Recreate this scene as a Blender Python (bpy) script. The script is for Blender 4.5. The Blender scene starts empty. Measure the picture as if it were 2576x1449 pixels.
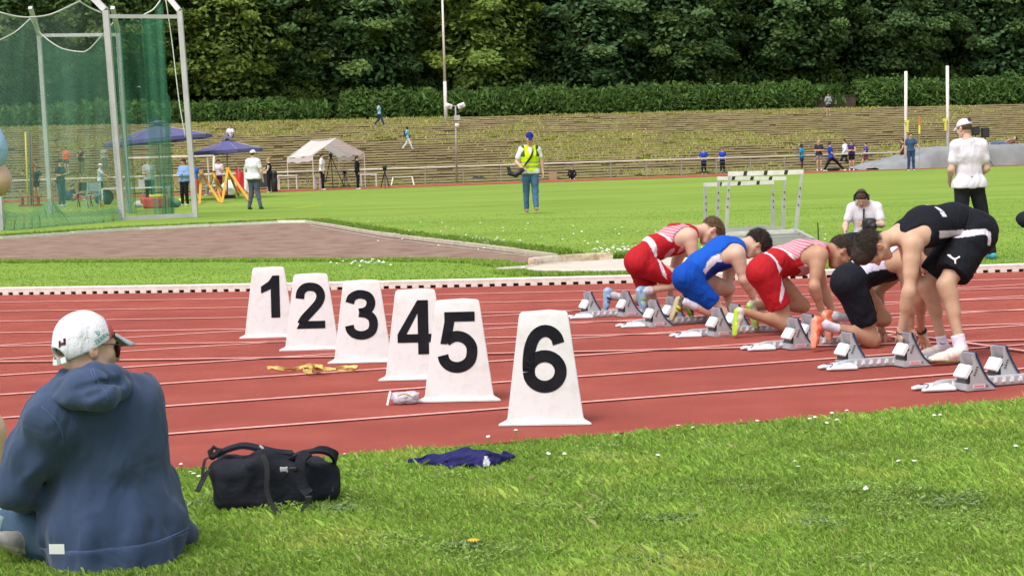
import bpy, bmesh, math, random
import numpy as np
from mathutils import Vector, Matrix
sc = bpy.context.scene
rnd = random.Random(11)
npr = np.random.default_rng(5)
COS, SIN, PI = math.cos, math.sin, math.pi

# ------------------------------------------------------------------ camera
FPX, CAMH, CXP, CYP = 5000.0, 1.42, 1288.0, 724.5
_p, _a = math.atan2(336.5, FPX), math.atan(0.030)
FV = np.array([0, COS(_p), -SIN(_p)])
_R0 = np.array([1.0, 0, 0]); _U0 = np.array([0, SIN(_p), COS(_p)])
RV = _R0 * COS(_a) - _U0 * SIN(_a)
UV = _U0 * COS(_a) + _R0 * SIN(_a)
CAM = np.array([0, 0, CAMH])
cd = bpy.data.cameras.new('camera'); cam = bpy.data.objects.new('camera', cd)
sc.collection.objects.link(cam); sc.camera = cam
cam.matrix_world = Matrix(((RV[0], UV[0], -FV[0], 0), (RV[1], UV[1], -FV[1], 0), (RV[2], UV[2], -FV[2], CAMH), (0, 0, 0, 1)))
cd.sensor_width = 36; cd.lens = 36 * FPX / 2576; cd.clip_start = 0.1; cd.clip_end = 3000

# ------------------------------------------------------------------ light (bright overcast)
world = bpy.data.worlds.new('World'); sc.world = world; world.use_nodes = True
wn = world.node_tree; wn.nodes.clear()
wo = wn.nodes.new('ShaderNodeOutputWorld'); wb = wn.nodes.new('ShaderNodeBackground')
sky = wn.nodes.new('ShaderNodeTexSky'); sky.sky_type = 'NISHITA'; sky.sun_disc = False
SUN_EL, SUN_AZ = math.radians(58), math.radians(215)      # azimuth clockwise from +Y: behind the camera, to the left
sky.sun_elevation = SUN_EL; sky.sun_rotation = SUN_AZ; sky.air_density = 1.4; sky.dust_density = 4.0; sky.ozone_density = 0.6
hs = wn.nodes.new('ShaderNodeHueSaturation'); hs.inputs['Saturation'].default_value = 0.30
wn.links.new(sky.outputs[0], hs.inputs['Color']); wn.links.new(hs.outputs[0], wb.inputs[0])
wb.inputs[1].default_value = 0.15; wn.links.new(wb.outputs[0], wo.inputs[0])
sl = bpy.data.lights.new('sun', 'SUN'); sl.energy = 1.15; sl.angle = math.radians(32); sl.color = (1, .97, .93)
sun = bpy.data.objects.new('sun', sl); sc.collection.objects.link(sun)
_sd = Vector((SIN(SUN_AZ) * COS(SUN_EL), COS(SUN_AZ) * COS(SUN_EL), SIN(SUN_EL)))
sun.rotation_euler = _sd.to_track_quat('Z', 'Y').to_euler(); sun.location = (0, 0, 30)
sc.view_settings.view_transform = 'Standard'; sc.view_settings.look = 'None'
sc.view_settings.gamma = 1; sc.view_settings.exposure = 0.60; sc.view_settings.use_curve_mapping = False
sc.render.engine = 'CYCLES'
cy = sc.cycles
cy.use_denoising = True; cy.max_bounces = 6; cy.diffuse_bounces = 3; cy.glossy_bounces = 2; cy.transmission_bounces = 4
cy.transparent_max_bounces = 20; cy.caustics_reflective = False; cy.caustics_refractive = False
cy.use_adaptive_sampling = True; cy.adaptive_threshold = 0.02

# ------------------------------------------------------------------ image <-> place
def ray(px, py): return FV + RV * (px - CXP) / FPX - UV * (py - CYP) / FPX
def G(px, py, z=0.0):
    d = ray(px, py); return CAM + d * ((z - CAMH) / d[2])
def AT(px, py, Y):
    d = ray(px, py); return CAM + d * (Y / d[1])
TH = math.radians(20); LU = np.array([COS(TH), SIN(TH), 0.0]); LN = np.array([-SIN(TH), COS(TH), 0.0]); ZZ = np.array([0, 0, 1.0])
def L(u, v, z=0.0): return LU * u + LN * v + ZZ * z
def V(px, py, v):
    d = ray(px, py); return CAM + d * ((v - CAM @ LN) / (d @ LN))
def PX(P):
    q = np.asarray(P) - CAM; w = q @ FV
    return CXP + FPX * (q @ RV) / w, CYP - FPX * (q @ UV) / w
LB = [9.134 + 1.2027 * i for i in range(7)]        # lane boundaries, near to far
OU, OV, OR = 23.2, 52.85, 36.5                      # centre and radius of the bend
TV0, TN, TT, TR = 99.0, 28, 1.0, 0.142              # terrace foot, steps, tread, rise
def terr_z(v): return 0.0 if v < TV0 else min(TN, math.floor((v - TV0) / TT) + 1) * TR
def terr_hit(px, py):
    d = ray(px, py); s = TR / TT                    # smooth slope, then snapped
    t = (s * ((CAM @ LN) - TV0) - CAMH) / (d[2] - s * (d @ LN))
    P = CAM + d * t; v = P @ LN; P[2] = terr_z(v); return P

# ------------------------------------------------------------------ objects
def link(o, parent=None):
    sc.collection.objects.link(o)
    if parent is not None: o.parent = parent
    return o
def tag(o, label=None, cat=None, group=None, kind=None):
    if label: o['label'] = label
    if cat: o['category'] = cat
    if group: o['group'] = group
    if kind: o['kind'] = kind
    return o
def empty(name, loc=(0, 0, 0), rz=0, label=None, cat=None, group=None):
    o = bpy.data.objects.new(name, None); link(o); o.location = Vector(loc); o.rotation_euler.z = rz
    o.empty_display_size = .1
    return tag(o, label, cat, group)
def np_mesh(name, Vv, F, col=None, smooth=True):
    me = bpy.data.meshes.new(name); Vv = np.ascontiguousarray(Vv, dtype=np.float32); F = np.ascontiguousarray(F, dtype=np.int32)
    me.vertices.add(len(Vv)); me.vertices.foreach_set('co', Vv.ravel())
    me.loops.add(F.size); me.loops.foreach_set('vertex_index', F.ravel())
    me.polygons.add(len(F)); me.polygons.foreach_set('loop_start', np.arange(0, F.size, F.shape[1], dtype=np.int32))
    me.update(calc_edges=True)
    if smooth: me.polygons.foreach_set('use_smooth', np.ones(len(F), dtype=bool))
    if col is not None:
        a = me.color_attributes.new('Col', 'FLOAT_COLOR', 'POINT')
        c = np.ones((len(Vv), 4), dtype=np.float32); c[:, :3] = col; a.data.foreach_set('color', c.ravel())
    return me
def obj(name, me, mat=None, parent=None):
    """geometry given in world space; a child keeps world coordinates relative to its parent's location"""
    o = bpy.data.objects.new(name, me)
    if mat is not None:
        for m in (mat if isinstance(mat, (list, tuple)) else [mat]): me.materials.append(m)
    link(o, parent)
    if parent is not None:
        off = parent.matrix_basis.inverted() if parent.parent is None else (parent.parent.matrix_basis @ parent.matrix_basis).inverted()
        me.transform(off)
    return o

class MB:
    """collects polygons, builds one mesh object"""
    def __init__(s): s.v = []; s.f = []; s.m = []
    def add(s, vs, fs, mi=0):
        n = len(s.v); s.v += [tuple(map(float, p)) for p in vs]; s.f += [tuple(i + n for i in f) for f in fs]; s.m += [mi] * len(fs); return s
    def box(s, c, h, ax=None, mi=0):
        c = np.array(c, float); X, Y, Z = ax if ax is not None else np.eye(3)
        vs = [c + X * h[0] * a + Y * h[1] * b + Z * h[2] * d for d in (-1, 1) for b in (-1, 1) for a in (-1, 1)]
        return s.add(vs, [(0, 2, 3, 1), (4, 5, 7, 6), (0, 1, 5, 4), (2, 6, 7, 3), (0, 4, 6, 2), (1, 3, 7, 5)], mi)
    def bar(s, a, b, w, h=None, up=ZZ, mi=0):
        a = np.array(a, float); b = np.array(b, float); h = h or w; d = b - a; n = np.linalg.norm(d); d = d / n
        x = np.cross(d, up); nx = np.linalg.norm(x); x = np.array([1., 0, 0]) if nx < 1e-4 else x / nx
        y = np.cross(x, d); return s.box((a + b) / 2, (w / 2, n / 2, h / 2), (x, d, y), mi)
    def tube(s, pts, r, n=8, mi=0, cap=True):
        pts = [np.array(p, float) for p in pts]; rs = r if isinstance(r, (list, tuple, np.ndarray)) else [r] * len(pts)
        vs = []; fs = []; ref = None
        for i, p in enumerate(pts):
            d = pts[min(i + 1, len(pts) - 1)] - pts[max(i - 1, 0)]; d /= np.linalg.norm(d) + 1e-12
            if ref is None: ref = np.array([0, 0, 1.]) if abs(d[2]) < .9 else np.array([1., 0, 0])
            x = np.cross(d, ref); x /= np.linalg.norm(x) + 1e-12; y = np.cross(x, d); ref = y
            for k in range(n):
                t = 2 * PI * k / n; vs.append(p + (x * COS(t) + y * SIN(t)) * rs[i])
        for i in range(len(pts) - 1):
            for k in range(n): fs.append((i * n + k, i * n + (k + 1) % n, (i + 1) * n + (k + 1) % n, (i + 1) * n + k))
        if cap: fs.append(tuple(range(n))[::-1]); fs.append(tuple(range((len(pts) - 1) * n, len(pts) * n)))
        return s.add(vs, fs, mi)
    def ribbon(s, pts, w, th, side, mi=0):
        """flat strap of width w (along side vectors) and thickness th"""
        pts = [np.array(p, float) for p in pts]; vs = []; fs = []
        for i, p in enumerate(pts):
            d = pts[min(i + 1, len(pts) - 1)] - pts[max(i - 1, 0)]; d /= np.linalg.norm(d) + 1e-12
            sd = np.array(side[min(i, len(side) - 1)] if np.ndim(side) == 2 else side, float); sd = sd - d * (sd @ d); sd /= np.linalg.norm(sd) + 1e-12
            n = np.cross(d, sd)
            for a, b in ((-1, -1), (1, -1), (1, 1), (-1, 1)): vs.append(p + sd * a * w / 2 + n * b * th / 2)
        for i in range(len(pts) - 1):
            for k in range(4): fs.append((i * 4 + k, i * 4 + (k + 1) % 4, i * 4 + 4 + (k + 1) % 4, i * 4 + 4 + k))
        m = (len(pts) - 1) * 4; fs += [(3, 2, 1, 0), (m, m + 1, m + 2, m + 3)]
        return s.add(vs, fs, mi)
    def prism(s, poly, o, X, Y, N, t, mi=0):
        """extrude a 2D polygon lying in plane (o,X,Y) along N by t"""
        o, X, Y, N = map(lambda q: np.array(q, float), (o, X, Y, N)); n = len(poly)
        vs = [o + X * a + Y * b for a, b in poly] + [o + X * a + Y * b + N * t for a, b in poly]
        return s.add(vs, [tuple(range(n))[::-1], tuple(range(n, 2 * n))] + [(i, (i + 1) % n, n + (i + 1) % n, n + i) for i in range(n)], mi)
    def mesh(s, name, smooth=False, bevel=0):
        me = bpy.data.meshes.new(name); me.from_pydata(s.v, [], s.f); me.update()
        me.polygons.foreach_set('material_index', s.m)
        bm = bmesh.new(); bm.from_mesh(me); bmesh.ops.recalc_face_normals(bm, faces=bm.faces)
        if bevel: bmesh.ops.bevel(bm, geom=list(bm.edges), offset=bevel, segments=2, affect='EDGES', clamp_overlap=True)
        bm.to_mesh(me); bm.free()
        if smooth: me.polygons.foreach_set('use_smooth', [True] * len(me.polygons))
        return me
    def build(s, name, mat, parent=None, smooth=False, bevel=0): return obj(name, s.mesh(name, smooth, bevel), mat, parent)
def smooth_by_angle(o, a=40):
    o.data.polygons.foreach_set('use_smooth', [True] * len(o.data.polygons))
    bm = bmesh.new(); bm.from_mesh(o.data)
    for e in bm.edges:
        e.smooth = len(e.link_faces) == 2 and e.calc_face_angle(0) < math.radians(a)
    bm.to_mesh(o.data); bm.free(); return o
def copy_tree(o, loc=None, rz=None, parent=None):
    c = o.copy(); sc.collection.objects.link(c)
    if parent is not None: c.parent = parent
    if loc is not None: c.location = Vector(loc)
    if rz is not None: c.rotation_euler.z = rz
    for ch in list(o.children): copy_tree(ch, parent=c)
    return c

# ------------------------------------------------------------------ materials
def S2L(c):
    return tuple((x / 255 / 12.92) if x / 255 <= .04045 else ((x / 255 + .055) / 1.055) ** 2.4 for x in c)
_mc = {}
def mat(name, c=(.5, .5, .5), rough=.7, c2=None, ns=6, nd=4, bump=0, bs=60, metal=0, attr=False, spec=.35, c3=None, ns3=1.0, sheen=0, trans=0, coord='Object', wear=0, stretch=None):
    if name in _mc: return _mc[name]
    m = bpy.data.materials.new(name); m.use_nodes = True; nt = m.node_tree; b = nt.nodes['Principled BSDF']
    b.inputs['Roughness'].default_value = rough; b.inputs['Metallic'].default_value = metal
    b.inputs['Specular IOR Level'].default_value = spec
    if sheen: b.inputs['Sheen Weight'].default_value = sheen
    tc = nt.nodes.new('ShaderNodeTexCoord'); co = tc.outputs[coord]
    if coord == 'World':
        pass
    if stretch:
        mp = nt.nodes.new('ShaderNodeMapping'); mp.inputs['Scale'].default_value = stretch; nt.links.new(co, mp.inputs[0]); co = mp.outputs[0]
    def noise(sc_, det=4, rough_=.55):
        n = nt.nodes.new('ShaderNodeTexNoise'); n.inputs['Scale'].default_value = sc_; n.inputs['Detail'].default_value = det
        n.inputs['Roughness'].default_value = rough_; nt.links.new(co, n.inputs['Vector']); return n
    def mix(f, a, bb, bt='MIX'):
        x = nt.nodes.new('ShaderNodeMix'); x.data_type = 'RGBA'; x.blend_type = bt
        for i, q in ((0, f), (6, a), (7, bb)):
            if isinstance(q, bpy.types.NodeSocket): nt.links.new(q, x.inputs[i])
            else: x.inputs[i].default_value = q if i == 0 else (*q, 1)
        return x.outputs[2]
    def ramp(sock, lo, hi):
        r = nt.nodes.new('ShaderNodeMapRange'); r.inputs[1].default_value = lo; r.inputs[2].default_value = hi
        nt.links.new(sock, r.inputs[0]); return r.outputs[0]
    col = c
    if attr:
        at = nt.nodes.new('ShaderNodeVertexColor'); at.layer_name = 'Col'; col = at.outputs[0]
    if c2 is not None:
        f = ramp(noise(ns, nd).outputs[0], .35, .65)
        if attr: col = mix(f, col, mix(1.0, col, c2, 'MULTIPLY'))
        else: col = mix(f, col, c2)
    if c3 is not None:
        col = mix(ramp(noise(ns3, 5, .6).outputs[0], .48, .62), col, c3)
    if wear:
        f = ramp(noise(wear, 8, .75).outputs[0], .56, .72); col = mix(f, col, mix(1.0, col, (.72, .69, .64), 'MULTIPLY'))
    if isinstance(col, bpy.types.NodeSocket): nt.links.new(col, b.inputs['Base Color'])
    else: b.inputs['Base Color'].default_value = (*col, 1)
    if bump:
        bp = nt.nodes.new('ShaderNodeBump'); bp.inputs['Distance'].default_value = .01; bp.inputs['Strength'].default_value = bump
        nt.links.new(noise(bs, 5).outputs[0], bp.inputs['Height']); nt.links.new(bp.outputs[0], b.inputs['Normal'])
    if trans:
        out = nt.nodes['Material Output']; t = nt.nodes.new('ShaderNodeBsdfTranslucent'); mx = nt.nodes.new('ShaderNodeMixShader')
        mx.inputs[0].default_value = trans
        if isinstance(col, bpy.types.NodeSocket): nt.links.new(col, t.inputs[0])
        else: t.inputs[0].default_value = (*col, 1)
        nt.links.new(b.outputs[0], mx.inputs[1]); nt.links.new(t.outputs[0], mx.inputs[2]); nt.links.new(mx.outputs[0], out.inputs[0])
    _mc[name] = m; m['nt'] = 1
    return m

# ------------------------------------------------------------------ signed distance modelling
def unit(v): v = np.asarray(v, float); return v / (np.linalg.norm(v) + 1e-12)
def surface_nets(S, org, h):
    ins = S < 0
    c = np.zeros(tuple(n - 1 for n in S.shape), dtype=np.uint8)
    for i in (0, 1):
        for j in (0, 1):
            for k in (0, 1): c += ins[i:i + S.shape[0] - 1, j:j + S.shape[1] - 1, k:k + S.shape[2] - 1]
    act = np.argwhere((c > 0) & (c < 8))
    if len(act) == 0: return np.zeros((0, 3)), np.zeros((0, 4), int)
    idm = -np.ones(c.shape, dtype=np.int32); idm[tuple(act.T)] = np.arange(len(act))
    cor = [(i, j, k) for i in (0, 1) for j in (0, 1) for k in (0, 1)]
    val = np.stack([S[act[:, 0] + i, act[:, 1] + j, act[:, 2] + k] for i, j, k in cor], 1)
    acc = np.zeros((len(act), 3)); cnt = np.zeros(len(act))
    for a in range(8):
        for b in range(a + 1, 8):
            if sum(abs(cor[a][q] - cor[b][q]) for q in range(3)) != 1: continue
            va, vb = val[:, a], val[:, b]; m = (va < 0) != (vb < 0)
            t = np.where(m, va / np.where(m, va - vb, 1), 0)
            p = np.array(cor[a])[None] + t[:, None] * (np.array(cor[b]) - np.array(cor[a]))[None]
            acc += p * m[:, None]; cnt += m
    Vv = (act + acc / cnt[:, None]) * h + org
    Fs = []
    for ax in range(3):
        o1, o2 = [(1, 2), (2, 0), (0, 1)][ax]
        sl0 = [slice(1, -1)] * 3; sl1 = [slice(1, -1)] * 3; sl0[ax] = slice(0, -1); sl1[ax] = slice(1, None)
        A, B = ins[tuple(sl0)], ins[tuple(sl1)]
        for flip, msk in ((False, A & ~B), (True, ~A & B)):
            e = np.argwhere(msk)
            if not len(e): continue
            off = np.array([1, 1, 1]); off[ax] = 0; e = e + off
            q = []
            for d1, d2 in ((-1, -1), (0, -1), (0, 0), (-1, 0)):
                g = e.copy(); g[:, o1] += d1; g[:, o2] += d2; q.append(idm[tuple(g.T)])
            q = np.stack(q, 1); q = q[(q >= 0).all(1)]
            Fs.append(q[:, ::-1] if flip else q)
    return Vv, np.concatenate(Fs)
class SDF:
    def __init__(s): s.ops = []
    def cap(s, a, b, r1, r2=None, k=.03, w=None, ws=1.0, mode='+'):
        s.ops.append(('cap', np.array(a, float), np.array(b, float), r1, r1 if r2 is None else r2, k, None if w is None else unit(w), ws, mode)); return s
    def ell(s, c, r, M=None, k=.03, mode='+'):
        s.ops.append(('ell', np.array(c, float), np.array(r, float), np.eye(3) if M is None else np.array(M, float), k, mode)); return s
    def box(s, c, hf, M=None, r=.01, k=.01, mode='+'):
        s.ops.append(('box', np.array(c, float), np.array(hf, float), np.eye(3) if M is None else np.array(M, float), r, k, mode)); return s
    def cut(s, p, n, k=.004): s.ops.append(('cut', np.array(p, float), unit(n), k)); return s
    def fn(s, f): s.ops.append(('fn', f)); return s
    def _bb(s, o, e):
        if o[0] == 'cap':
            m = max(o[3], o[4]) * max(1, o[7]) + e; return np.minimum(o[1], o[2]) - m, np.maximum(o[1], o[2]) + m
        if o[0] == 'ell': m = max(o[2]) + e; return o[1] - m, o[1] + m
        m = np.linalg.norm(o[2]) + o[4] + e; return o[1] - m, o[1] + m
    def build(s, h, t=0.0, lo=None, hi=None):
        bb = [s._bb(o, t + 4 * h) for o in s.ops if o[0] in ('cap', 'ell', 'box') and o[-1] == '+']
        l = np.min([b[0] for b in bb], 0); u = np.max([b[1] for b in bb], 0)
        if lo is not None: l = np.maximum(l, lo)
        if hi is not None: u = np.minimum(u, hi)
        n = np.ceil((u - l) / h).astype(int) + 1; S = np.full(tuple(n), .3, dtype=np.float32)
        ax = [l[i] + np.arange(n[i]) * h for i in range(3)]
        def P(sl): return np.meshgrid(*[ax[i][sl[i]] for i in range(3)], indexing='ij')
        for o in s.ops:
            if o[0] == 'fn':
                X, Y, Z = P((slice(None),) * 3); S = o[1](X, Y, Z, S).astype(np.float32); continue
            if o[0] == 'cut':
                X, Y, Z = P((slice(None),) * 3); d = (X - o[1][0]) * o[2][0] + (Y - o[1][1]) * o[2][1] + (Z - o[1][2]) * o[2][2] - t
                k = o[3]; hh = np.maximum(k - np.abs(S - d), 0) / k; S = np.maximum(S, d) + hh * hh * k / 4; continue
            mode = o[-1]; k = o[5] if o[0] != 'ell' else o[4]
            a, b = s._bb(o, t + k + 4 * h)
            i0 = np.clip(np.floor((a - l) / h).astype(int), 0, n); i1 = np.clip(np.ceil((b - l) / h).astype(int) + 1, 0, n)
            if (i1 <= i0).any(): continue
            sl = tuple(slice(i0[i], i1[i]) for i in range(3)); X, Y, Z = P(sl)
            if o[0] == 'cap':
                A, B, r1, r2, w, ws = o[1], o[2], o[3], o[4], o[6], o[7]
                ba = B - A; L2 = ba @ ba + 1e-9
                qx, qy, qz = X - A[0], Y - A[1], Z - A[2]
                hh = np.clip((qx * ba[0] + qy * ba[1] + qz * ba[2]) / L2, 0, 1)
                qx -= hh * ba[0]; qy -= hh * ba[1]; qz -= hh * ba[2]
                l2 = qx * qx + qy * qy + qz * qz
                if w is not None:
                    qw = qx * w[0] + qy * w[1] + qz * w[2]; l2 = np.maximum(l2 - qw * qw + (qw / ws) ** 2, 0)
                d = np.sqrt(l2) - (r1 + (r2 - r1) * hh)
            elif o[0] == 'ell':
                C, r, M = o[1], o[2], o[3]; q = [X - C[0], Y - C[1], Z - C[2]]
                pr = [q[0] * M[0][i] + q[1] * M[1][i] + q[2] * M[2][i] for i in range(3)]
                k0 = np.sqrt(sum((pr[i] / r[i]) ** 2 for i in range(3))) + 1e-9
                k1 = np.sqrt(sum((pr[i] / r[i] ** 2) ** 2 for i in range(3))) + 1e-9
                d = k0 * (k0 - 1) / k1
            else:
                C, hf, M, rr = o[1], o[2], o[3], o[4]; q = [X - C[0], Y - C[1], Z - C[2]]
                pr = [np.abs(q[0] * M[0][i] + q[1] * M[1][i] + q[2] * M[2][i]) - hf[i] + rr for i in range(3)]
                d = np.sqrt(sum(np.maximum(p, 0) ** 2 for p in pr)) + np.minimum(np.maximum.reduce(pr), 0) - rr
            T = S[sl]
            if mode == '+':
                d = d - t; hh = np.maximum(k - np.abs(T - d), 0) / k; S[sl] = np.minimum(T, d) - hh * hh * k / 4
            else:
                d = -(d - 0 * t); hh = np.maximum(k - np.abs(T - d), 0) / k; S[sl] = np.maximum(T, d) + hh * hh * k / 4
        S[0], S[-1] = .1, .1; S[:, 0], S[:, -1] = .1, .1; S[:, :, 0], S[:, :, -1] = .1, .1
        return surface_nets(S, l, h)
def folds(amp, freq, axis=None, seed=0, nw=6, mix=.6):
    """cloth folds: sum of warped sine waves, usable as an SDF op"""
    g = np.random.default_rng(seed); ks = g.normal(size=(nw, 3)); ks /= np.linalg.norm(ks, axis=1)[:, None]
    if axis is not None:
        ax = unit(axis); ks = ks - ax * (ks @ ax)[:, None] * mix; ks /= np.linalg.norm(ks, axis=1)[:, None]
    fr = freq * g.uniform(.6, 1.6, nw); ph = g.uniform(0, 6.28, nw)
    def f(X, Y, Z, S):
        m = np.abs(S) < .05; x, y, z = X[m], Y[m], Z[m]; a = np.zeros(x.shape); w = np.zeros(x.shape)
        for i in range(nw):
            a += np.sin((ks[i, 0] * x + ks[i, 1] * y + ks[i, 2] * z) * fr[i] + ph[i] + 1.5 * w); w = np.sin(a * .8)
        S = S.copy(); S[m] += (amp * (a / nw * 1.6)).astype(np.float32); return S
    return f
def smooth_v(Vv, F, it):
    E = np.concatenate([F[:, [0, 1]], F[:, [1, 2]], F[:, [2, 3]], F[:, [3, 0]]]); E = np.concatenate([E, E[:, ::-1]]); n = len(Vv); cnt = np.bincount(E[:, 0], minlength=n)[:, None].clip(1)
    for _ in range(it):
        Vv = .4 * Vv + .6 * np.stack([np.bincount(E[:, 0], Vv[E[:, 1], k], n) for k in range(3)], 1) / cnt
    return Vv
def sdf_obj(name, S, h, m, parent, t=0, colf=None, col=(1, 1, 1), extra=None, relax=0):
    Vv, F = S.build(h, t)
    if relax: Vv = smooth_v(Vv, F, relax)
    if extra:
        for s2, h2, t2 in extra:
            V2, F2 = s2.build(h2, t2); F = np.concatenate([F, F2 + len(Vv)]); Vv = np.concatenate([Vv, V2])
    C = np.tile(np.array(col, float), (len(Vv), 1)) if colf is None else colf(Vv)
    return obj(name, np_mesh(name, Vv, F, C), m, parent)
def inpoly(x, y, poly):
    r = np.zeros(x.shape, bool); n = len(poly)
    for i in range(n):
        x1, y1 = poly[i]; x2, y2 = poly[(i + 1) % n]
        c = ((y1 > y) != (y2 > y)) & (x < (x2 - x1) * (y - y1) / (y2 - y1 + 1e-12) + x1); r ^= c
    return r
# ================================================================== SETTING
M_TURF = mat('turf', (.155, .245, .042), .95, (.215, .312, .058), .55, 9, bump=.6, bs=30, c3=(.215, .305, .058), ns3=.10, spec=.03, stretch=(.35, 1, 1))
M_SOIL = mat('lawn_soil', (.10, .17, .028), 1, (.16, .25, .04), 9, 5, bump=1, bs=50, spec=.02)
M_TRACK = mat('track_rubber', (.315, .070, .052), .9, (.375, .094, .072), 1.7, 11, bump=1, bs=160, c3=(.30, .070, .055), ns3=.45, spec=.10)
M_LINE = mat('line_paint', (.78, .42, .38), .7, (.66, .30, .26), 18, 6, spec=.2, bump=.3, bs=200)
M_CLAY = mat('red_cinder', (.235, .158, .122), .98, (.29, .205, .160), 1.5, 8, bump=1, bs=60, c3=(.20, .12, .095), ns3=2.2, spec=.05)
M_CONC = mat('pale_concrete', (.60, .52, .45), .9, (.50, .43, .36), 2.5, 7, bump=.4, bs=60, spec=.15)
M_KERB = mat('kerb_white', (.74, .70, .66), .6, (.62, .57, .52), 12, 6, bump=.3, bs=80)
M_YEL = mat('faded_yellow_line', (.42, .46, .05), .95, (.30, .42, .05), 20, 4, spec=.05)

def sheet(name, pts, z, m, kind='structure'):
    b = MB(); b.add([(p[0], p[1], z) for p in pts], [tuple(range(len(pts)))])
    return tag(b.build(name, m), kind=kind)
# ground: one sheet to the horizon
sheet('ground', [(-600, -60), (600, -60), (600, 900), (-600, 900)], 0, M_TURF)
# near verge soil below the blades
vs = [L(-14, 3, 0), L(14, 3, 0), L(20, 9.10, 0), L(-14, 9.10, 0)]
sheet('lawn', vs, .004, M_SOIL)
# track: the straight chute and the oval
sheet('track', [L(-30, LB[0]), L(60, LB[0]), L(60, LB[6] + .04), L(-30, LB[6] + .04)], .008, M_TRACK)
def oval(r, n=90):
    pts = [L(OU + 84.4, OV - r), ]
    pts = []
    for i in range(n + 1):
        a = -PI / 2 - PI * i / n; pts.append(L(OU + r * COS(a), OV + r * SIN(a)))
    for i in range(n + 1):
        a = PI / 2 - PI * i / n; pts.append(L(OU + 84.4 + r * COS(a), OV + r * SIN(a)))
    return pts
def ring(r0, r1, z, n=90):
    a, b = oval(r0, n), oval(r1, n); N = len(a); mb = MB()
    mb.add([(p[0], p[1], z) for p in a + b], [(i, (i + 1) % N, N + (i + 1) % N, N + i) for i in range(N)]); return mb
tag(ring(OR + .02, OR + 7.3, .012).build('running_track', M_TRACK), kind='structure')
for i in range(1, 7):
    r = OR + 1.21 * i - .03; tag(ring(r, r + .05, .020, 160).build('lane_line', M_LINE), kind='structure')
for i, v in enumerate(LB):
    if i == 0: continue
    sheet('lane_line', [L(-30, v - .025), L(60, v - .025), L(60, v + .025), L(-30, v + .025)], .016 if i else .016, M_LINE)
sheet('edge_line', [L(9.6, LB[0] + .02), L(60, LB[0] + .02), L(60, LB[0] + .07), L(9.6, LB[0] + .07)], .0165, M_LINE)
# start line and small lane marks
u_start = 7.62
sheet('start_line', [L(u_start, LB[0]), L(u_start + .05, LB[0]), L(u_start + .05, LB[6]), L(u_start, LB[6])], .0245, M_LINE)
mb = MB()
mb.add([G(2232, 842, .0285), G(2262, 846, .0285), G(2262, 853, .0285)], [(0, 1, 2)])
tag(mb.build('lane_mark', M_LINE), kind='structure')

# kerb of the oval with drain notches
def oc(r, s):   # point on the near bend / straight by arc length s measured from the tangent point (negative: into the bend)
    if s >= 0: return L(OU + s, OV - r), LU
    a = -PI / 2 + s / OR; return L(OU + r * COS(a), OV + r * SIN(a)), unit(-LU * SIN(a) + LN * COS(a))
kerb_mb = MB(); S0, S1 = -34, 4; n = 150
pr = [(-.03, .027), (-.035, .074), (-.02, .084), (.03, .084), (.04, .074), (.04, .027)]
vs = []; fs = []
for i in range(n + 1):
    s = S0 + (S1 - S0) * i / n
    for a, z in pr:
        P, _ = oc(OR + .02 - a, s); vs.append((P[0], P[1], z + .014))
for i in range(n):
    for k in range(6): fs.append((i * 6 + k, i * 6 + (k + 1) % 6, i * 6 + 6 + (k + 1) % 6, i * 6 + 6 + k))
kerb_mb.add(vs, fs); kerb = kerb_mb.build('kerb', M_KERB); tag(kerb, kind='structure')
fmb = MB().box((0, 0, 0), (.035, .034, .019)); fme = fmb.mesh('kerb_foot'); fme.materials.append(M_KERB)
vs = []; fs = []
for i in range(n + 1):
    s = S0 + (S1 - S0) * i / n
    for a, z in ((-.024, 0), (-.024, .030)):
        P, _ = oc(OR + .02 - a - .03, s); vs.append((P[0], P[1], z + .012))
for i in range(n): fs.append((i * 2, i * 2 + 2, i * 2 + 3, i * 2 + 1))
MB().add(vs, fs).build('kerb_back', mat('dark_rubber', (.06, .018, .015), .9), kerb)
s = -33.0
while s < 2.5:
    P, t = oc(OR + .02, s); o = bpy.data.objects.new('kerb_foot', fme); link(o, kerb)
    o.location = (P[0], P[1], .0275); o.rotation_euler.z = math.atan2(t[1], t[0]); s += .128
# cinder throwing sector with its edging
cl = [(-120, 660), (0, 655), (450, 656), (1100, 655), (1170, 660), (1235, 668), (1262, 672), (1340, 668), (1392, 650), (1143, 617), (943, 591.5), (772, 562.5), (700, 563), (350, 580), (0, 603), (-120, 609)]
clp = [G(*p) for p in cl]; sheet('cinder_sector', clp, .006, M_CLAY)
M_TIMB = mat('edging_timber', (.55, .48, .40), .85, (.42, .34, .27), 6, 6, bump=.5, bs=40)
def edging(name, pts, w, h, m, label):
    mb = MB(); P = [G(*p) for p in pts]
    for a, b in zip(P[:-1], P[1:]):
        nseg = max(1, int(np.linalg.norm(b - a) / 1.5))
        for k in range(nseg):
            p, q = a + (b - a) * (k / nseg), a + (b - a) * ((k + .985) / nseg); up = ZZ * (h / 2 + rnd.uniform(-.006, .006))
            mb.bar(p + up, q + up, w, h)
    return tag(mb.build(name, m), label, 'edging')
edging('sector_edging', [(772, 561), (943, 590), (1143, 615), (1397, 648)], .09, .055, M_TIMB, 'long pale edging board along the slanting right side of the cinder sector')
edging('sector_edging', [(-120, 608), (0, 602), (350, 579), (700, 562), (772, 561)], .10, .06, M_KERB, 'white edging board along the far side of the cinder sector')
mb = MB()
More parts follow.
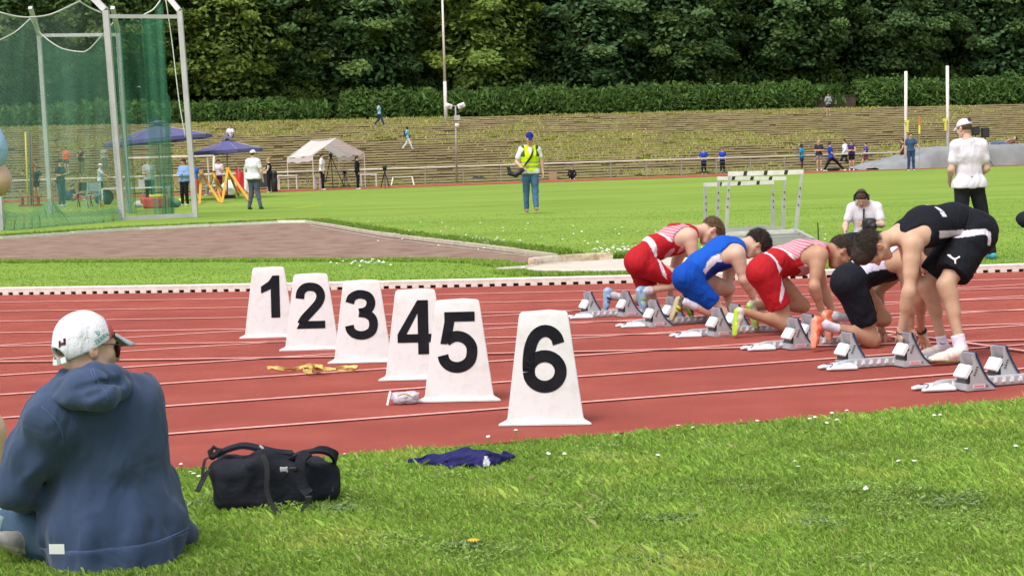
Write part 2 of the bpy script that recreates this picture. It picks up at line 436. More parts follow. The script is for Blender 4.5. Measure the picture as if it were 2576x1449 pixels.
for (a, b) in zip([(780, 568), (960, 600), (1140, 622), (1350, 648)][:-1], [(780, 568), (960, 600), (1140, 622), (1350, 648)][1:]):
    A, B = G(*a), G(*b); n = unit(np.cross(B - A, ZZ)) * .03; z = ZZ * .011; mb.add([A - n + z, B - n + z, B + n + z, A + n + z], [(0, 1, 2, 3)])
tag(mb.build('sector_line', mat('chalk', (.62, .52, .46), .95, (.36, .24, .2), 9, 7)), kind='structure')
mb = MB()
for (a, b) in zip([(790, 567), (950, 596), (1143, 620), (1385, 651)][:-1], [(790, 567), (950, 596), (1143, 620), (1385, 651)][1:]):
    A, B = G(*a), G(*b); n = unit(np.cross(B - A, ZZ)) * .05; z = ZZ * .010; mb.add([A - n + z, B - n + z, B + n + z, A + n + z], [(0, 1, 2, 3)])
tag(mb.build('drain_channel', mat('dark_channel', (.09, .06, .05), .95, (.16, .10, .08), 12)), kind='structure')
# shot put circle
cc = G(1577, 671); 
def disc(name, c, r, z, m, n=64, sx=1):
    mb = MB(); mb.add([(c[0] + r * sx * COS(2 * PI * i / n), c[1] + r * SIN(2 * PI * i / n), z) for i in range(n)], [tuple(range(n))]); return tag(mb.build(name, m), kind='structure')
mb = MB(); hexa = [G(1248, 676), G(1300, 683), G(1353, 690.5), G(1600, 690), G(1950, 683), G(1950, 652), G(1700, 650), G(1530, 655), G(1392, 666)]
mb.add([(p[0], p[1], .0145) for p in hexa] + [(p[0], p[1], -.05) for p in hexa], [tuple(range(9))] + [(i, 9 + i, 9 + (i + 1) % 9, (i + 1) % 9) for i in range(9)])
tag(mb.build('paved_surround', mat('paving_concrete', (.42, .37, .31), .9, (.54, .48, .41), 3, 7, bump=.5, bs=50)), kind='structure')
disc('throwing_circle', (cc[0] + .25, cc[1]), 1.12, .0185, M_CONC, sx=1.35)
mb = MB()
n = 72
for i in range(n):
    a0, a1 = 2 * PI * i / n, 2 * PI * (i + 1) / n; c = np.array([cc[0] + .25, cc[1], .02])
    q = [c + np.array([COS(a) * r * 1.35, SIN(a) * r, dz]) for dz in (0, .012) for a, r in ((a0, 1.12), (a1, 1.12), (a1, 1.15), (a0, 1.15))]
    mb.add(q, [(4, 5, 6, 7), (0, 1, 5, 4), (3, 7, 6, 2)])
tag(mb.build('circle_rim', M_KERB), 'white raised rim ring around the pale shot put circle', 'rim')
# stop board
A, B = G(1336, 672), G(1536, 657); mid = (A + B) / 2; ch = unit(B - A); nn = unit(np.cross(ZZ, ch)); Lh = np.linalg.norm(B - A) / 2
vs = []; fs = []; n = 14
for i in range(n + 1):
    t = -1 + 2 * i / n; bulge = .16 * (1 - t * t); c = mid + ch * Lh * t + nn * bulge
    for d, z in ((-.055, .02), (-.055, .112), (.055, .112), (.055, .02)): vs.append(c + nn * d + ZZ * z)
for i in range(n):
    for k in range(4): fs.append((i * 4 + k, i * 4 + (k + 1) % 4, i * 4 + 4 + (k + 1) % 4, i * 4 + 4 + k))
fs += [(0, 3, 2, 1), (n * 4, n * 4 + 1, n * 4 + 2, n * 4 + 3)]
sb = MB().add(vs, fs).build('stop_board', mat('worn_white_board', (.74, .66, .55), .7, (.58, .47, .33), 4, 7, c3=(.40, .28, .16), ns3=7, bump=.3), bevel=.006)
tag(sb, 'curved worn white stop board on the edge of the shot put circle', 'stop board')
# faded yellow pitch markings on the infield
ymb = MB()
def yl(x0, y0, x1, y1, w=.09):
    A, B = G(x0, y0), G(x1, y1); n = unit(np.cross(B - A, ZZ)) * w; z = ZZ * .006
    ymb.add([A - n + z, B - n + z, B + n + z, A + n + z], [(0, 1, 2, 3)])
C7 = lambda x, y: (878 + x * .2564, 202.6 + y * .2564)
C5 = lambda x, y: (405.2 + x * .236, 303.9 + y * .236)
C8 = lambda x, y: (1688.5 + x * .3445, 168.9 + y * .3445)
C6 = lambda x, y: (x * .233, 270.2 + y * .233)
CA = lambda x, y: (1485.9 + x * .2563, 506.6 + y * .2563)
CB = lambda x, y: (1958.7 + x * .373, 472.8 + y * .373)
CM = lambda x, y: (x * .4872, 743 + y * .4872)
for f, q in ((C7, (370, 1282, 890, 1247)), (C7, (500, 1142, 740, 1130)), (C7, (1110, 1131, 1430, 1110)), (C7, (1130, 1240, 1490, 1218)), (C7, (1870, 1203, 2270, 1190)), (C7, (1640, 1092, 1690, 1088)),
             (C5, (890, 1030, 1850, 1002)), (C5, (1150, 893, 1430, 876)), (C5, (1400, 940, 1720, 900)), (C5, (1920, 846, 2180, 835)), (C8, (0, 951, 380, 938)), (C8, (540, 932, 1000, 910)),
             (C8, (1240, 902, 1640, 889)), (C8, (1850, 880, 2050, 869)), (C8, (2480, 855, 2576, 850)), (C8, (1770, 781, 1860, 775)), (C8, (1120, 806, 1170, 803))):
    a = f(q[0], q[1]); b = f(q[2], q[3]); yl(*a, *b)
yme = ymb.build('pitch_line', M_YEL); tag(yme, kind='structure')

# ------------------------------------------------------------------ terrace bank: one part per step
M_STONE = mat('terrace_stone', (.42, .34, .20), .95, (.31, .24, .135), 1.3, 6, bump=.8, bs=14, c3=(.40, .34, .17), ns3=.35, spec=.1, coord='Object')
M_EARTH = mat('terrace_earth', (.13, .10, .055), 1, (.20, .17, .08), 1.0, 5, c3=(.24, .26, .06), ns3=.3, spec=.02)
terrace = empty('terrace_bank', L(0, TV0)); terrace['kind'] = 'structure'; 
U0_, U1_ = -30.0, 108.0
for k in range(TN):
    mb = MB(); v = TV0 + k * TT; z = k * TR; r = random.Random(k)
    # earth riser, tread
    mb.add([L(U0_, v + .08, z - .02), L(U1_, v + .08, z - .02), L(U1_, v + .08, z + TR - .01), L(U0_, v + .08, z + TR - .01),
            L(U0_, v + TT + .12, z + TR - .01), L(U1_, v + TT + .12, z + TR - .01)], [(0, 1, 2, 3), (3, 2, 5, 4)], 1)
    u = U0_ - r.random()
    while u < U1_:
        w = r.uniform(.45, 1.1)
        if r.random() > .05:
            dz = r.uniform(-.012, .012); dv = r.uniform(-.03, .03)
            c = L(u + w / 2, v + .06 + dv, z + TR - .048 + dz)
            ax = (unit(LU + LN * r.uniform(-.02, .02) + ZZ * r.uniform(-.012, .012)), LN, ZZ)
            mb.box(c, (w / 2 - .012, .11, .046 + r.uniform(-.008, .006)), ax, 0)
        u += w
    mb.build('terrace_step', [M_STONE, M_EARTH], terrace)
# plateau behind the terrace
sheet('plateau', [L(-200, TV0 + TN * TT), L(260, TV0 + TN * TT), L(300, 420), L(-240, 420)], TN * TR - .012, mat('woodland_floor', (.07, .09, .03), 1, (.12, .13, .05), .6, 6))
# sparse grass on the steps
def blades(name, P, h, w, lean, col, m, kind='stuff', label=None, nseg=2, droop=.35, seed=3):
    """P (n,3) roots; h, w, lean arrays; col (n,3)"""
    g = np.random.default_rng(seed); n = len(P); az = g.uniform(0, 2 * PI, n)
    sx = np.stack([np.cos(az), np.sin(az), 0 * az], 1) * w[:, None] / 2
    la = az + PI / 2 + g.normal(0, .5, n); ld = np.stack([np.cos(la), np.sin(la), 0 * la], 1)
    mid = P + ld * (lean * h * .35)[:, None] + ZZ * (h * .6)[:, None]
    tip = P + ld * (lean * h)[:, None] + ZZ * (h * (1 - droop * lean * lean * .6))[:, None]
    Vv = np.stack([P - sx, P + sx, mid + sx * .8, tip], 1).reshape(-1, 3)
    b = np.arange(n)[:, None] * 4
    F = np.concatenate([b + np.array([0, 1, 2]), b + np.array([0, 2, 3])])
    C = np.repeat(col, 4, 0)
    o = obj(name, np_mesh(name, Vv, F, C), m); return tag(o, label, None, None, kind)
M_BLADE = mat('grass_blade', (1, 1, 1), .6, attr=True, spec=.25, trans=.35)
M_DRY = mat('dry_grass_blade', (1, 1, 1), .8, attr=True, spec=.1, trans=.3)
def vnoise(x, y, s, seed):
    g = np.random.default_rng(seed); r = 0
    for i in range(7):
        k = g.normal(size=2) * s; r = r + np.sin(k[0] * x + k[1] * y + g.uniform(0, 6.28) + .8 * np.sin(k[1] * x * .7 - k[0] * y + i))
    return r / 7 * 1.6
n = 170000
uu = npr.uniform(-16, 102, n); kk = npr.integers(0, TN, n); f = vnoise(uu, kk * 1.0 + 0, .35, 4) + .35 * vnoise(uu, kk * 1.0, 1.1, 9) + npr.normal(0, .18, n)
thr = .38 - .6 * np.exp(-((TN - kk) / 3.0) ** 2) - .35 * np.exp(-(kk / 1.5) ** 2)
keep = f > thr; uu, kk = uu[keep], kk[keep]; n = len(uu)
vv = TV0 + kk * TT + npr.uniform(-.05, .35, n)
P = LU * uu[:, None] + LN * vv[:, None] + ZZ * ((kk + 1) * TR - .01)[:, None]
c = np.where(npr.random((n, 1)) < .45, np.array([[.42, .40, .11]]), np.array([[.28, .34, .07]])) * npr.uniform(.7, 1.25, (n, 1))
blades('terrace_grass', P, npr.uniform(.05, .16, n), npr.uniform(.05, .12, n), npr.uniform(.1, .7, n), c, M_DRY)

# ------------------------------------------------------------------ foreground lawn
def lawn_pts(n, v0, v1, pw=1.0):
    out = []
    while len(out) < n:
        m = n * 2; Y = npr.uniform(6.0, 13.0, m); X = npr.uniform(-.30, .30, m) * Y; v = -SIN(TH) * X + COS(TH) * Y
        k = (v < v1 + .03 * np.sin(X * 9) + .025 * np.sin(X * 23) + npr.normal(0, .02, m)) & (Y > 6.2 - .4 * (X / Y) * 3) & (npr.random(m) < (6.2 / Y) ** pw)
        out += list(np.stack([X[k], Y[k], 0 * X[k]], 1))
    return np.array(out[:n])
n = 205000; P = lawn_pts(n, 0, LB[0] - .02, 1.2)
f1 = vnoise(P[:, 0], P[:, 1], 2.2, 21); f2 = vnoise(P[:, 0], P[:, 1], 7.0, 22)
base = np.array([[.262, .405, .066]]) * (1 + .20 * f1 + .16 * f2)[:, None]
yel = np.clip(f2 * .8 + f1 * .6 - .35, 0, 1)[:, None]; base = base * (1 - yel) + np.array([[.40, .46, .10]]) * yel
base = base * npr.uniform(.65, 1.4, (n, 1)) * np.array([[1, 1, 1]]); dry = npr.random(n) < .05; base[dry] = np.array([.42, .40, .17])
h = npr.uniform(.014, .036, n) * (1 + .30 * f1) * np.where(npr.random(n) < .015, 1.7, 1)
blades('lawn_grass', P + ZZ * .002, h, npr.uniform(.0028, .0054, n), npr.uniform(.15, 1.1, n), base, M_BLADE)
# broad leaved weeds and clover in the lawn
M_LEAF = mat('weed_leaf', (1, 1, 1), .5, attr=True, spec=.3, trans=.2)
def leaflets(name, cen, rad, n, size, col, m, seed, up=.02):
    g = np.random.default_rng(seed); Vs = []; Cs = []
    for (c, r) in zip(cen, rad):
        q = g.normal(size=(n, 2)) * r * .5; P = np.stack([c[0] + q[:, 0], c[1] + q[:, 1], g.uniform(.5, 1.6, n) * up], 1)
        az = g.uniform(0, 6.28, n); s = size * g.uniform(.5, 1.3, n); tl = g.uniform(-.5, .5, n)
        a = np.stack([np.cos(az), np.sin(az), tl], 1) * s[:, None]; b = np.stack([-np.sin(az), np.cos(az), g.uniform(-.4, .4, n)], 1) * (s * .38)[:, None]
        Vs.append(np.stack([P - a, P + b, P + a, P - b], 1).reshape(-1, 3)); Cs.append(np.repeat(np.array(col)[None] * g.uniform(.6, 1.4, (n, 1)), 4, 0))
    Vs = np.concatenate(Vs); F = np.arange(len(Vs)).reshape(-1, 4)
    return tag(obj(name, np_mesh(name, Vs, F, np.concatenate(Cs)), m), kind='stuff')
leaflets('weed_patch', [G(2070, 1322), G(2390, 1272), G(1650, 1430), G(1700, 1318), G(560, 1270), G(840, 1290), G(1180, 1384)], [.16, .16, .14, .1, .2, .12, .06], 160, .018, (.16, .24, .09), M_LEAF, 1)
cen = [G(npr.uniform(520, 2560), npr.uniform(1120, 1440)) for _ in range(70)]; cen = [c for c in cen if c @ LN < 8.9]
leaflets('clover_patch', cen, [.10] * len(cen), 110, .010, (.22, .33, .07), M_LEAF, 2, .026)
# daisies
def daisies(name, pts, r, seed, zh=(.03, .06)):
    g = np.random.default_rng(seed); mb = MB()
    for p in pts:
        z = g.uniform(*zh); a0 = g.uniform(0, 6); t = g.normal(0, .25, 2); k = 7
        vs = [(p[0], p[1], z + r * .35)] + [(p[0] + r * COS(a0 + 2 * PI * i / k), p[1] + r * SIN(a0 + 2 * PI * i / k), z + r * (t[0] * COS(i) + t[1])) for i in range(k)]
        mb.add(vs, [(0, 1 + i, 1 + (i + 1) % k) for i in range(k)])
        mb.tube([(p[0], p[1], 0), (p[0] + .003, p[1], z)], .0015, 4, 1, False)
    return tag(mb.build(name, [mat('daisy_white', (.80, .80, .74), .7), mat('stem', (.12, .24, .03), .7)]), kind='stuff')
near = [(455, 1168), (478, 1186), (487, 1194), (500, 1197), (866, 1138), (1228, 1105), (1298, 1090), (1705, 1069), (1730, 1068), (1743, 1070), (2093, 1042), (2130, 1039), (2085, 1050), (2037, 1051), (2050, 1055), (2105, 1053), (2000, 1168), (2008, 1182), (1655, 1153), (1380, 1145), (1420, 1144), (2260, 1166), (2300, 1160), (2430, 1130), (2080, 1058), (1905, 1062), (2350, 1050), (2365, 1052), (1550, 1093), (2555, 1120), (2178, 1228)]
daisies('daisy_flowers', [G(*p, .04) for p in near], .011, 1)
pts = [G(x, y) for x, y in [(npr.normal(1215, 26), npr.normal(611, 5)) for _ in range(60)] + [(npr.normal(1575, 40), npr.normal(633, 5)) for _ in range(90)] + [(npr.normal(930, 40), npr.normal(668, 4)) for _ in range(45)] + [(npr.uniform(900, 2100), npr.uniform(560, 640)) for _ in range(110)]]
pts = [p for p in pts if p @ LN > 21.8]
daisies('daisy_flowers', pts, .018, 2)
dl = MB(); p = G(1192, 1385)
for i in range(12):
    a = i * 2 * PI / 12; dl.add([(p[0], p[1] - .0, .045), (p[0] + .02 * COS(a - .2), p[1] + .02 * SIN(a - .2), .042), (p[0] + .023 * COS(a), p[1] + .023 * SIN(a), .036), (p[0] + .02 * COS(a + .2), p[1] + .02 * SIN(a + .2), .042)], [(0, 1, 2, 3)])
dl.tube([(p[0], p[1], 0), (p[0], p[1], .044)], .002, 5, 1)
tag(dl.build('dandelion', [mat('dandelion_yellow', (.75, .45, .02), .7), mat('stem', ())]), 'single yellow dandelion in the near lawn below the crumpled blue shirt', 'flower')
# rough grass along the kerb, the cinder and the slab
def strip(pts, n, w, col, hmin, hmax, ww, seed):
    g = np.random.default_rng(seed); P = []; A = [G(*p) for p in pts]; ln = [np.linalg.norm(b - a) for a, b in zip(A[:-1], A[1:])]; tot = sum(ln)
    for (a, b), l_ in zip(zip(A[:-1], A[1:]), ln):
        m = int(n * l_ / tot); t = g.random(m)[:, None]; d = unit(b - a); nn_ = np.cross(ZZ, d)
        P.append(a + (b - a) * t + nn_ * (g.random(m)[:, None] ** 1.5 * w) + nn_ * (.04 * np.sin(t * l_ * 5) + .03 * np.sin(t * l_ * 13)))
    P = np.concatenate(P); m = len(P); return P, g.uniform(hmin, hmax, m), g.uniform(ww * .6, ww * 1.2, m), g.uniform(.1, .8, m), np.array([col]) * g.uniform(.6, 1.35, (m, 1))
parts = [strip([(-60, 741), (400, 733), (1000, 727), (1640, 712), (2576, 679)], 32000, .5, (.24, .37, .055), .03, .075, .010, 5),
         strip([(-60, 603), (350, 577), (700, 560), (772, 559), (943, 588), (1143, 613), (1397, 645)], 12000, .45, (.18, .29, .04), .05, .11, .016, 6),
         strip([(1262, 675), (1235, 671), (1170, 663), (1100, 659), (450, 660), (-60, 663)], 14000, -.5, (.25, .39, .055), .025, .06, .012, 7),
         strip([(1300, 685), (1353, 693), (1600, 692), (1960, 685)], 7000, -.35, (.24, .37, .055), .03, .07, .010, 9),
         strip([(1540, 652), (1700, 648), (1960, 650)], 7000, .5, (.21, .33, .05), .04, .10, .012, 10)]
P = np.concatenate([p[0] for p in parts]); cat_ = [np.concatenate([p[i] for p in parts]) for i in range(1, 5)]
blades('verge_grass', P, *cat_, M_BLADE, seed=8)
# infield turf: coarse tufts, thinning with distance
n = 85000; Y = 21.5 * (48 / 21.5) ** (npr.random(n) ** 1.9); X = npr.uniform(-.28, .29, n) * Y; P = np.stack([X, Y, 0 * X], 1)
q = np.array(PX(P.T[:, :].T[0])) if False else None
w_ = (P - CAM) @ FV; pxs = CXP + FPX * ((P - CAM) @ RV) / w_; pys = CYP - FPX * ((P - CAM) @ UV) / w_
ok = (P @ LN > 52.85 - np.sqrt(np.maximum(0, 36.2 ** 2 - (P @ LU - OU) ** 2))) & ~inpoly(pxs, pys, [(x, y + (4 if y > 640 else -3)) for x, y in cl]) & ~inpoly(pxs, pys, [(1240, 676), (1353, 694), (1960, 686), (1960, 650), (1500, 645), (1330, 650)])
P = P[ok]; n = len(P); f1 = vnoise(P[:, 0], P[:, 1], .6, 31); f2 = vnoise(P[:, 0], P[:, 1], 2.5, 32)
colr = np.array([[.235, .385, .058]]) * (1 + .10 * f1 + .07 * f2)[:, None] * npr.uniform(.9, 1.12, (n, 1))
sc_ = P[:, 1] / 21.5
blades('infield_grass', P, npr.uniform(.010, .024, n) / sc_, npr.uniform(.010, .02, n) * sc_, npr.uniform(.2, 1.0, n), colr, M_BLADE, seed=12)

# ------------------------------------------------------------------ trees and hedges beyond the bank
M_TLEAF = mat('tree_foliage', (1, 1, 1), .6, attr=True, spec=.15, trans=.42)
M_BARK = mat('bark', (.11, .085, .06), .95, (.19, .15, .11), 2.5, 6, bump=1, bs=8, stretch=(1, 1, .25))
def leaf_quads(P, Nn, size, col, g, asp=.62):
    """one folded leaf spray per point"""
    n = len(P); a = g.normal(size=(n, 3)); a -= Nn * (a * Nn).sum(1)[:, None]; a /= np.linalg.norm(a, axis=1)[:, None] + 1e-9
    b = np.cross(Nn, a); s = size[:, None]
    V4 = np.stack([P - a * s, P + b * s * asp - Nn * s * .18, P + a * s, P - b * s * asp - Nn * s * .18], 1).reshape(-1, 3)
    return V4, np.repeat(col, 4, 0)
def crown_mesh(name, seed, H, Rr, zb, pads, per, tone, tone2, lsize=.19):
    g = np.random.default_rng(seed); Vs = []; Cs = []
    for i in range(pads):
        t = g.random() ** .8; z = zb + (H - zb) * t; rr = Rr * (math.sin(PI * min(1, .18 + .80 * t)) ** .65) * (1 + .22 * math.sin(i * 1.7 + seed))
        az = g.uniform(0, 2 * PI); rad = rr * g.uniform(.45, 1.0) if g.random() < .8 else rr * g.uniform(.1, .5)
        c = np.array([rad * COS(az), rad * SIN(az), z]); out = np.array([COS(az), SIN(az), .0]); pr_ = g.uniform(.65, 1.35)
        m = int(per * pr_); q = g.normal(size=(m, 3)); q /= np.linalg.norm(q, axis=1)[:, None]; q *= g.random((m, 1)) ** .45
        q = q * np.array([1.0, 1.0, .48]) * pr_
        dr = (q[:, 0] * out[0] + q[:, 1] * out[1]); q[:, 2] -= .22 * np.maximum(dr, 0) ** 2 + .08 * (q[:, 0] ** 2 + q[:, 1] ** 2)
        N_ = ZZ[None] * .9 + out[None] * .55 + g.normal(0, .42, (m, 3)); N_ /= np.linalg.norm(N_, axis=1)[:, None]
        tn = g.random(); col = (np.array(tone) * (1 - tn) + np.array(tone2) * tn)[None] * g.uniform(.72, 1.3, (m, 1))
        a, b = leaf_quads(c + q, N_, lsize * g.uniform(.6, 1.2, m), col, g); Vs.append(a); Cs.append(b)
    m = 10000; t = g.random(m); z = zb + (H - zb) * t; rr = Rr * (np.sin(PI * np.minimum(1, .18 + .80 * t)) ** .65) * g.uniform(.35, .92, m); az = g.uniform(0, 2 * PI, m)
    N_ = np.stack([np.cos(az) * .5, np.sin(az) * .5, 0 * az + .8], 1) + g.normal(0, .4, (m, 3)); N_ /= np.linalg.norm(N_, axis=1)[:, None]
    a, b = leaf_quads(np.stack([rr * np.cos(az), rr * np.sin(az), z], 1), N_, lsize * g.uniform(.9, 1.35, m), np.array([tone]) * g.uniform(.7, 1.7, (m, 1)), g); Vs.append(a); Cs.append(b)
    Vs = np.concatenate(Vs); return np_mesh(name, Vs, np.arange(len(Vs)).reshape(-1, 4), np.concatenate(Cs), smooth=False)
def trunk_mesh(name, seed, H, r, lean=0, fork=3.0, nb=7):
    g = random.Random(seed); mb = MB(); pts = [(0, 0, -.2), (lean * .3, 0, fork * .5), (lean, .1, fork)]
    mb.tube(pts, [r * 1.35, r, r * .9], 9)
    for i in range(nb):
        a = g.uniform(0, 2 * PI); up = g.uniform(2.5, H - fork - 1.5); R_ = g.uniform(1.5, 4.0); r0 = r * g.uniform(.35, .6)
        p = [(lean, .1, fork - .15)]; jit = 0
        for k in range(1, 5):
            t = k / 4; jit += g.uniform(-.25, .25); p.append((lean + COS(a + jit * .3) * R_ * t ** .8, .1 + SIN(a + jit * .3) * R_ * t ** .8, fork - .15 + up * t ** 1.2))
        mb.tube(p, [r0, r0 * .8, r0 * .6, r0 * .42, r0 * .2], 6)
    return mb.mesh(name, True)
DK, MD, LT, YG = (.095, .172, .066), (.14, .225, .07), (.185, .27, .065), (.27, .36, .07)
crowns = [crown_mesh('crown', 1, 15, 5.2, 2.9, 235, 200, DK, MD), crown_mesh('crown', 2, 16, 5.6, 2.6, 245, 200, DK, LT), crown_mesh('crown', 3, 14, 4.6, 1.6, 215, 200, (.075, .145, .06), MD),
          crown_mesh('crown', 4, 17, 5.8, 4.2, 225, 195, MD, LT, .20), crown_mesh('crown', 5, 17, 5.5, 2.3, 225, 195, LT, YG, .21)]
trunks = [trunk_mesh('trunk', 1, 15, .24, .2, 3.0), trunk_mesh('trunk', 2, 16, .30, -.3, 3.4), trunk_mesh('trunk', 3, 14, .22, .15, 2.6), trunk_mesh('trunk', 4, 17, .28, .4, 4.2, 9), trunk_mesh('trunk', 5, 17, .25, -.2, 4.0, 9)]
for m_ in crowns: m_.materials.append(M_TLEAF)
for m_ in trunks: m_.materials.append(M_BARK)
PZ = TN * TR - .012
def tree(px, v, ci, s, rz, label, group=None, ti=None):
    P = V(px, 290, v); e = empty('broadleaf_tree', (P[0], P[1], PZ), rz, label, 'tree', group)
    e.scale = (s, s, s * rnd.uniform(.95, 1.08))
    for nm, me in (('crown', crowns[ci]), ('trunk', trunks[ci if ti is None else ti])):
        o = bpy.data.objects.new(nm, me); link(o, e)
    return e
front = [(-60, 133, 1, 1.0, 'dark tree at the far left behind the netting'), (95, 134, 0, .95, 'dark tree behind the left half of the green netting'), (290, 133, 3, .95, 'leafy tree behind the right half of the green netting'),
         (560, 133, 4, .88, 'bright green tree just right of the throwing cage'), (755, 135, 0, 1.0, 'dark tree with leaning branches above the low brown wall on the left'), (905, 134, 1, 1.0, 'dark dense tree above the walker in pale blue at the top of the bank'),
         (1050, 137, 3, .9, 'tree with a dark forked trunk showing left of the white flagpole'), (1205, 134, 4, .95, 'leafy tree directly behind the white flagpole'), (1330, 140, 3, 1.0, 'tree with bare slanting limbs right of the flagpole'),
         (1480, 134, 2, 1.15, 'round dark tree above the photographer in the yellow vest'), (1700, 134, 1, .98, 'layered green tree above the hurdles'), (1850, 140, 3, 1.0, 'tree with a pale slanting trunk between two dark crowns'),
         (1985, 134, 0, 1.05, 'dark drooping tree left of the gap in the hedge'), (2105, 139, 2, .95, 'tree with a thick pale trunk behind the person in the grey hoodie'), (2240, 134, 0, 1.0, 'dark tree behind the left vaulting upright'),
         (2385, 141, 3, 1.05, 'tree with thin slanting trunks behind the right vaulting upright'), (2510, 134, 2, 1.15, 'dark heavy tree at the right edge of the picture'), (2680, 134, 1, 1.1, 'dark tree cut off beyond the right edge')]
for i, (px, v, ci, s, lb) in enumerate(front): tree(px, v, ci, s, i * 1.7, lb, 'front row of trees beyond the bank')
back = [(-150, 152, 4), (40, 150, 3), (200, 151, 1), (400, 149, 0), (520, 155, 3), (660, 150, 3), (850, 151, 4), (1000, 152, 1), (1120, 150, 3), (1270, 151, 1), (1420, 150, 4), (1590, 148, 4), (1650, 156, 4), (1800, 150, 1), (1930, 149, 4), (2060, 152, 1), (2180, 150, 4), (2330, 149, 4), (2460, 152, 3), (2600, 150, 1), (2750, 152, 3)]
where_ = ['beyond the left edge', 'above the left post of the cage', 'above the middle of the green netting', 'above the right half of the netting', 'just right of the cage frame', 'between the cage and the low brown wall', 'above the right end of the low brown wall', 'left of the forked trunk', 'behind the forked trunk', 'immediately left of the flagpole', 'right of the flagpole', 'above the photographer in yellow', 'between the photographer and the hurdles', 'above the left end of the hurdles', 'above the right end of the hurdles', 'left of the hedge gap', 'right of the person in the grey hoodie', 'left of the left vaulting upright', 'between the two vaulting uprights', 'right of the right vaulting upright', 'beyond the upper right corner']
for i, (px, v, ci) in enumerate(back):
    tree(px, v, ci, 1.15, i * 2.3 + 1, ('pale yellow green second row tree ' if ci == 4 else 'half hidden green second row tree ') + where_[i], 'second row of trees')
# undergrowth below the crowns
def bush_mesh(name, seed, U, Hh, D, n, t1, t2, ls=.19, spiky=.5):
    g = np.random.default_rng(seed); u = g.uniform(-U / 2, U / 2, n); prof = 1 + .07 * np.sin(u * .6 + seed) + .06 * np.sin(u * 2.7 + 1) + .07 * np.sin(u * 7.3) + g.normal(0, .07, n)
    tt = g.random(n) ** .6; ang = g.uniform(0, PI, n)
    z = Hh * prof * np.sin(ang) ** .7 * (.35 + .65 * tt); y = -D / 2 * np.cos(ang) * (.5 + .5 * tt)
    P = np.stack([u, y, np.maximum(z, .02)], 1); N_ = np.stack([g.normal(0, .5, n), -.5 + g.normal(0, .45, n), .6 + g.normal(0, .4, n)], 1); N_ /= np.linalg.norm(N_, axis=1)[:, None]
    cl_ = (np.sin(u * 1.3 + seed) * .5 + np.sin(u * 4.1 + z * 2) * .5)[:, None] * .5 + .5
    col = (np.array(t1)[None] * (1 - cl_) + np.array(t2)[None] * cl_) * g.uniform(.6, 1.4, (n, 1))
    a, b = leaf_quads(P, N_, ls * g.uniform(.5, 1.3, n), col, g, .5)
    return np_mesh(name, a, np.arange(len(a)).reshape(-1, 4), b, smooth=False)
def hedge(px0, px1, v, Hh, n, label, seed, t1=(.075, .145, .035), t2=(.12, .21, .05), base=288):
    A, B = V(px0, base, v), V(px1, base, v); mid = (A + B) / 2; Lh = abs((B - A) @ LU)
    me = bush_mesh('hedge', seed, Lh, Hh, 2.0, n, t1, t2); me.transform(Matrix.Rotation(TH, 4, 'Z')); o = obj('hedge', me, M_TLEAF)
    o.location = (mid[0], mid[1], PZ); return tag(o, label, 'hedge')
hedge(-60, 720, 129.0, 1.45, 13000, 'long low green hedge behind the throwing cage, left of the low brown wall', 3)
hedge(858, 2034, 129.0, 1.95, 24000, 'long nettle green hedge behind the bank, ending left of the gap', 4)
hedge(2150, 2640, 129.0, 2.1, 10000, 'green hedge along the top of the bank right of the gap', 5)
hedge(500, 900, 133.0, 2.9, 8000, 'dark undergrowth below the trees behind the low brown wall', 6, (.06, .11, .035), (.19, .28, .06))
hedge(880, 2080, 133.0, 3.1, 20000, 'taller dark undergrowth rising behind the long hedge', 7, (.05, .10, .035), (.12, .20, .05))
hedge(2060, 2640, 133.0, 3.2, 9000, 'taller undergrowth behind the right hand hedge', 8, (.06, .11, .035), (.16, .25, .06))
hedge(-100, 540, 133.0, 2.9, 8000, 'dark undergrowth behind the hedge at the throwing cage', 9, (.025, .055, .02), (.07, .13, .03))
n = 19000; g_ = np.random.default_rng(91); pxh = np.concatenate([g_.uniform(858, 2034, 11000), g_.uniform(2150, 2640, 4500), g_.uniform(-60, 720, 3500)]); uh = pxh * 0
A1, A2 = V(0, 288, 129.0), V(2576, 288, 129.0); uh = np.interp(pxh, [0, 2576], [A1 @ LU, A2 @ LU]); hh_ = np.where(pxh < 730, 1.1, 1.5)
Ph = LU * uh[:, None] + LN * (129 + g_.normal(0, .5, n))[:, None] + ZZ * (PZ + hh_ * g_.uniform(.2, 1, n))[:, None]
blades('nettle_stems', Ph, g_.uniform(.25, .6, n), g_.uniform(.10, .18, n), g_.uniform(.3, 1.1, n), np.array([[.10, .19, .045]]) * g_.uniform(.5, 1.5, (n, 1)), M_TLEAF, seed=14)
M_DWALL = mat('dark_brick', (.060, .040, .034), .95, (.10, .07, .055), 3, 6, bump=1, bs=12)
g_ = np.random.default_rng(77); n = 36000; u_ = g_.uniform(-70, 150, n); z_ = g_.uniform(0, 1, n) * (17 + 2 * np.sin(u_ * .35) + 1.2 * np.sin(u_ * .9)); bul = 2.5 * np.sin(u_ * .8) + 1.5 * np.sin(u_ * .33 + z_ * .4) + g_.normal(0, .8, n)
Pw = LU * u_[:, None] + LN * (172 - bul)[:, None] + ZZ * (PZ + z_)[:, None]; Nw = np.stack([g_.normal(0, .5, n), -.6 + g_.normal(0, .4, n), .7 + g_.normal(0, .3, n)], 1); Nw /= np.linalg.norm(Nw, axis=1)[:, None]
a_, b_ = leaf_quads(Pw, Nw, g_.uniform(.45, .9, n), np.array([[.075, .135, .05]]) * g_.uniform(.6, 1.5, (n, 1)), g_, .6)
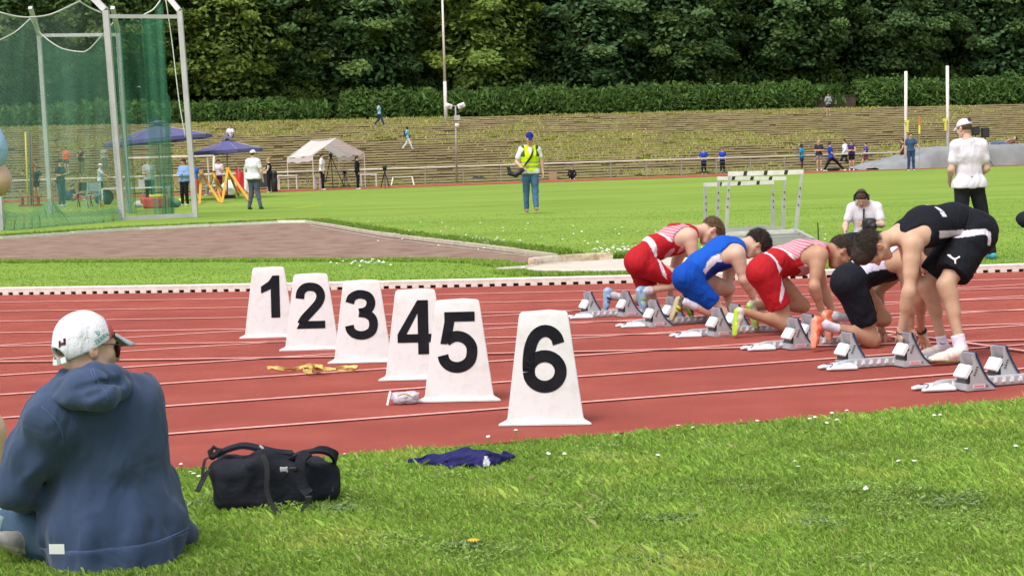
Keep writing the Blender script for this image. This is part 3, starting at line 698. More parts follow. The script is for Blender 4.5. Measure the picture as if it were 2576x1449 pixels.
tag(obj('far_wood', np_mesh('far_wood', a_, np.arange(len(a_)).reshape(-1, 4), b_, smooth=False), M_TLEAF), kind='stuff')
for a, b, v, hh, lb in ((660, 728, 128.4, .62, 'low dark brown wall between the hedges left of centre'), (2036, 2150, 128.6, .95, 'low dark brown wall in the hedge gap behind the person in grey')):
    P, Q = V(a, 288, v), V(b, 288, v); P[2] = Q[2] = PZ + hh / 2; w = MB().bar(P, Q, .35, hh); w.bar(P + ZZ * (hh / 2 + .035), Q + ZZ * (hh / 2 + .035), .45, .06); tag(w.build('low_wall', M_DWALL), lb, 'wall')
# ================================================================== PEOPLE: helpers
SK_L = (.56, .36, .25); SK_T = (.46, .27, .175); SK_P = (.60, .40, .30); SK_B = (.10, .055, .035)
M_SKIN = mat('skin', (1, 1, 1), .5, (.88, .83, .82), 11, 5, attr=True, spec=.28, bump=.2, bs=120)
M_CLOTH = mat('cloth', (1, 1, 1), .85, (.90, .90, .92), 9, 5, attr=True, spec=.12, bump=.35, bs=130)
M_SHINY = mat('sport_cloth', (1, 1, 1), .75, (.90, .90, .92), 12, 5, attr=True, spec=.12, bump=.2, bs=90)
M_HAIR = mat('hair', (1, 1, 1), .55, (.55, .5, .45), 60, 5, attr=True, spec=.3, bump=1, bs=220)
M_SHOE = mat('shoe', (1, 1, 1), .5, attr=True, spec=.4, bump=.15, bs=150)
for m_ in (M_SKIN,):
    b_ = m_.node_tree.nodes['Principled BSDF']; b_.inputs['Subsurface Weight'].default_value = .0
def wrinkle(m, scale, dist, strength=.6, st=(1, 1, .45)):
    """adds a broad, stretched crease relief below the weave relief"""
    nt = m.node_tree; b = nt.nodes['Principled BSDF']; tc = nt.nodes.new('ShaderNodeTexCoord'); mp = nt.nodes.new('ShaderNodeMapping'); mp.inputs['Scale'].default_value = st; mp.inputs['Rotation'].default_value = (.2, .5, 0)
    n = nt.nodes.new('ShaderNodeTexNoise'); n.inputs['Scale'].default_value = scale; n.inputs['Detail'].default_value = 2.5; n.inputs['Distortion'].default_value = 1.6
    bp = nt.nodes.new('ShaderNodeBump'); bp.inputs['Strength'].default_value = strength; bp.inputs['Distance'].default_value = dist
    nt.links.new(tc.outputs['Object'], mp.inputs[0]); nt.links.new(mp.outputs[0], n.inputs['Vector']); nt.links.new(n.outputs[0], bp.inputs['Height'])
    old = b.inputs['Normal'].links[0].from_node if b.inputs['Normal'].links else None
    if old is not None: nt.links.new(bp.outputs[0], old.inputs['Normal'])
    else: nt.links.new(bp.outputs[0], b.inputs['Normal'])
wrinkle(M_CLOTH, 9, .04, .4); wrinkle(M_SHINY, 13, .03, .45)
def lerp(a, b, t): return np.asarray(a, float) * (1 - t) + np.asarray(b, float) * t
def head_frame(up, fw):
    fw = unit(fw); up = unit(np.asarray(up, float) - fw * (np.asarray(up, float) @ fw)); lat = np.cross(fw, up); return lat, fw, up
def hp(c, fr, s, x, y, z): return c + (fr[0] * x + fr[1] * y + fr[2] * z) * s
def head_sdf(c, fr, s=1.0, S=None):
    S = S or SDF(); M = np.array(fr).T; h = lambda x, y, z: hp(c, fr, s, x, y, z)
    S.ell(h(0, -.012, .025), np.array([.076, .097, .090]) * s, M, .01)
    S.ell(h(0, .034, -.032), np.array([.057, .060, .080]) * s, M, .035 * s)
    S.cap(h(-.016, .070, -.098), h(.016, .070, -.098), .020 * s, k=.03 * s)
    for q in (-1, 1):
        S.cap(h(.050 * q, .012, -.055), h(.026 * q, .062, -.094), .018 * s, k=.03 * s)
        S.cap(h(.044 * q, .060, -.022), h(.030 * q, .070, -.030), .020 * s, k=.025 * s)
        S.cap(h(.014 * q, .088, .022), h(.044 * q, .076, .022), .009 * s, k=.02 * s)
    for q in (-1, 1): S.ell(h(.031 * q, .094, .003), np.array([.016, .014, .010]) * s, M, .012 * s, mode='-')
    S.cap(h(0, .086, .010), h(0, .112, -.030), .008 * s, .0115 * s, k=.012 * s)
    for q in (-1, 1): S.ell(h(.011 * q, .100, -.034), np.array([.009, .010, .008]) * s, M, .006 * s)
    S.cap(h(-.018, .088, -.060), h(.018, .088, -.060), .0075 * s, k=.008 * s)
    S.cap(h(-.015, .087, -.070), h(.015, .087, -.070), .0075 * s, k=.008 * s)
    for q in (-1, 1):
        Me = np.array([fr[0], unit(fr[1] + fr[2] * .25), unit(fr[2] - fr[1] * .25)]).T
        S.ell(h(.077 * q, -.010, -.006), np.array([.011, .019, .033]) * s, Me, .008 * s)
        S.ell(h(.087 * q, -.004, -.002), np.array([.006, .009, .019]) * s, Me, .004 * s, mode='-')
    return S
def skin_cols(base, c, fr, s):
    base = np.array(base)
    def f(Vv):
        q = (Vv - c) / s; x, y, z = q @ fr[0], q @ fr[1], q @ fr[2]; C = np.tile(base, (len(Vv), 1))
        red = np.clip(1 - (((np.abs(x) - .042) / .022) ** 2 + ((y - .07) / .04) ** 2 + ((z + .03) / .028) ** 2), 0, 1)
        red = np.maximum(red, np.clip(1 - ((np.abs(x) - .08) / .02) ** 2 - (y / .035) ** 2 - (z / .045) ** 2, 0, 1) * .9)
        red = np.maximum(red, np.clip(1 - (x / .02) ** 2 - ((y - .112) / .02) ** 2 - ((z + .03) / .02) ** 2, 0, 1) * .8)
        C = C * (1 - red[:, None] * np.array([[.02, .22, .22]]))
        lip = (np.abs(x) < .024) & (y > .078) & (np.abs(z + .065) < .0105); C[lip] *= np.array([.82, .55, .55])
        return C
    return f
def hair_sdf(c, fr, s, th=.010, top=.0, face=.0, low=-.045, seed=1, amp=.005, fq=130, nape=.0):
    S = SDF(); M = np.array(fr).T; h = lambda x, y, z: hp(c, fr, s, x, y, z)
    S.ell(h(0, -.013, .026), (np.array([.076, .097, .090]) + th) * s, M, .01)
    if top: S.ell(h(0, .035, .085), np.array([.062, .070, .032 + top]) * s, M, .03)
    S.ell(h(0, .125 + face, -.045), np.array([.125, .085, .105]) * s, M, .01, mode='-')
    for q in (-1, 1): S.ell(h(.085 * q, .012, -.030), np.array([.03, .032, .045]) * s, M, .01, mode='-')
    S.cut(h(0, -.05, low), -fr[2] * .93 + fr[1] * .36)
    S.fn(folds(amp * s, fq / s, seed=seed, nw=8)); return S
def strands(name, c, fr, s, n, ln, col, parent, seed=1, th=.012, fwd=0.0, region=None):
    """short hair strands standing a little off the scalp"""
    g = np.random.default_rng(seed); q = g.normal(size=(n * 3, 3)); q /= np.linalg.norm(q, axis=1)[:, None]
    r = np.array([.076, .097, .090]) + th; p = q * r; p[:, 1] -= .013; p[:, 2] += .026
    ok = ~((p[:, 1] > .045) & (p[:, 2] < .060)) & (p[:, 2] > -.035 + .3 * (p[:, 1] + .05)) & ~((np.abs(p[:, 0]) > .06) & (p[:, 2] < .012) & (p[:, 1] > -.045))
    p, q = p[ok][:n], q[ok][:n]; n = len(p)
    d = q * .55 + np.array([0, .9 * fwd, -.1]) + g.normal(0, .35, (n, 3)); d /= np.linalg.norm(d, axis=1)[:, None]
    sd = np.cross(d, q); sd /= np.linalg.norm(sd, axis=1)[:, None] + 1e-9; l_ = ln * g.uniform(.5, 1.3, n)[:, None]; w = .0013
    T = np.stack([p - sd * w, p + sd * w, p + d * l_], 1).reshape(-1, 3)
    Wd = c + (T[:, 0:1] * fr[0] + T[:, 1:2] * fr[1] + T[:, 2:3] * fr[2]) * s
    C = np.repeat(np.array([col]) * g.uniform(.5, 1.7, (n, 1)), 3, 0)
    return obj(name, np_mesh(name, Wd, np.arange(len(Wd)).reshape(-1, 3), C, False), M_HAIR, parent)
def hand_sdf(S, wr, d, n, side=1, curl=.35, spread=.12, s=1.0, thumb=1.0):
    d = unit(d); n = unit(np.asarray(n, float) - d * (np.asarray(n, float) @ d)); w = np.cross(n, d) * side
    P = lambda a, b, c_: wr + (d * a + w * b + n * c_) * s
    S.cap(P(-.03, 0, 0), P(.02, 0, 0), .024 * s, .026 * s, k=.015 * s, w=w, ws=1.15)
    S.cap(P(.02, 0, 0), P(.078, 0, .003), .0165 * s, .0145 * s, k=.015 * s, w=w, ws=2.5)
    for i, (off, ln_) in enumerate(((.031, .070), (.0105, .080), (-.0105, .074), (-.030, .058))):
        a = spread * (1.5 - i); p = P(.082, off, .003); dd = unit(d * COS(a) + w * SIN(a)); th = curl * .5
        for k, (fl, r) in enumerate(((.46, .0092), (.31, .0083), (.23, .0074))):
            dk = unit(dd * COS(th) + n * SIN(th)); q = p + dk * ln_ * fl * s; S.cap(p, q, r * s, r * .93 * s, k=.004 * s); p = q; th += curl * (1.0 + .25 * k)
    p = P(.022, .026, .006); dd = unit(d * .62 + w * .72 * thumb + n * .25)
    S.cap(p, p + dd * .045 * s, .013 * s, .0105 * s, k=.012 * s); p = p + dd * .045 * s; dd = unit(dd + d * .5)
    S.cap(p, p + dd * .032 * s, .0100 * s, .0080 * s, k=.004 * s)
    return S
def leg_prims(S, hi, kn, an, s=1.0, back=None, calf=True):
    S.cap(hi, kn, .086 * s, .056 * s, k=.03)
    S.cap(lerp(hi, kn, .15), lerp(hi, kn, .6), .084 * s, .068 * s, k=.03)
    sh = unit(an - kn); b = (hi - kn) - sh * ((hi - kn) @ sh); b = unit(b) if np.linalg.norm(b) > .06 or back is None else unit(back)
    S.cap(kn - b * .004, kn + sh * .05 - b * .006, .054 * s, .048 * s, k=.03)
    S.cap(kn, an, .045 * s, .031 * s, k=.03)
    if calf: S.cap(lerp(kn, an, .14) + b * .020 * s, lerp(kn, an, .42) + b * .018 * s, .047 * s, .036 * s, k=.04)
def arm_prims(S, sh, el, wr, s=1.0):
    S.cap(sh, lerp(sh, el, .3), .058 * s, .052 * s, k=.035); S.cap(lerp(sh, el, .1), el, .047 * s, .038 * s, k=.03)
    S.cap(lerp(sh, el, .35), lerp(sh, el, .6), .049 * s, .046 * s, k=.03)
    S.cap(el, wr, .039 * s, .0265 * s, k=.02); S.cap(lerp(el, wr, .10), lerp(el, wr, .35), .043 * s, .038 * s, k=.03)
def torso_prims(S, J, s=1.0, full=1.0):
    lat = unit(J['shF'] - J['shN']); lh = unit(J['hiF'] - J['hiN']); f = s * full
    S.cap(J['pel'] - lh * .055 * s, J['pel'] + lh * .055 * s, .112 * f, k=.03)
    for q in ('hiN', 'hiF'):
        bk = J.get('back'); c = J[q] + (bk * .035 * s if bk is not None else 0); S.cap(c, c, .098 * f, k=.05)
    S.cap(J['pel'], J['wai'], .112 * f, .103 * f, k=.04, w=lat, ws=1.25)
    S.cap(J['wai'], J['che'], .103 * f, .122 * f, k=.05, w=lat, ws=1.28)
    up = lerp(J['che'], J['neck'], .62); S.cap(J['che'], up, .120 * f, .088 * f, k=.05, w=lat, ws=1.35)
    for q in ('shN', 'shF'):
        S.cap(J[q], lerp(J[q], J['neck'], .8), .058 * s, .046 * s, k=.05); S.cap(lerp(J[q], J['che'], .15), lerp(J[q], J['wai'], .55), .060 * s, .060 * s, k=.06)
    S.cap(J['neck'], lerp(J['neck'], J['head'], .45), .058 * s, .054 * s, k=.04)
def obox(S, c, ax, hf, mode='-', k=.004, r=.002):
    a = unit(ax); x = np.cross(a, [0.12, .3, 1.0]); x = unit(x); y = np.cross(a, x); return S.box(c, hf, np.array([a, x, y]).T, r, k, mode)
def shoe_sdf(an, heel, toe, sole_n, s=1.0):
    """sole_n points from the sole towards the ankle"""
    d = unit(toe - heel); n = unit(np.asarray(sole_n, float) - d * (np.asarray(sole_n, float) @ d)); w = np.cross(d, n); Ls = .285 * s; h0 = heel
    P = lambda a, b, c_: h0 + d * a * s + w * b * s + n * c_ * s
    S = SDF(); S.cap(P(.035, 0, .040), P(.10, 0, .048), .036 * s, .039 * s, k=.02); S.cap(P(.10, 0, .046), P(.20, 0, .030), .038 * s, .028 * s, k=.02, w=w, ws=1.2)
    S.cap(P(.19, .004, .026), P(.25, 0, .022), .027 * s, .020 * s, k=.02, w=w, ws=1.55)
    S.cap(P(.035, 0, .05), P(.038, 0, .075), .035 * s, .034 * s, k=.02)
    S.cap(P(.035, 0, .012), P(.16, 0, .012), .020 * s, .019 * s, k=.006, w=w, ws=1.85); S.cap(P(.16, 0, .012), P(.255, 0, .020), .017 * s, .012 * s, k=.01, w=w, ws=2.5)
    S.cut(P(0, 0, -.001), -n)
    return S, (h0, d, w, n)
def add_shoe(parent, an, heel, toe, sn, cols, h=.007, s=1.0, sock=None, shin=None, laces=None, sockh=.10):
    S, (h0, d, w, n) = shoe_sdf(an, heel, toe, sn, s)
    upc, solec, acc = [np.array(c) for c in cols]
    def cf(Vv):
        q = (Vv - h0) / s; a, b, c_ = q @ d, q @ w, q @ n; C = np.tile(upc, (len(Vv), 1))
        st = (np.abs(a - .11 - .35 * (c_ - .03)) < .013) | (np.abs(a - .150 - .35 * (c_ - .03)) < .009); C[st & (c_ > .02) & (c_ < .07)] = acc
        C[(a > .21)] = acc * .6 + upc * .4; C[c_ < .020] = solec; return C
    sdf_obj('shoe', S, h, M_SHOE, parent, colf=cf)
    if sock is not None:
        K = SDF(); top = an + unit(shin) * sockh * s
        K.cap(an - n * .02 * s, an + unit(shin) * .3 * s, .041 * s, .047 * s, k=.01); K.cap(an, h0 + d * .05 * s + n * .05 * s, .038 * s, k=.02); K.cut(top, shin)
        sdf_obj('sock', K, h, M_CLOTH, parent, col=sock)

def lanecol(base, polys, v):
    """returns colf: patches given as outlines in the lane's vertical plane at offset v"""
    PP = []
    for conv, col, pts, *mode in polys:
        q = [V(*conv(*p), v) for p in pts]; PP.append(([(a @ LU, a[2]) for a in q], np.array(col), mode[0] if mode else None))
    def f(Vv):
        C = np.tile(np.array(base, float), (len(Vv), 1)); u, z = Vv @ LU, Vv[:, 2]
        for poly, col, mode in PP:
            m = inpoly(u, z, poly)
            if mode == 'stripes': a = np.clip(.28 + .5 * np.sin((z * .9 + u * .45) * 260 + 2.5 * np.sin(u * 25)), 0, .85); C[m] = (C[m] * a[m, None] + col[None] * (1 - a[m, None]))
            elif mode == 'streak': a = (vnoise(u, z, 24, 5) > .05); C[m & a] = col
            else: C[m] = col
        return C
    return f
def face_bits(parent, c, fr, s, haircol, brows=True, eyes=True):
    for q in (-1, 1):
        if brows: MB().tube([hp(c, fr, s, q * .016, .097, .021), hp(c, fr, s, q * .032, .093, .027), hp(c, fr, s, q * .048, .082, .021)], [.003 * s, .0036 * s, .002 * s], 6).build('eyebrow', mat('brow_%d' % int(haircol[0] * 1000), haircol, .8), parent, True)
        if eyes:
            E = SDF(); E.ell(hp(c, fr, s, q * .031, .080, .003), np.array([.012, .012, .0085]) * s, np.array(fr).T)
            cc_ = hp(c, fr, s, q * .031, .093, .001)
            def cf(Vv, cc_=cc_):
                C = np.tile(np.array([.6, .57, .54]), (len(Vv), 1)); C[np.linalg.norm(Vv - cc_, axis=1) < .0065 * s] = np.array([.03, .02, .015])
                C[((Vv - c) @ fr[2]) / s > .0055] = np.array([.3, .18, .14]); return C
            sdf_obj('eye', E, .0025, M_SHOE, parent, colf=cf)
# ================================================================== SPRINTERS
def sprinter(label, v, P, head_up, head_fw, skin, hair, top, shorts, shoeN, shoeF, sock=None, hairopt=None, toppoly=(), shpoly=(), back=(-.8, .6), hem=.62, loose=0.006, mirror=1, full=1.0, hs=1.0, longtop=False, face=-1, armhole=.075, ribs=None, low_cut=.32, strap=.0, sockh=.1):
    """P: joint -> (conv, x, y, dv); image measurements turned into points on vertical planes along the lane"""
    J = {k: V(*q[0](q[1], q[2]), v + q[3]) for k, q in P.items()}
    fr2 = lambda a: unit(LU * a[0] + ZZ * a[1] + LN * (a[2] if len(a) > 2 else 0))
    fr = head_frame(fr2(head_up), fr2(head_fw)); c = J['head']; J['back'] = fr2(back)
    base = L(J['pel'] @ LU, v); t = empty('person', (base[0], base[1], .02), 0, label, 'person', 'sprinters at the start')
    B = SDF(); torso_prims(B, J, .97, full)
    for q in 'NF': leg_prims(B, J['hi' + q], J['kn' + q], J['an' + q], .97); arm_prims(B, J['sh' + q], J['el' + q], J['wr' + q], .97)
    H = SDF(); head_sdf(c, fr, hs, H); H.cap(lerp(J['neck'], c, .15), hp(c, fr, hs, 0, -.025, -.05), .055, .054, k=.03)
    HN = [SDF(), SDF()]
    for i, q in enumerate('NF'):
        d = unit(J['ti' + q] - J['wr' + q]); side = 1 if i == 0 else -1
        hand_sdf(HN[i], J['wr' + q], d, LU * .85 * mirror + LN * .3 * (1 if q == 'N' else -1), side * mirror * 1, .45, .22, 1.0)
    body = sdf_obj('body', B, .0118, M_SKIN, t, colf=skin_cols(skin, c, fr, hs), extra=[(H, .0050, 0), (HN[0], .0048, 0), (HN[1], .0055, 0)])
    # shorts
    lat = unit(J['hiF'] - J['hiN']); ax = unit(J['wai'] - J['pel'])
    for nm in ('shorts',):
        K = SDF(); K.cap(J['pel'] - lat * .055, J['pel'] + lat * .055, .112 * full, k=.03)
        for q in ('hiN', 'hiF'): cc_ = J[q] + J['back'] * .035; K.cap(cc_, cc_, .097 * full, k=.05)
        K.cap(J['pel'], J['wai'], .109 * full, .100 * full, k=.04, w=lat, ws=1.25)
        for q in 'NF':
            hi, kn = J['hi' + q], J['kn' + q]; e = lerp(hi, kn, hem)
            K.cap(hi, lerp(hi, kn, 1.0), .084, .056 + loose * 1.2, k=.03); K.cap(lerp(hi, kn, .15), lerp(hi, kn, .6), .082 + loose * .5, .067 + loose, k=.03)
        for q in 'NF':
            hi, kn = J['hi' + q], J['kn' + q]; a = unit(kn - hi); obox(K, lerp(hi, kn, hem) + a * .15, a, (.15, .115, .115))
        if loose > .01: obox(K, lerp(J['pel'], J['wai'], .85) + ax * .12 + ZZ * .03, ax, (.12, .16, .16))
        else: K.cut(lerp(J['pel'], J['wai'], .55), ax)
        K.fn(folds(.0028 + loose * .12, 38, seed=int(v * 10)))
        sdf_obj('shorts', K, .0085, M_SHINY, t, t=.006 + loose, colf=lanecol(shorts, shpoly, v - .1))
    # singlet
    T = SDF(); lat2 = unit(J['shF'] - J['shN'])
    T.cap(J['pel'], J['wai'], .112 * full, .103 * full, k=.04, w=lat2, ws=1.25); T.cap(J['wai'], J['che'], .103 * full, .122 * full, k=.05, w=lat2, ws=1.28)
    up = lerp(J['che'], J['neck'], .62); T.cap(J['che'], up, .120 * full, .088 * full, k=.05, w=lat2, ws=1.35)
    for q in ('shN', 'shF'): T.cap(J[q], lerp(J[q], J['neck'], .8), .056, .045, k=.05); T.cap(lerp(J[q], J['che'], .15), lerp(J[q], J['wai'], .55), .058, .058, k=.06)
    for q in ('shN', 'shF'):
        c1 = J[q] + lat2 * (-.045 if q == 'shN' else .045); dn = unit(J['che'] - J['neck'])
        T.cap(c1, c1 + dn * .07, .112 + armhole - .075, .085 + armhole - .075, k=.01, mode='-')
    if ribs:
        for conv, x0, y0, d0, x1, y1, d1, r_ in ribs: T.cap(V(*conv(x0, y0), v + d0), V(*conv(x1, y1), v + d1), r_, r_ * .92, k=.01, mode='-')
    T.cut(lerp(J['neck'], J['head'], .02), unit(J['head'] - J['neck'])); T.ell(lerp(J['neck'], J['head'], .15), (.085, .085, .085), None, .01, mode='-')
    T.cut(lerp(J['pel'], J['wai'], low_cut), -ax); T.fn(folds(.0030, 34, axis=ax, seed=int(v * 7)))
    sdf_obj('singlet', T, .0080, M_SHINY, t, t=.0075, colf=lanecol(top, toppoly, v - .16))
    ho = dict(th=.010, top=.0, seed=int(v * 3)); ho.update(hairopt or {}); st = ho.pop('st', .012)
    sdf_obj('hair', hair_sdf(c, fr, hs, **ho), .0050, M_HAIR, t, col=hair); strands('hair_strands', c, fr, hs, 3200, st, hair, t, int(v), ho['th'], .4)
    face_bits(t, c, fr, hs, hair)
    for q, sp in (('N', shoeN), ('F', shoeF)):
        cols, dvv, snv = sp[0], sp[1], sp[2]
        he = V(*P['he' + q][0](P['he' + q][1], P['he' + q][2]), v + P['he' + q][3]); to = V(*P['to' + q][0](P['to' + q][1], P['to' + q][2]), v + P['to' + q][3])
        add_shoe(t, J['an' + q], he, to, fr2(snv), cols, .0065, np.clip(np.linalg.norm(to - he) / .27, .80, 1.05), sock, J['kn' + q] - J['an' + q], sockh=sockh)
    return t, J
RED, WHT, PNK = (.40, .014, .020), (.66, .62, .68), (.62, .38, .44)
blu, navy = (.008, .085, .46), (.010, .030, .24)
BLKs = (.010, .011, .016)
# lane 1
sprinter('sprinter in red with short fair hair kneeling in the farthest lane', 15.75, dict(
    pel=(CA, 482, 590, 0), wai=(CA, 630, 455, 0), che=(CA, 830, 370, 0), neck=(CA, 1005, 300, 0), head=(CA, 1178, 285, 0),
    shN=(CA, 975, 345, -.17), shF=(CA, 930, 400, .17), elN=(CA, 1010, 590, -.20), elF=(CA, 795, 690, .22), wrN=(CA, 1060, 900, -.15), wrF=(CA, 775, 950, .2), tiN=(CA, 1100, 1040, -.15), tiF=(CA, 725, 1055, .2),
    hiN=(CA, 490, 625, -.095), hiF=(CA, 500, 650, .095), knN=(CA, 960, 800, -.11), knF=(CA, 600, 1005, .11), anN=(CA, 535, 880, -.12), anF=(CA, 225, 925, .12),
    heN=(CA, 440, 850, -.12), toN=(CA, 505, 1110, -.12), heF=(CA, 130, 850, .12), toF=(CA, 128, 1080, .12)),
    (.94, .35), (.35, -.94), SK_P, (.16, .10, .055), RED, RED, (((.20, .34, .52), (.30, .45, .60), (.45, .62, .12)), 0, (.85, .2)), (((.28, .40, .58), (.25, .40, .55), (.02, .03, .10)), 0, (.95, .1)), WHT,
    dict(th=.006, top=.006, low=-.02), [
        (CA, PNK, [(560, 360), (600, 330), (750, 262), (985, 215), (975, 310), (900, 350), (790, 400), (700, 315)], 'stripes'), (CA, WHT, [(690, 305), (720, 315), (775, 350), (800, 400), (770, 390), (740, 345)]),
        (CA, PNK, [(800, 470), (960, 385), (955, 470), (760, 600), (740, 560)], 'streak'), (CA, WHT, [(565, 350), (622, 345), (655, 440), (660, 560), (625, 560), (610, 470)])],
    [(CA, WHT, [(630, 560), (662, 580), (680, 660), (708, 762), (665, 720), (640, 650)])], sockh=.07)
# lane 2
sprinter('sprinter in blue with dark hair kneeling between the two runners in red', 14.55, dict(
    pel=(CA, 975, 750, 0), wai=(CA, 1085, 630, 0), che=(CA, 1300, 500, 0), neck=(CA, 1462, 440, 0), head=(CA, 1622, 425, 0),
    shN=(CA, 1440, 520, -.18), shF=(CA, 1385, 570, .18), elN=(CA, 1500, 760, -.2), elF=(CA, 1330, 850, .2), wrN=(CA, 1605, 955, -.15), wrF=(CA, 1365, 1040, .15), tiN=(CA, 1650, 1060, -.15), tiF=(CA, 1390, 1140, .15),
    hiN=(CA, 965, 775, -.095), hiF=(CA, 1010, 760, .095), knN=(CA, 1315, 1150, -.12), knF=(CA, 1345, 850, .12), anN=(CA, 930, 995, -.12), anF=(CA, 940, 960, .12),
    heN=(CA, 850, 920, -.12), toN=(CA, 765, 1170, -.12), heF=(CA, 880, 930, .12), toF=(CA, 965, 1120, .12)),
    (.97, .22), (.22, -.97), SK_P, (.035, .024, .018), blu, (.006, .065, .38), (((.10, .095, .06), (.45, .36, .22), (.55, .70, .04)), 0, (.9, .5)), (((.03, .035, .08), (.40, .62, .05), (.30, .45, .05)), 0, (.95, .3)), (.70, .66, .76),
    dict(th=.016, top=.016, low=-.035, amp=.008, fq=95, st=.022), [
        (CA, WHT, [(1300, 495), (1345, 500), (1362, 575), (1240, 600), (1185, 660), (1145, 705), (1118, 765), (1080, 740), (1110, 690), (1150, 600), (1200, 545)]),
        (CA, navy, [(1362, 575), (1480, 560), (1440, 650), (1250, 720), (1150, 780), (1118, 765), (1150, 700), (1190, 655), (1240, 600)])], sockh=.13)
# lane 3
sprinter('sprinter in red with brown hair kneeling in front of the one in blue', 13.34, dict(
    pel=(CA, 1708, 690, 0), wai=(CA, 1860, 590, 0), che=(CB, 140, 470, 0), neck=(CB, 300, 415, 0), head=(CB, 412, 428, 0),
    shN=(CB, 275, 455, -.18), shF=(CB, 245, 510, .18), elN=(CB, 238, 660, -.22), elF=(CB, 305, 700, .2), wrN=(CB, 290, 830, -.18), wrF=(CB, 372, 850, .15), tiN=(CB, 300, 920, -.18), tiF=(CB, 395, 940, .15),
    hiN=(CA, 1705, 725, -.095), hiF=(CA, 1740, 710, .095), knN=(CA, 1940, 1225, -.12), knF=(CB, 160, 790, .12), anN=(CA, 1490, 1075, -.12), anF=(CA, 1600, 1030, .12),
    heN=(CA, 1420, 1040, -.12), toN=(CA, 1395, 1310, -.12), heF=(CA, 1525, 1000, .12), toF=(CA, 1595, 1210, .12)),
    (.89, .45), (.45, -.89), SK_T, (.055, .038, .026), RED, RED, (((.58, .54, .50), (.42, .62, .05), (.50, .46, .44)), 0, (.9, .2)), (((.40, .42, .30), (.35, .55, .10), (.05, .2, .25)), 0, (.95, .2)), None,
    dict(th=.007, top=.006, low=-.02, amp=.005), [
        (CA, PNK, [(1830, 450), (1980, 390), (2160, 350), (2400, 340), (2380, 430), (2160, 500), (2010, 570), (1940, 480)], 'stripes'), (CA, WHT, [(1880, 455), (1920, 460), (1985, 520), (2010, 575), (1975, 555), (1930, 490)]),
        (CA, PNK, [(1990, 680), (2180, 580), (2330, 520), (2300, 640), (2000, 820)], 'streak'), (CA, WHT, [(1745, 490), (1802, 482), (1870, 655), (1815, 705), (1790, 600)])],
    [(CA, WHT, [(1840, 745), (1888, 770), (1860, 860), (1795, 1012), (1790, 940), (1815, 830)]), (CA, WHT, [(1745, 490), (1802, 482), (1870, 655), (1815, 705), (1790, 600)])])
# lane 4
sprinter('sprinter in black shorts and white and black top kneeling, orange shoes on the blocks', 12.14, dict(
    pel=(CB, 482, 632, 0), wai=(CB, 610, 555, 0), che=(CB, 760, 490, 0), neck=(CB, 895, 440, 0), head=(CB, 1000, 470, 0),
    shN=(CB, 850, 500, -.17), shF=(CB, 800, 560, .17), elN=(CB, 885, 745, -.15), elF=(CB, 665, 700, .2), wrN=(CB, 890, 960, -.1), wrF=(CB, 690, 930, .2), tiN=(CB, 900, 1060, -.1), tiF=(CB, 700, 1010, .2),
    hiN=(CB, 482, 665, -.095), hiF=(CB, 510, 650, .095), knN=(CB, 632, 1025, -.12), knF=(CB, 705, 880, .12), anN=(CB, 320, 925, -.12), anF=(CB, 385, 865, .12),
    heN=(CB, 232, 865, -.12), toN=(CB, 222, 1085, -.12), heF=(CB, 292, 835, .12), toF=(CB, 330, 1020, .12)),
    (.9, .1), (.3, -.95), SK_T, (.04, .03, .02), (.62, .58, .72), BLKs, (((.72, .15, .085), (.80, .34, .22), (.62, .09, .05)), 0, (.9, .3)), (((.72, .15, .085), (.80, .34, .22), (.62, .09, .05)), 0, (.95, .1)), (.70, .68, .76),
    dict(th=.01), [(CB, BLKs, [(590, 590), (640, 560), (760, 545), (900, 500), (900, 640), (600, 680)])], [], hem=.72, sockh=.12)
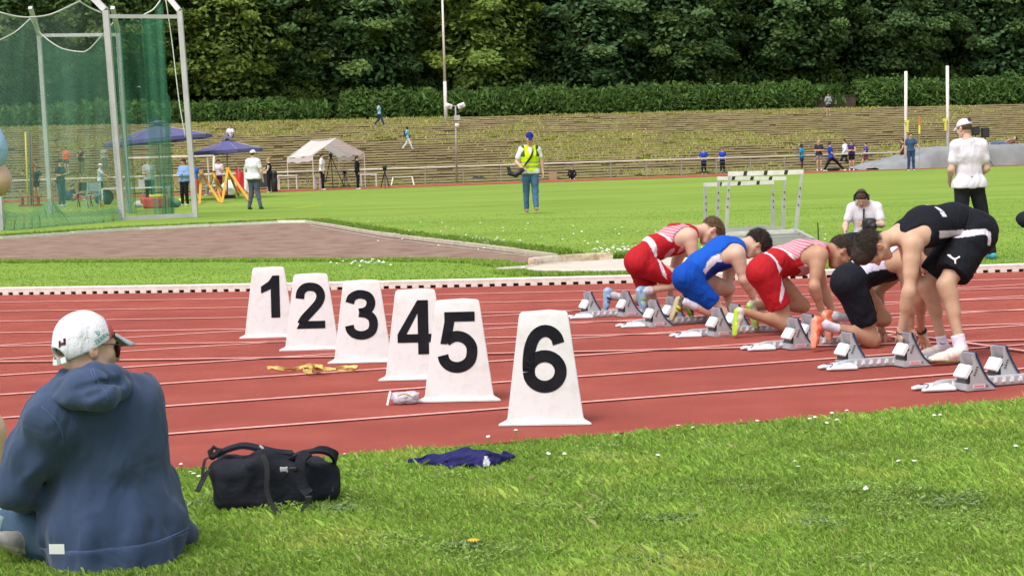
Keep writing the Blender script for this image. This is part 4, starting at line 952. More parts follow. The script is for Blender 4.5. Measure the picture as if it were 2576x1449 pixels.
# lane 5: standing, bent over the blocks and facing left
t5, J5 = sprinter('athlete in black singlet and black shorts standing bent over to set the blocks', 11.08, dict(
    pel=(CB, 1318, 300, 0), wai=(CB, 1175, 222, 0), che=(CB, 985, 262, 0), neck=(CB, 800, 318, 0), head=(CB, 632, 402, 0),
    shN=(CB, 905, 380, -.19), shF=(CB, 850, 330, .19), elN=(CB, 880, 690, -.22), elF=(CB, 950, 740, .34), wrN=(CB, 825, 985, -.12), wrF=(CB, 963, 965, .68), tiN=(CB, 835, 1120, -.10), tiF=(CB, 985, 1080, .72),
    hiN=(CB, 1290, 370, -.10), hiF=(CB, 1225, 370, .12), knN=(CB, 1128, 655, -.16), knF=(CB, 1005, 665, .24), anN=(CB, 1232, 1085, -.24), anF=(CB, 1112, 1060, .26),
    heN=(CB, 1268, 1170, -.26), toN=(CB, 1012, 1180, -.26), heF=(CB, 1150, 1128, .28), toF=(CB, 955, 1130, .28)),
    (-.99, -.12), (.12, -.99), SK_L, (.050, .036, .026), BLKs, BLKs, (((.70, .62, .56), (.36, .36, .16), (.66, .50, .46)), 0, (0, 1)), (((.70, .64, .60), (.55, .50, .40), (.62, .52, .50)), 0, (0, 1)), (.72, .68, .80),
    dict(th=.010, top=.032, low=-.01, amp=.006, fq=85, st=.022, face=-.012), [
        (CB, WHT, [(1070, 290), (1200, 288), (1330, 272), (1368, 300), (1362, 388), (1340, 382), (1338, 322), (1310, 308), (1180, 335), (1075, 338)]),
        (CB, WHT, [(1105, 130), (1128, 130), (1143, 160), (1118, 160)]), (CB, WHT, [(1112, 165), (1145, 164), (1150, 196), (1116, 196)]), (CB, WHT, [(1040, 96), (1085, 96), (1110, 118), (1080, 118)])],
    [(CB, WHT, [(1070, 290), (1200, 288), (1330, 272), (1368, 300), (1362, 388), (1340, 382), (1338, 322), (1310, 308), (1180, 335), (1075, 338)])],
    back=(.75, .55), hem=.76, loose=.020, mirror=-1, armhole=.085, sockh=.09, low_cut=.0, ribs=[(CB, 930, 330, -.27, 985, 268, -.24, .118)])
# printed marks, watch and bracelet of the athlete in black
def skin_hit(px, py, o, off):
    dg = bpy.context.evaluated_depsgraph_get(); d = Vector(ray(px, py)).normalized(); mi = o.matrix_world.inverted()
    ok, loc, nrm, _ = o.ray_cast(mi @ Vector(CAM), mi.to_3x3() @ d)
    if not ok: return None
    loc = o.matrix_world @ loc; nrm = (o.matrix_world.to_3x3() @ nrm).normalized()
    return np.array(loc + nrm * off)
bpy.context.view_layer.update()
def decal(name, host, polys, m, conv=lambda x, y: (x, y), off=.002, lift=None, sub=1):
    """flat print laid on a host surface: outline points dropped onto the mesh"""
    mb = MB(); root = host
    for p in polys:
        q = [skin_hit(*conv(*a), host, off) for a in p]
        if any(a is None for a in q): continue
        mb.add(q, [tuple(range(len(q)))])
    if not mb.v: return None
    par = host if host.parent is None or host.parent.parent is None else host.parent
    return obj(name, mb.mesh(name), m, par)
M_PRW = mat('print_white', (.80, .79, .82), .6); M_PRK = mat('print_dark', (.02, .015, .06), .6)
sh5 = [o for o in t5.children if o.name.startswith('shorts')][0]
cat5 = [[(1138, 455), (1146, 451), (1162, 454), (1170, 470), (1160, 474), (1150, 466)], [(1160, 474), (1170, 468), (1190, 476), (1194, 490), (1184, 490)], [(1184, 488), (1195, 486), (1196, 512), (1186, 513)], [(1188, 476), (1205, 470), (1212, 462), (1224, 462), (1222, 472), (1212, 474), (1200, 484), (1192, 486)]]
decal('emblem', sh5, cat5, M_PRW, CB, .004)
for q, x, y in (('N', 1255, 1075), ('F', 1108, 1046)):
    so = [o for o in t5.children if o.name.startswith('sock')][0 if q == 'N' else 1]
    decal('sock_mark', so, [[(x - 22, y - 8), (x - 12, y + 1), (x + 2, y + 2), (x + 22, y - 3), (x + 4, y + 6), (x - 14, y + 7)]], M_PRK, CB, .0035)
def band(name, P, d, r, w, m, parent, n=18):
    d = unit(d); x = unit(np.cross(d, [.3, .9, .2])); y = np.cross(d, x); vs = []; fs = []
    for k in range(n):
        a = 2 * PI * k / n; o_ = x * COS(a) + y * SIN(a)
        for rr, dd in ((r, -w / 2), (r + .004, -w / 2), (r + .004, w / 2), (r, w / 2)): vs.append(P + o_ * rr + d * dd)
    for k in range(n):
        for j in range(4): fs.append((k * 4 + j, k * 4 + (j + 1) % 4, ((k + 1) % n) * 4 + (j + 1) % 4, ((k + 1) % n) * 4 + j))
    return MB().add(vs, fs).build(name, m, parent, True)
M_BLK = mat('black_plastic', (.012, .012, .013), .45, spec=.4)
dF = J5['elF'] - J5['wrF']; w_ = band('wrist_watch', J5['wrF'] + unit(dF) * .012, dF, .029, .022, M_BLK, t5)
MB().tube([J5['wrF'] + unit(dF) * .012 - LN * .030, J5['wrF'] + unit(dF) * .012 - LN * .042], .019, 16).build('watch_case', M_BLK, w_, False)
dN = J5['elN'] - J5['wrN']; band('bracelet', J5['wrN'] + unit(dN) * .01, dN, .0275, .006, mat('dark_cord', (.03, .012, .012), .8), t5)
# ================================================================== LANE BOXES AND STARTING BLOCKS
def crom(pts, n=6):
    P = [np.array(p, float) for p in pts]; P = [2 * P[0] - P[1]] + P + [2 * P[-1] - P[-2]]; out = []
    for i in range(1, len(P) - 2):
        a, b, c, d = P[i - 1:i + 3]
        for k in range(n):
            t = k / n; out.append(.5 * ((2 * b) + (c - a) * t + (2 * a - 5 * b + 4 * c - d) * t * t + (3 * b - a - 3 * c + d) * t ** 3))
    return out + [P[-2]]
def strokes(lines, w):
    polys = []
    for ln_ in lines:
        c = crom(ln_); Lp, Rp = [], []
        for i, p in enumerate(c):
            d = c[min(i + 1, len(c) - 1)] - c[max(i - 1, 0)]; d /= np.linalg.norm(d) + 1e-9; n = np.array([-d[1], d[0]]) * w / 2; Lp.append(p + n); Rp.append(p - n)
        for i in range(len(c) - 1): polys.append([Rp[i], Rp[i + 1], Lp[i + 1], Lp[i]])
    return polys
_ring = [(.34 + .238 * COS(a), .315 + .225 * SIN(a)) for a in np.linspace(PI, 3 * PI, 17)]
DIG = {1: [[(.38, 0), (.585, 0), (.585, 1), (.43, 1), (.38, .68)], [(.38, .68), (.43, 1), (.34, .865), (.16, .745), (.16, .58)]],
       2: strokes([[(.10, .66), (.125, .80), (.21, .895), (.335, .915), (.46, .88), (.535, .78), (.54, .66), (.475, .53), (.33, .37), (.19, .22), (.12, .10)]], .185) + [[(.02, 0), (.63, 0), (.63, .165), (.10, .165)]],
       3: strokes([[(.10, .745), (.14, .85), (.24, .91), (.35, .915), (.47, .865), (.52, .755), (.49, .64), (.40, .565), (.28, .545)], [(.28, .545), (.42, .52), (.53, .44), (.563, .31), (.53, .18), (.43, .105), (.31, .085), (.18, .12), (.105, .20), (.085, .29)]], .175),
       4: [[(.37, 0), (.565, 0), (.565, 1), (.37, 1)], [(0, .22), (.37, .22), (.37, .375), (0, .375)], [(.565, .22), (.67, .22), (.67, .375), (.565, .375)], [(0, .375), (.165, .375), (.37, .76), (.37, 1)]],
       5: [[(.12, .84), (.62, .84), (.62, 1), (.12, 1)], [(.12, .84), (.285, .84), (.235, .585), (.15, .47), (.045, .48)]] + strokes([[(.14, .52), (.22, .575), (.33, .60), (.455, .56), (.545, .46), (.565, .34), (.53, .2), (.43, .115), (.31, .088), (.19, .12), (.11, .20), (.085, .29)]], .178),
       6: strokes([_ring, [(.10, .315), (.105, .50), (.135, .68), (.205, .83), (.315, .905), (.43, .895), (.52, .82), (.555, .72)]], .178)}
M_BOX = mat('box_white_plastic', (.66, .645, .655), .45, (.635, .62, .62), 5, 6, spec=.3, bump=.05, bs=10, c3=(.60, .58, .56), ns3=14)
M_NUM = mat('number_black', (.006, .006, .010), .6, (.012, .012, .016), 10, 6, spec=.12)
words = {1: 'one', 2: 'two', 3: 'three', 4: 'four', 5: 'five', 6: 'six'}
boxes = {1: (679, 849, .0), 2: (785, 880, -.04), 3: (913, 912, -.06), 4: (1049, 955, -.06), 5: (1155, 1009, -.09), 6: (1372, 1068, -.12)}
tall = {1: .955, 2: .96, 3: .965, 4: .97, 5: .99, 6: 1.0}
def marker_box(k):
    px, py, yaw = boxes[k]; P = G(px, py, .012); e = empty('lane_marker_box', (P[0], P[1], .012), 0, 'white tapered lane box with the black number %s' % words[k], 'lane marker', 'numbered lane boxes across the track')
    ca, sa = COS(yaw), SIN(yaw); X = np.array([ca, sa, 0]); Yd = np.array([-sa, ca, 0])
    hb, ht, H = .210, .134, .585; fl = lambda z: hb + (ht - hb) * z / H; fy = lambda z: .055 * z / H
    lv = [(0, .246, -.028, .43), (.009, .246, -.028, .43), (.016, .232, -.014, .40), (.025, fl(.025) + .003, fy(.025), .375), (.034, fl(.034), fy(.034), .366), (.06, fl(.06), fy(.06), .355)] + [(z, fl(z), fy(z), .355 - .16 * z / H) for z in (.15, .30, .45, .555)] + [(.575, ht - .001, fy(.575) + .003, .2), (.585, ht - .012, fy(.585) + .012, .188)]
    vs = []; m = 4
    for z, hw, y0, yb in lv:
        tri = [np.array([-hw, y0]), np.array([hw, y0]), np.array([.02, yb])]; rr = .018 if z > .03 else .01
        for i in range(3):
            p, a, b = tri[i], tri[i - 1], tri[(i + 1) % 3]; da, db = (a - p) / np.linalg.norm(a - p), (b - p) / np.linalg.norm(b - p)
            for j in range(m):
                t = j / (m - 1); q = (1 - t) ** 2 * (p + da * rr) + 2 * t * (1 - t) * p + t * t * (p + db * rr); w = P + X * q[0] + Yd * q[1] + ZZ * z * tall[k]; vs.append(w)
    n = 3 * m; fs = []
    for i in range(len(lv) - 1):
        for j in range(n): fs.append((i * n + j, i * n + (j + 1) % n, (i + 1) * n + (j + 1) % n, (i + 1) * n + j))
    fs.append(tuple(range((len(lv) - 1) * n, len(lv) * n)))
    smooth_by_angle(MB().add(vs, fs).build('shell', M_BOX, e), 30)
    s = .352; z0 = .165; mb = MB()
    for j, poly in enumerate(DIG[k]):
        q = []
        for a, b in poly:
            z = z0 + b * s; t = np.array([a - .335, 0]) * s; q.append(P + X * t[0] + Yd * (fy(z) - .0025 - (j % 2) * .0004) + ZZ * z * tall[k])
        mb.add(q, [tuple(range(len(q)))])
    mb.build('digit', M_NUM, e); return e
for k in range(1, 7): marker_box(k)

M_ALU = mat('block_aluminium', (.50, .50, .53), .42, (.43, .43, .46), 9, 5, metal=.25, spec=.5, bump=.1, bs=40)
M_ALD = mat('block_dark_metal', (.10, .11, .12), .5, metal=.4); M_PAD = mat('block_pad_blue', (.015, .035, .10), .6, (.03, .05, .12), 30)
M_WPL = mat('latch_white', (.80, .80, .82), .35, spec=.5); M_STK = mat('sticker_white', (.72, .66, .70), .5); M_STR = mat('sticker_red', (.62, .10, .14), .5)
def block(lane, tip, near, far, label, nearfirst=False):
    T = G(*tip, .02); u0 = T @ LU; vc = T @ LN + .02; e = empty('starting_block', L(u0, vc, .012), 0, label, 'starting block', 'starting blocks on the six lanes')
    W = lambda x, y, z: L(u0 + x, vc + y, .012 + z)
    Lr = .93; R_ = MB()
    R_.prism([(.10, .002), (Lr, .002), (Lr, .052), (.17, .052), (.13, .046), (.105, .03)], W(0, -.04, 0), LU, ZZ, LN, .08)
    r = R_.build('rail', M_ALU, e, bevel=.004)
    tm = MB(); tm.box((0, 0, 0), (.0075, .0045, .013)); tm.box((-.010, 0, -.010), (.006, .0045, .006)); tme = tm.mesh('tooth'); tme.materials.append(M_WPL)
    for k in range(13):
        o = bpy.data.objects.new('tooth', tme); link(o, r); p = W(.20 + k * .056, -.0445, .036) - np.array(e.location); o.location = p; o.rotation_euler = (0, 0, TH)
    # flared feet at the tip
    for sgn, ln_ in ((-1, 1.0), (1, .8)):
        C = SDF(); C.cap(W(.0, sgn * .055, .012), W(.17 * ln_, sgn * .075, .008), .016, .022, k=.01, w=LN, ws=1.5); C.cap(W(.09, sgn * .05, .012), W(.17, sgn * .02, .03), .014, .02, k=.03); C.cut(W(0, 0, .001), -ZZ)
        C.cut(W(0, 0, .020), ZZ + LU * -.35); sdf_obj('anchor_foot', C, .007, mat('anchor_white', (.66, .66, .70), .4, spec=.5, metal=.1), e)
    MB().tube([W(.0, -.07, .02), W(.03, -.05, .034), W(.06, .0, .034), W(.05, .05, .03), W(.01, .06, .02)], .003, 6).build('anchor_wire', M_BLK, e, True)
    def ucoord(px, py, v): return (V(px, py, v) @ LU) - u0
    for nm, q, dv in (('near', near, -.105), ('far', far, .105)):
        if q is None: continue
        xr = ucoord(q, tip[1] - 10, vc + dv - .065); x0 = xr - .215; hw = .062
        pp = MB(); prof = [(.015, .002), (.215, .002), (.200, .014), (.150, .058), (.112, .118), (.083, .180), (.070, .205), (.052, .200), (.060, .150), (.048, .135), (.058, .108), (.040, .090), (.040, .045), (.015, .030)]
        for s_ in (-1, 1): pp.prism(prof, W(x0, dv + s_ * hw - .002, 0), LU, ZZ, LN, .004)
        pp.box(W(x0 + .06, dv, .010), (.05, hw, .006), (LU, LN, ZZ)); pp.box(W(x0 + .02, dv, .022), (.004, hw, .02), (LU, LN, ZZ))
        pd = pp.build('pedal', M_ALU, e)
        arc = [(.208, .012), (.158, .056), (.119, .118), (.090, .182), (.077, .216)]
        MB().ribbon([W(x0 + a, dv, b) for a, b in arc], .136, .011, LN).build('pad', M_PAD, pd)
        MB().ribbon([W(x0 + a - .011, dv, b - .003) for a, b in arc[1:]], .128, .006, LN).build('pad_backing', M_ALU, pd)
        ax = unit(LU * .55 + ZZ * .83); ay = unit(np.cross(LN, ax))
        MB().box(W(x0 + .030, dv - .004, .108), (.040, .058, .014), (ax, LN, ay)).build('latch', M_WPL, pd, bevel=.004)
        MB().box(W(x0 + .040, dv, .055), (.020, .045, .030), (LU, LN, ZZ)).build('latch_bracket', M_ALD, pd)
        for s_ in range(4): MB().box(W(x0 + .066 + s_ * .006, dv - hw - .0045, .092 + s_ * .014), (.006, .002, .0035), (LU, LN, ZZ)).build('height_notch', M_ALD, pd)
        if dv < 0:
            y_ = dv - hw - .0055
            MB().prism([(.052, .014), (.132, .014), (.132, .038), (.052, .038)], W(x0, y_, 0), LU, ZZ, -LN, .001).build('sticker', M_STK, pd)
            tx = MB(); 
            for i in range(7): tx.prism([(.060 + i * .0095, .022), (.067 + i * .0095, .022), (.067 + i * .0095, .030), (.060 + i * .0095, .030)], W(x0, y_ - .0015, 0), LU, ZZ, -LN, .0006)
            tx.prism([(.055, .0165), (.129, .0165), (.129, .0175), (.055, .0175)], W(x0, y_ - .0015, 0), LU, ZZ, -LN, .0006); tx.prism([(.055, .0345), (.129, .0345), (.129, .0355), (.055, .0355)], W(x0, y_ - .0015, 0), LU, ZZ, -LN, .0006)
            tx.build('sticker_print', M_STR, pd); MB().tube([W(x0 + .146, y_ + .002, .026), W(x0 + .146, y_ - .002, .026)], .005, 10).build('bolt', M_ALD, pd)
    return e
block(1, (1434, 800), 1621, 1527, 'grey starting block in the farthest lane, blue shoes of the fair haired sprinter on it')
block(2, (1562, 822), 1694, 1738, 'grey starting block under the yellow green shoes of the sprinter in blue')
block(3, (1699, 847), 1857, 1902, 'grey starting block under the sprinter in red beside the one in blue')
block(4, (1880, 879), 2054, 2089, 'grey starting block under the orange shoes')
block(5, (2078, 928), 2344, 2196, 'starting block being set by the hand of the bending athlete in black')
block(6, (2317, 981), 2509, 2584, 'unused starting block nearest the camera at the right edge')

# ================================================================== THINGS ON THE TRACK AND THE LAWN
M_TAPE = mat('tape_yellow', (.62, .48, .16), .7, (.52, .38, .10), 14); 
tp = empty('measuring_tape', G(790, 925), 0, 'crumpled yellow measuring tape lying on the red track below box three', 'tape')
pts = [(672, 925, .004), (690, 923, .01), (712, 926, .02), (742, 927, .012), (758, 922, .02), (778, 914, .055), (792, 918, .05), (783, 928, .02), (764, 931, .015), (772, 921, .03), (800, 915, .06), (812, 921, .05), (795, 926, .02), (830, 927, .010), (862, 927, .012), (893, 926, .02), (898, 921, .03), (875, 920, .03), (845, 925, .02)]
MB().ribbon(crom([G(x, y + z * 200 * .4, z + .012) for x, y, z in pts], 5), .026, .0015, [unit([.1, math.sin(i * .4), .8 + .6 * math.cos(i * .7)]) for i in range(91)]).build('band', M_TAPE, tp)
MB().ribbon(crom([G(x, y, z + .014) for x, y, z in [(762, 930, .01), (770, 934, .02), (783, 934, .03), (786, 925, .045), (776, 921, .05)]], 5), .024, .0015, [0, .2, 1]).build('loop', M_TAPE, tp)
# plastic bag with rolled tape
bp_ = G(1018, 1016, .012); bag = empty('plastic_bag', bp_, 0, 'small crumpled clear white plastic bag with tape inside, left of box five', 'bag')
S = SDF(); c0 = AT(1020, 1001, bp_[1] + .02); S.box(c0, (.070, .045, .030), np.eye(3), .028, .02); S.cap(c0 + [-.06, 0, .01], c0 + [.06, 0, .016], .020, k=.02); S.fn(folds(.010, 75, seed=4, nw=10)); S.cut((0, 0, .013), (0, 0, -1))
sdf_obj('pouch', S, .004, mat('bag_plastic', (.72, .70, .78), .3, (.60, .58, .66), 25, 5, spec=.6, trans=.35, bump=.5, bs=60), bag)
MB().ribbon([AT(982, 984, bp_[1] + .0), AT(978, 1000, bp_[1] - .02), AT(974, 1019, bp_[1] - .03)], .012, .003, [1, 0, 0]).build('loose_end', mat('bag_white', (.74, .72, .78), .5), bag)
MB().ribbon(crom([AT(1000, 996, bp_[1] - .045), AT(1018, 991, bp_[1] - .05), AT(1040, 999, bp_[1] - .045)]), .008, .002, [0, -.3, 1]).build('tape_roll', M_TAPE, bag)
# backpack
M_BAG = mat('backpack_fabric', (.011, .012, .018), .75, (.019, .021, .030), 7, 5, spec=.12, bump=.4, bs=60); M_WEB = mat('webbing', (.016, .016, .018), .75, bump=.8, bs=300)
CP = lambda x, y: (506.5 + x * .1631, 1080.6 + y * .1631); YB = 8.22
B_ = lambda x, y, Y=YB: AT(*CP(x, y), Y - .14)
bk = empty('backpack', G(690, 1280), 0, 'black backpack lying on its back in the grass beside the seated person', 'backpack')
S = SDF(); c0 = B_(800, 800, 8.27); R1 = np.array(Matrix.Rotation(.14, 3, 'Z')); 
S.box(B_(700, 830, 8.27), (.135, .145, .108), R1, .06, .02); S.box(B_(1260, 790, 8.30), (.115, .14, .100), R1, .05, .05)
S.box(B_(1750, 760, 8.34), (.075, .12, .078), np.array(Matrix.Rotation(.45, 3, 'Z')), .04, .04); S.cap(B_(250, 620, 8.2), B_(850, 560, 8.2), .03, k=.05); S.cap(B_(960, 470, 8.24), B_(1350, 470, 8.28), .035, k=.05)
S.cap(B_(900, 440, 8.22), B_(760, 560, 8.14), .012, k=.03)
S.cap(B_(160, 570, 8.08), B_(720, 560, 8.06), .0035, k=.006, mode='-'); S.cap(B_(740, 560, 8.05), B_(940, 400, 8.14), .004, k=.008, mode='-'); S.cap(B_(200, 1010, 8.07), B_(880, 1110, 8.05), .003, k=.006, mode='-')
S.cap(B_(1060, 1100, 8.1), B_(1580, 1030, 8.14), .003, k=.006, mode='-'); S.fn(folds(.006, 22, seed=8)); S.fn(folds(.0022, 70, seed=9)); S.cut((0, 0, .006), (0, 0, -1))
sdf_obj('main_compartment', S, .0065, M_BAG, bk)
S = SDF(); S.box(B_(1840, 800, 8.26), (.045, .02, .055), np.array(Matrix.Rotation(.5, 3, 'Z')), .015, .01); S.fn(folds(.003, 60, seed=2)); sdf_obj('side_pocket', S, .005, mat('mesh_pocket', (.03, .03, .032), .8, bump=1, bs=260), bk)
def strap(name, pts, w, th, side, m=M_WEB, n=6): return MB().ribbon(crom([B_(*p) for p in pts], n), w, th, side).build(name, m, bk)
strap('shoulder_strap', [(200, 400, 8.25), (420, 300, 8.27), (650, 245, 8.27), (900, 290, 8.27), (1150, 345, 8.27), (1400, 370, 8.27)], .055, .014, [0, 1, .15], M_BAG)
strap('shoulder_strap', [(1330, 470, 8.30), (1500, 380, 8.20), (1750, 325, 8.18), (1930, 330, 8.22), (2040, 400, 8.26), (2075, 470, 8.32)], .055, .012, [.15, 1, .1], M_BAG)
strap('shoulder_strap', [(1640, 360, 8.13), (1545, 450, 8.10), (1510, 600, 8.08), (1530, 760, 8.08), (1590, 900, 8.08), (1660, 990, 8.07)], .042, .012, [1, 0, -.1], M_BAG)
strap('compression_strap', [(940, 390, 8.13), (985, 470, 8.10), (1010, 560, 8.085), (1015, 720, 8.07), (1005, 850, 8.065), (1020, 980, 8.06), (1090, 1160, 8.04), (1215, 1310, 7.98)], .020, .003, [1, 0, .1])
strap('strap_end', [(1660, 1010, 8.06), (1660, 1110, 8.05), (1580, 1200, 8.02), (1480, 1290, 7.99)], .016, .003, [1, 0, .3])
strap('strap_end', [(150, 420, 8.2), (60, 460, 8.14), (30, 600, 8.11), (10, 760, 8.08)], .012, .003, [1, 0, .1])
strap('strap_end', [(120, 620, 8.14), (60, 700, 8.1), (-40, 900, 8.05), (-70, 950, 8.04)], .022, .004, [1, 0, .3])
strap('strap_end', [(2010, 680, 8.28), (2025, 800, 8.26), (2030, 960, 8.2)], .007, .003, [1, 0, .1])
S = SDF(); S.cap(B_(130, 340, 8.2), B_(190, 265, 8.2), .007, k=.004); S.cap(B_(190, 265, 8.2), B_(290, 320, 8.2), .006, k=.004); S.cap(B_(290, 330, 8.2), B_(180, 420, 8.2), .012, k=.01); S.cap(B_(130, 340, 8.2), B_(150, 420, 8.2), .009, k=.01); sdf_obj('grab_handle', S, .004, M_WEB, bk)
S = SDF(); S.box(B_(1270, 610, 8.09), (.014, .005, .009), np.eye(3), .003); S.cap(B_(1225, 585, 8.09), B_(1235, 640, 8.09), .004, k=.003); S.cap(B_(1320, 580, 8.09), B_(1325, 650, 8.09), .004, k=.003); sdf_obj('buckle', S, .0022, mat('buckle_grey', (.34, .34, .36), .4), bk)
S = SDF(); S.box(B_(1415, 605, 8.07), (.016, .005, .008), np.eye(3), .003); sdf_obj('strap_slider', S, .003, M_BLK, bk); S = SDF(); S.box(B_(1655, 1080, 8.05), (.014, .006, .016), np.eye(3), .003); sdf_obj('strap_slider', S, .003, M_BLK, bk)
MB().ribbon([B_(895, 245, 8.23), B_(955, 290, 8.23)], .008, .003, [.5, -.5, .8]).build('reflective_tab', M_WPL, bk)
# crumpled blue shirt
CS = lambda x, y: ((700 + x / 1.9815) / 1.4806, (1550 + y / 1.9815) / 1.4806); S = SDF(); Ys = 9.0
Q = lambda x, y, Y=Ys: AT(*CS(x, y), Y)
sh = empty('crumpled_shirt', G(1150, 1180), 0, 'crumpled dark blue shirt thrown on the grass right of the backpack', 'shirt')
S.cap(Q(1640, 330, 9.05), Q(1800, 335, 9.05), .011, .026, k=.02, w=[0, 1, 0], ws=1.8); S.cap(Q(1800, 330, 9.05), Q(1960, 350, 9.0), .03, .04, k=.03, w=[0, 1, 0], ws=2.2)
S.cap(Q(1960, 340, 9.0), Q(2190, 345, 8.98), .045, .045, k=.03, w=[0, 1, 0], ws=2.3); S.cap(Q(2040, 300, 9.1), Q(2220, 310, 9.1), .035, .03, k=.03, w=[0, 1, 0], ws=2); S.cap(Q(2190, 345, 8.98), Q(2360, 310, 9.05), .034, .014, k=.03, w=[0, 1, 0], ws=2)
S.cap(Q(2330, 275, 9.1), Q(2400, 290, 9.1), .012, .010, k=.02)
S.fn(folds(.012, 44, axis=[.9, .1, .3], seed=3, nw=8, mix=.85)); S.fn(folds(.007, 90, axis=[.9, .1, .3], seed=6, nw=8)); S.cut((0, 0, .012), (0, 0, -1))
def shc(Vv):
    C = np.tile(np.array([.028, .027, .115]), (len(Vv), 1)); pl = [Q(x, y, 8.95) for x, y in [(2180, 350), (2178, 318), (2190, 292), (2206, 290), (2222, 308), (2232, 332), (2228, 352)]]
    C[inpoly(Vv[:, 0], Vv[:, 2], [(p[0], p[2]) for p in pl]) & (Vv[:, 1] < 8.97)] = (.7, .7, .76); return C
so = sdf_obj('cloth_heap', S, .0050, mat('shirt_cloth', (1, 1, 1), .9, (.6, .6, .65), 22, attr=True, bump=.4, bs=120, spec=.1), sh, colf=shc)
# cyan jacket corner at the lower right edge
S = SDF(); c0 = AT(2590, 1440, 6.9); S.cap(c0 + [.0, 0, .0], c0 + [.02, 0, -.08], .016, .06, k=.02); S.cap(c0 + [.05, 0, .03], c0 + [.12, 0, -.06], .06, .07, k=.04); S.fn(folds(.006, 40, seed=1)); S.cut((0, 0, .003), (0, 0, -1))
o = sdf_obj('jacket', S, .006, mat('cyan_cloth', (.02, .42, .55), .7, bump=.3, bs=90), None); tag(o, 'bright cyan jacket on the grass cut off by the lower right corner', 'jacket')
# dark bag at the right edge of the infield
S = SDF(); p = G(2572, 573); c0 = p + [.10, 0, .14]; S.ell(c0, (.20, .16, .14), None, .02); S.cap(c0 + [-.12, -.05, .0], c0 + [.02, -.05, .13], .03, k=.02); S.fn(folds(.015, 25, seed=5)); S.cut((0, 0, .004), (0, 0, -1))
o = sdf_obj('sports_bag', S, .010, M_BAG, None); tag(o, 'black bag on the infield grass at the right edge of the picture', 'bag')
# ================================================================== THROWING CAGE
M_CAGE = mat('cage_aluminium', (.50, .49, .50), .45, (.42, .41, .42), 2, 5, metal=.2, spec=.5)
def net_mat(name, col, a0, a1, cell=.13):
    m = bpy.data.materials.new(name); m.use_nodes = True; nt = m.node_tree; b = nt.nodes['Principled BSDF']; out = nt.nodes['Material Output']
    b.inputs['Base Color'].default_value = (*col, 1); b.inputs['Roughness'].default_value = .8; b.inputs['Specular IOR Level'].default_value = .1
    tr = nt.nodes.new('ShaderNodeBsdfTransparent'); mx = nt.nodes.new('ShaderNodeMixShader'); tc = nt.nodes.new('ShaderNodeTexCoord'); mp = nt.nodes.new('ShaderNodeMapping')
    nt.links.new(tc.outputs['Object'], mp.inputs[0]); mp.inputs['Scale'].default_value = (1 / cell, .4 / cell, 1 / cell)
    ns = nt.nodes.new('ShaderNodeTexNoise'); ns.inputs['Scale'].default_value = .35; nt.links.new(mp.outputs[0], ns.inputs[0])
    sep = nt.nodes.new('ShaderNodeSeparateXYZ'); ad0 = nt.nodes.new('ShaderNodeVectorMath'); ad0.operation = 'MULTIPLY_ADD'
    nt.links.new(ns.outputs['Color'], ad0.inputs[0]); ad0.inputs[1].default_value = (1.6, 1.6, 1.6); nt.links.new(mp.outputs[0], ad0.inputs[2]); nt.links.new(ad0.outputs[0], sep.inputs[0])
    def M(op, a, b_=0.0, c_=0.0):
        n = nt.nodes.new('ShaderNodeMath'); n.operation = op
        for i, q in enumerate((a, b_, c_)):
            if isinstance(q, bpy.types.NodeSocket): nt.links.new(q, n.inputs[i])
            else: n.inputs[i].default_value = q
        return n.outputs[0]
    s1 = M('ABSOLUTE', M('SINE', M('MULTIPLY', M('ADD', sep.outputs[0], sep.outputs[2]), 3.1416))); s2 = M('ABSOLUTE', M('SINE', M('MULTIPLY', M('SUBTRACT', sep.outputs[0], sep.outputs[2]), 3.1416)))
    cord = M('SUBTRACT', 1.0, M('MINIMUM', s1, s2)); f = M('ADD', a0, M('MULTIPLY', M('POWER', cord, 2.5), a1))
    nt.links.new(f, mx.inputs[0]); nt.links.new(tr.outputs[0], mx.inputs[1]); nt.links.new(b.outputs[0], mx.inputs[2]); nt.links.new(mx.outputs[0], out.inputs[0]); return m
M_NET = net_mat('netting_green', (.07, .21, .13), .17, .34, .075); M_NETG = net_mat('netting_grey', (.16, .25, .18), .08, .28, .085); M_NETD = net_mat('netting_bunched', (.06, .23, .14), .30, .34, .07)
cage = empty('throwing_cage', G(308, 554), 0, 'tall aluminium throwing cage hung with green netting at the left of the infield', 'cage')
yA, yB, yC, yD, yE = 52.0, 52.6, 62.0, 60.0, 46.3
def post(pts, w, m=M_CAGE, name='post'):
    mb = MB()
    for a, b in zip(pts[:-1], pts[1:]): mb.bar(a, b, w, w, up=[.05, 1, .02])
    return mb.build(name, m, cage)
post([AT(308, 554, yA), AT(266, 27, yA), AT(196, -44, yA + .5)], .155); post([AT(304, 554, yA + .3), AT(262, 30, yA + .3), AT(190, -42, yA + .8)], .06)
post([AT(492, 547, yB), AT(452, 28, yB), AT(396, -40, yB + .5)], .13)
post([AT(273, 42, yA), AT(452, 43, yB)], .10, name='crossbar'); post([AT(313, 550, yA), AT(490, 541, yB)], .11, name='bottom_bar')
post([AT(128, 537, yC), AT(98, 88, yC), AT(76, 20, yC - .8)], .12); post([AT(325, 536, yD), AT(297, 82, yD), AT(283, 20, yD - .8)], .12); post([AT(101, 90, yC), AT(298, 88, yD)], .10, name='crossbar')
post([AT(3, 583, yE), AT(-28, 60, yE), AT(-60, -20, yE)], .15)
def ropeline(pts, r=.022):
    return MB().tube(crom([AT(*p) for p in pts], 6), r, 5).build('rope', mat('rope_pale', (.55, .58, .52), .8), cage, True)
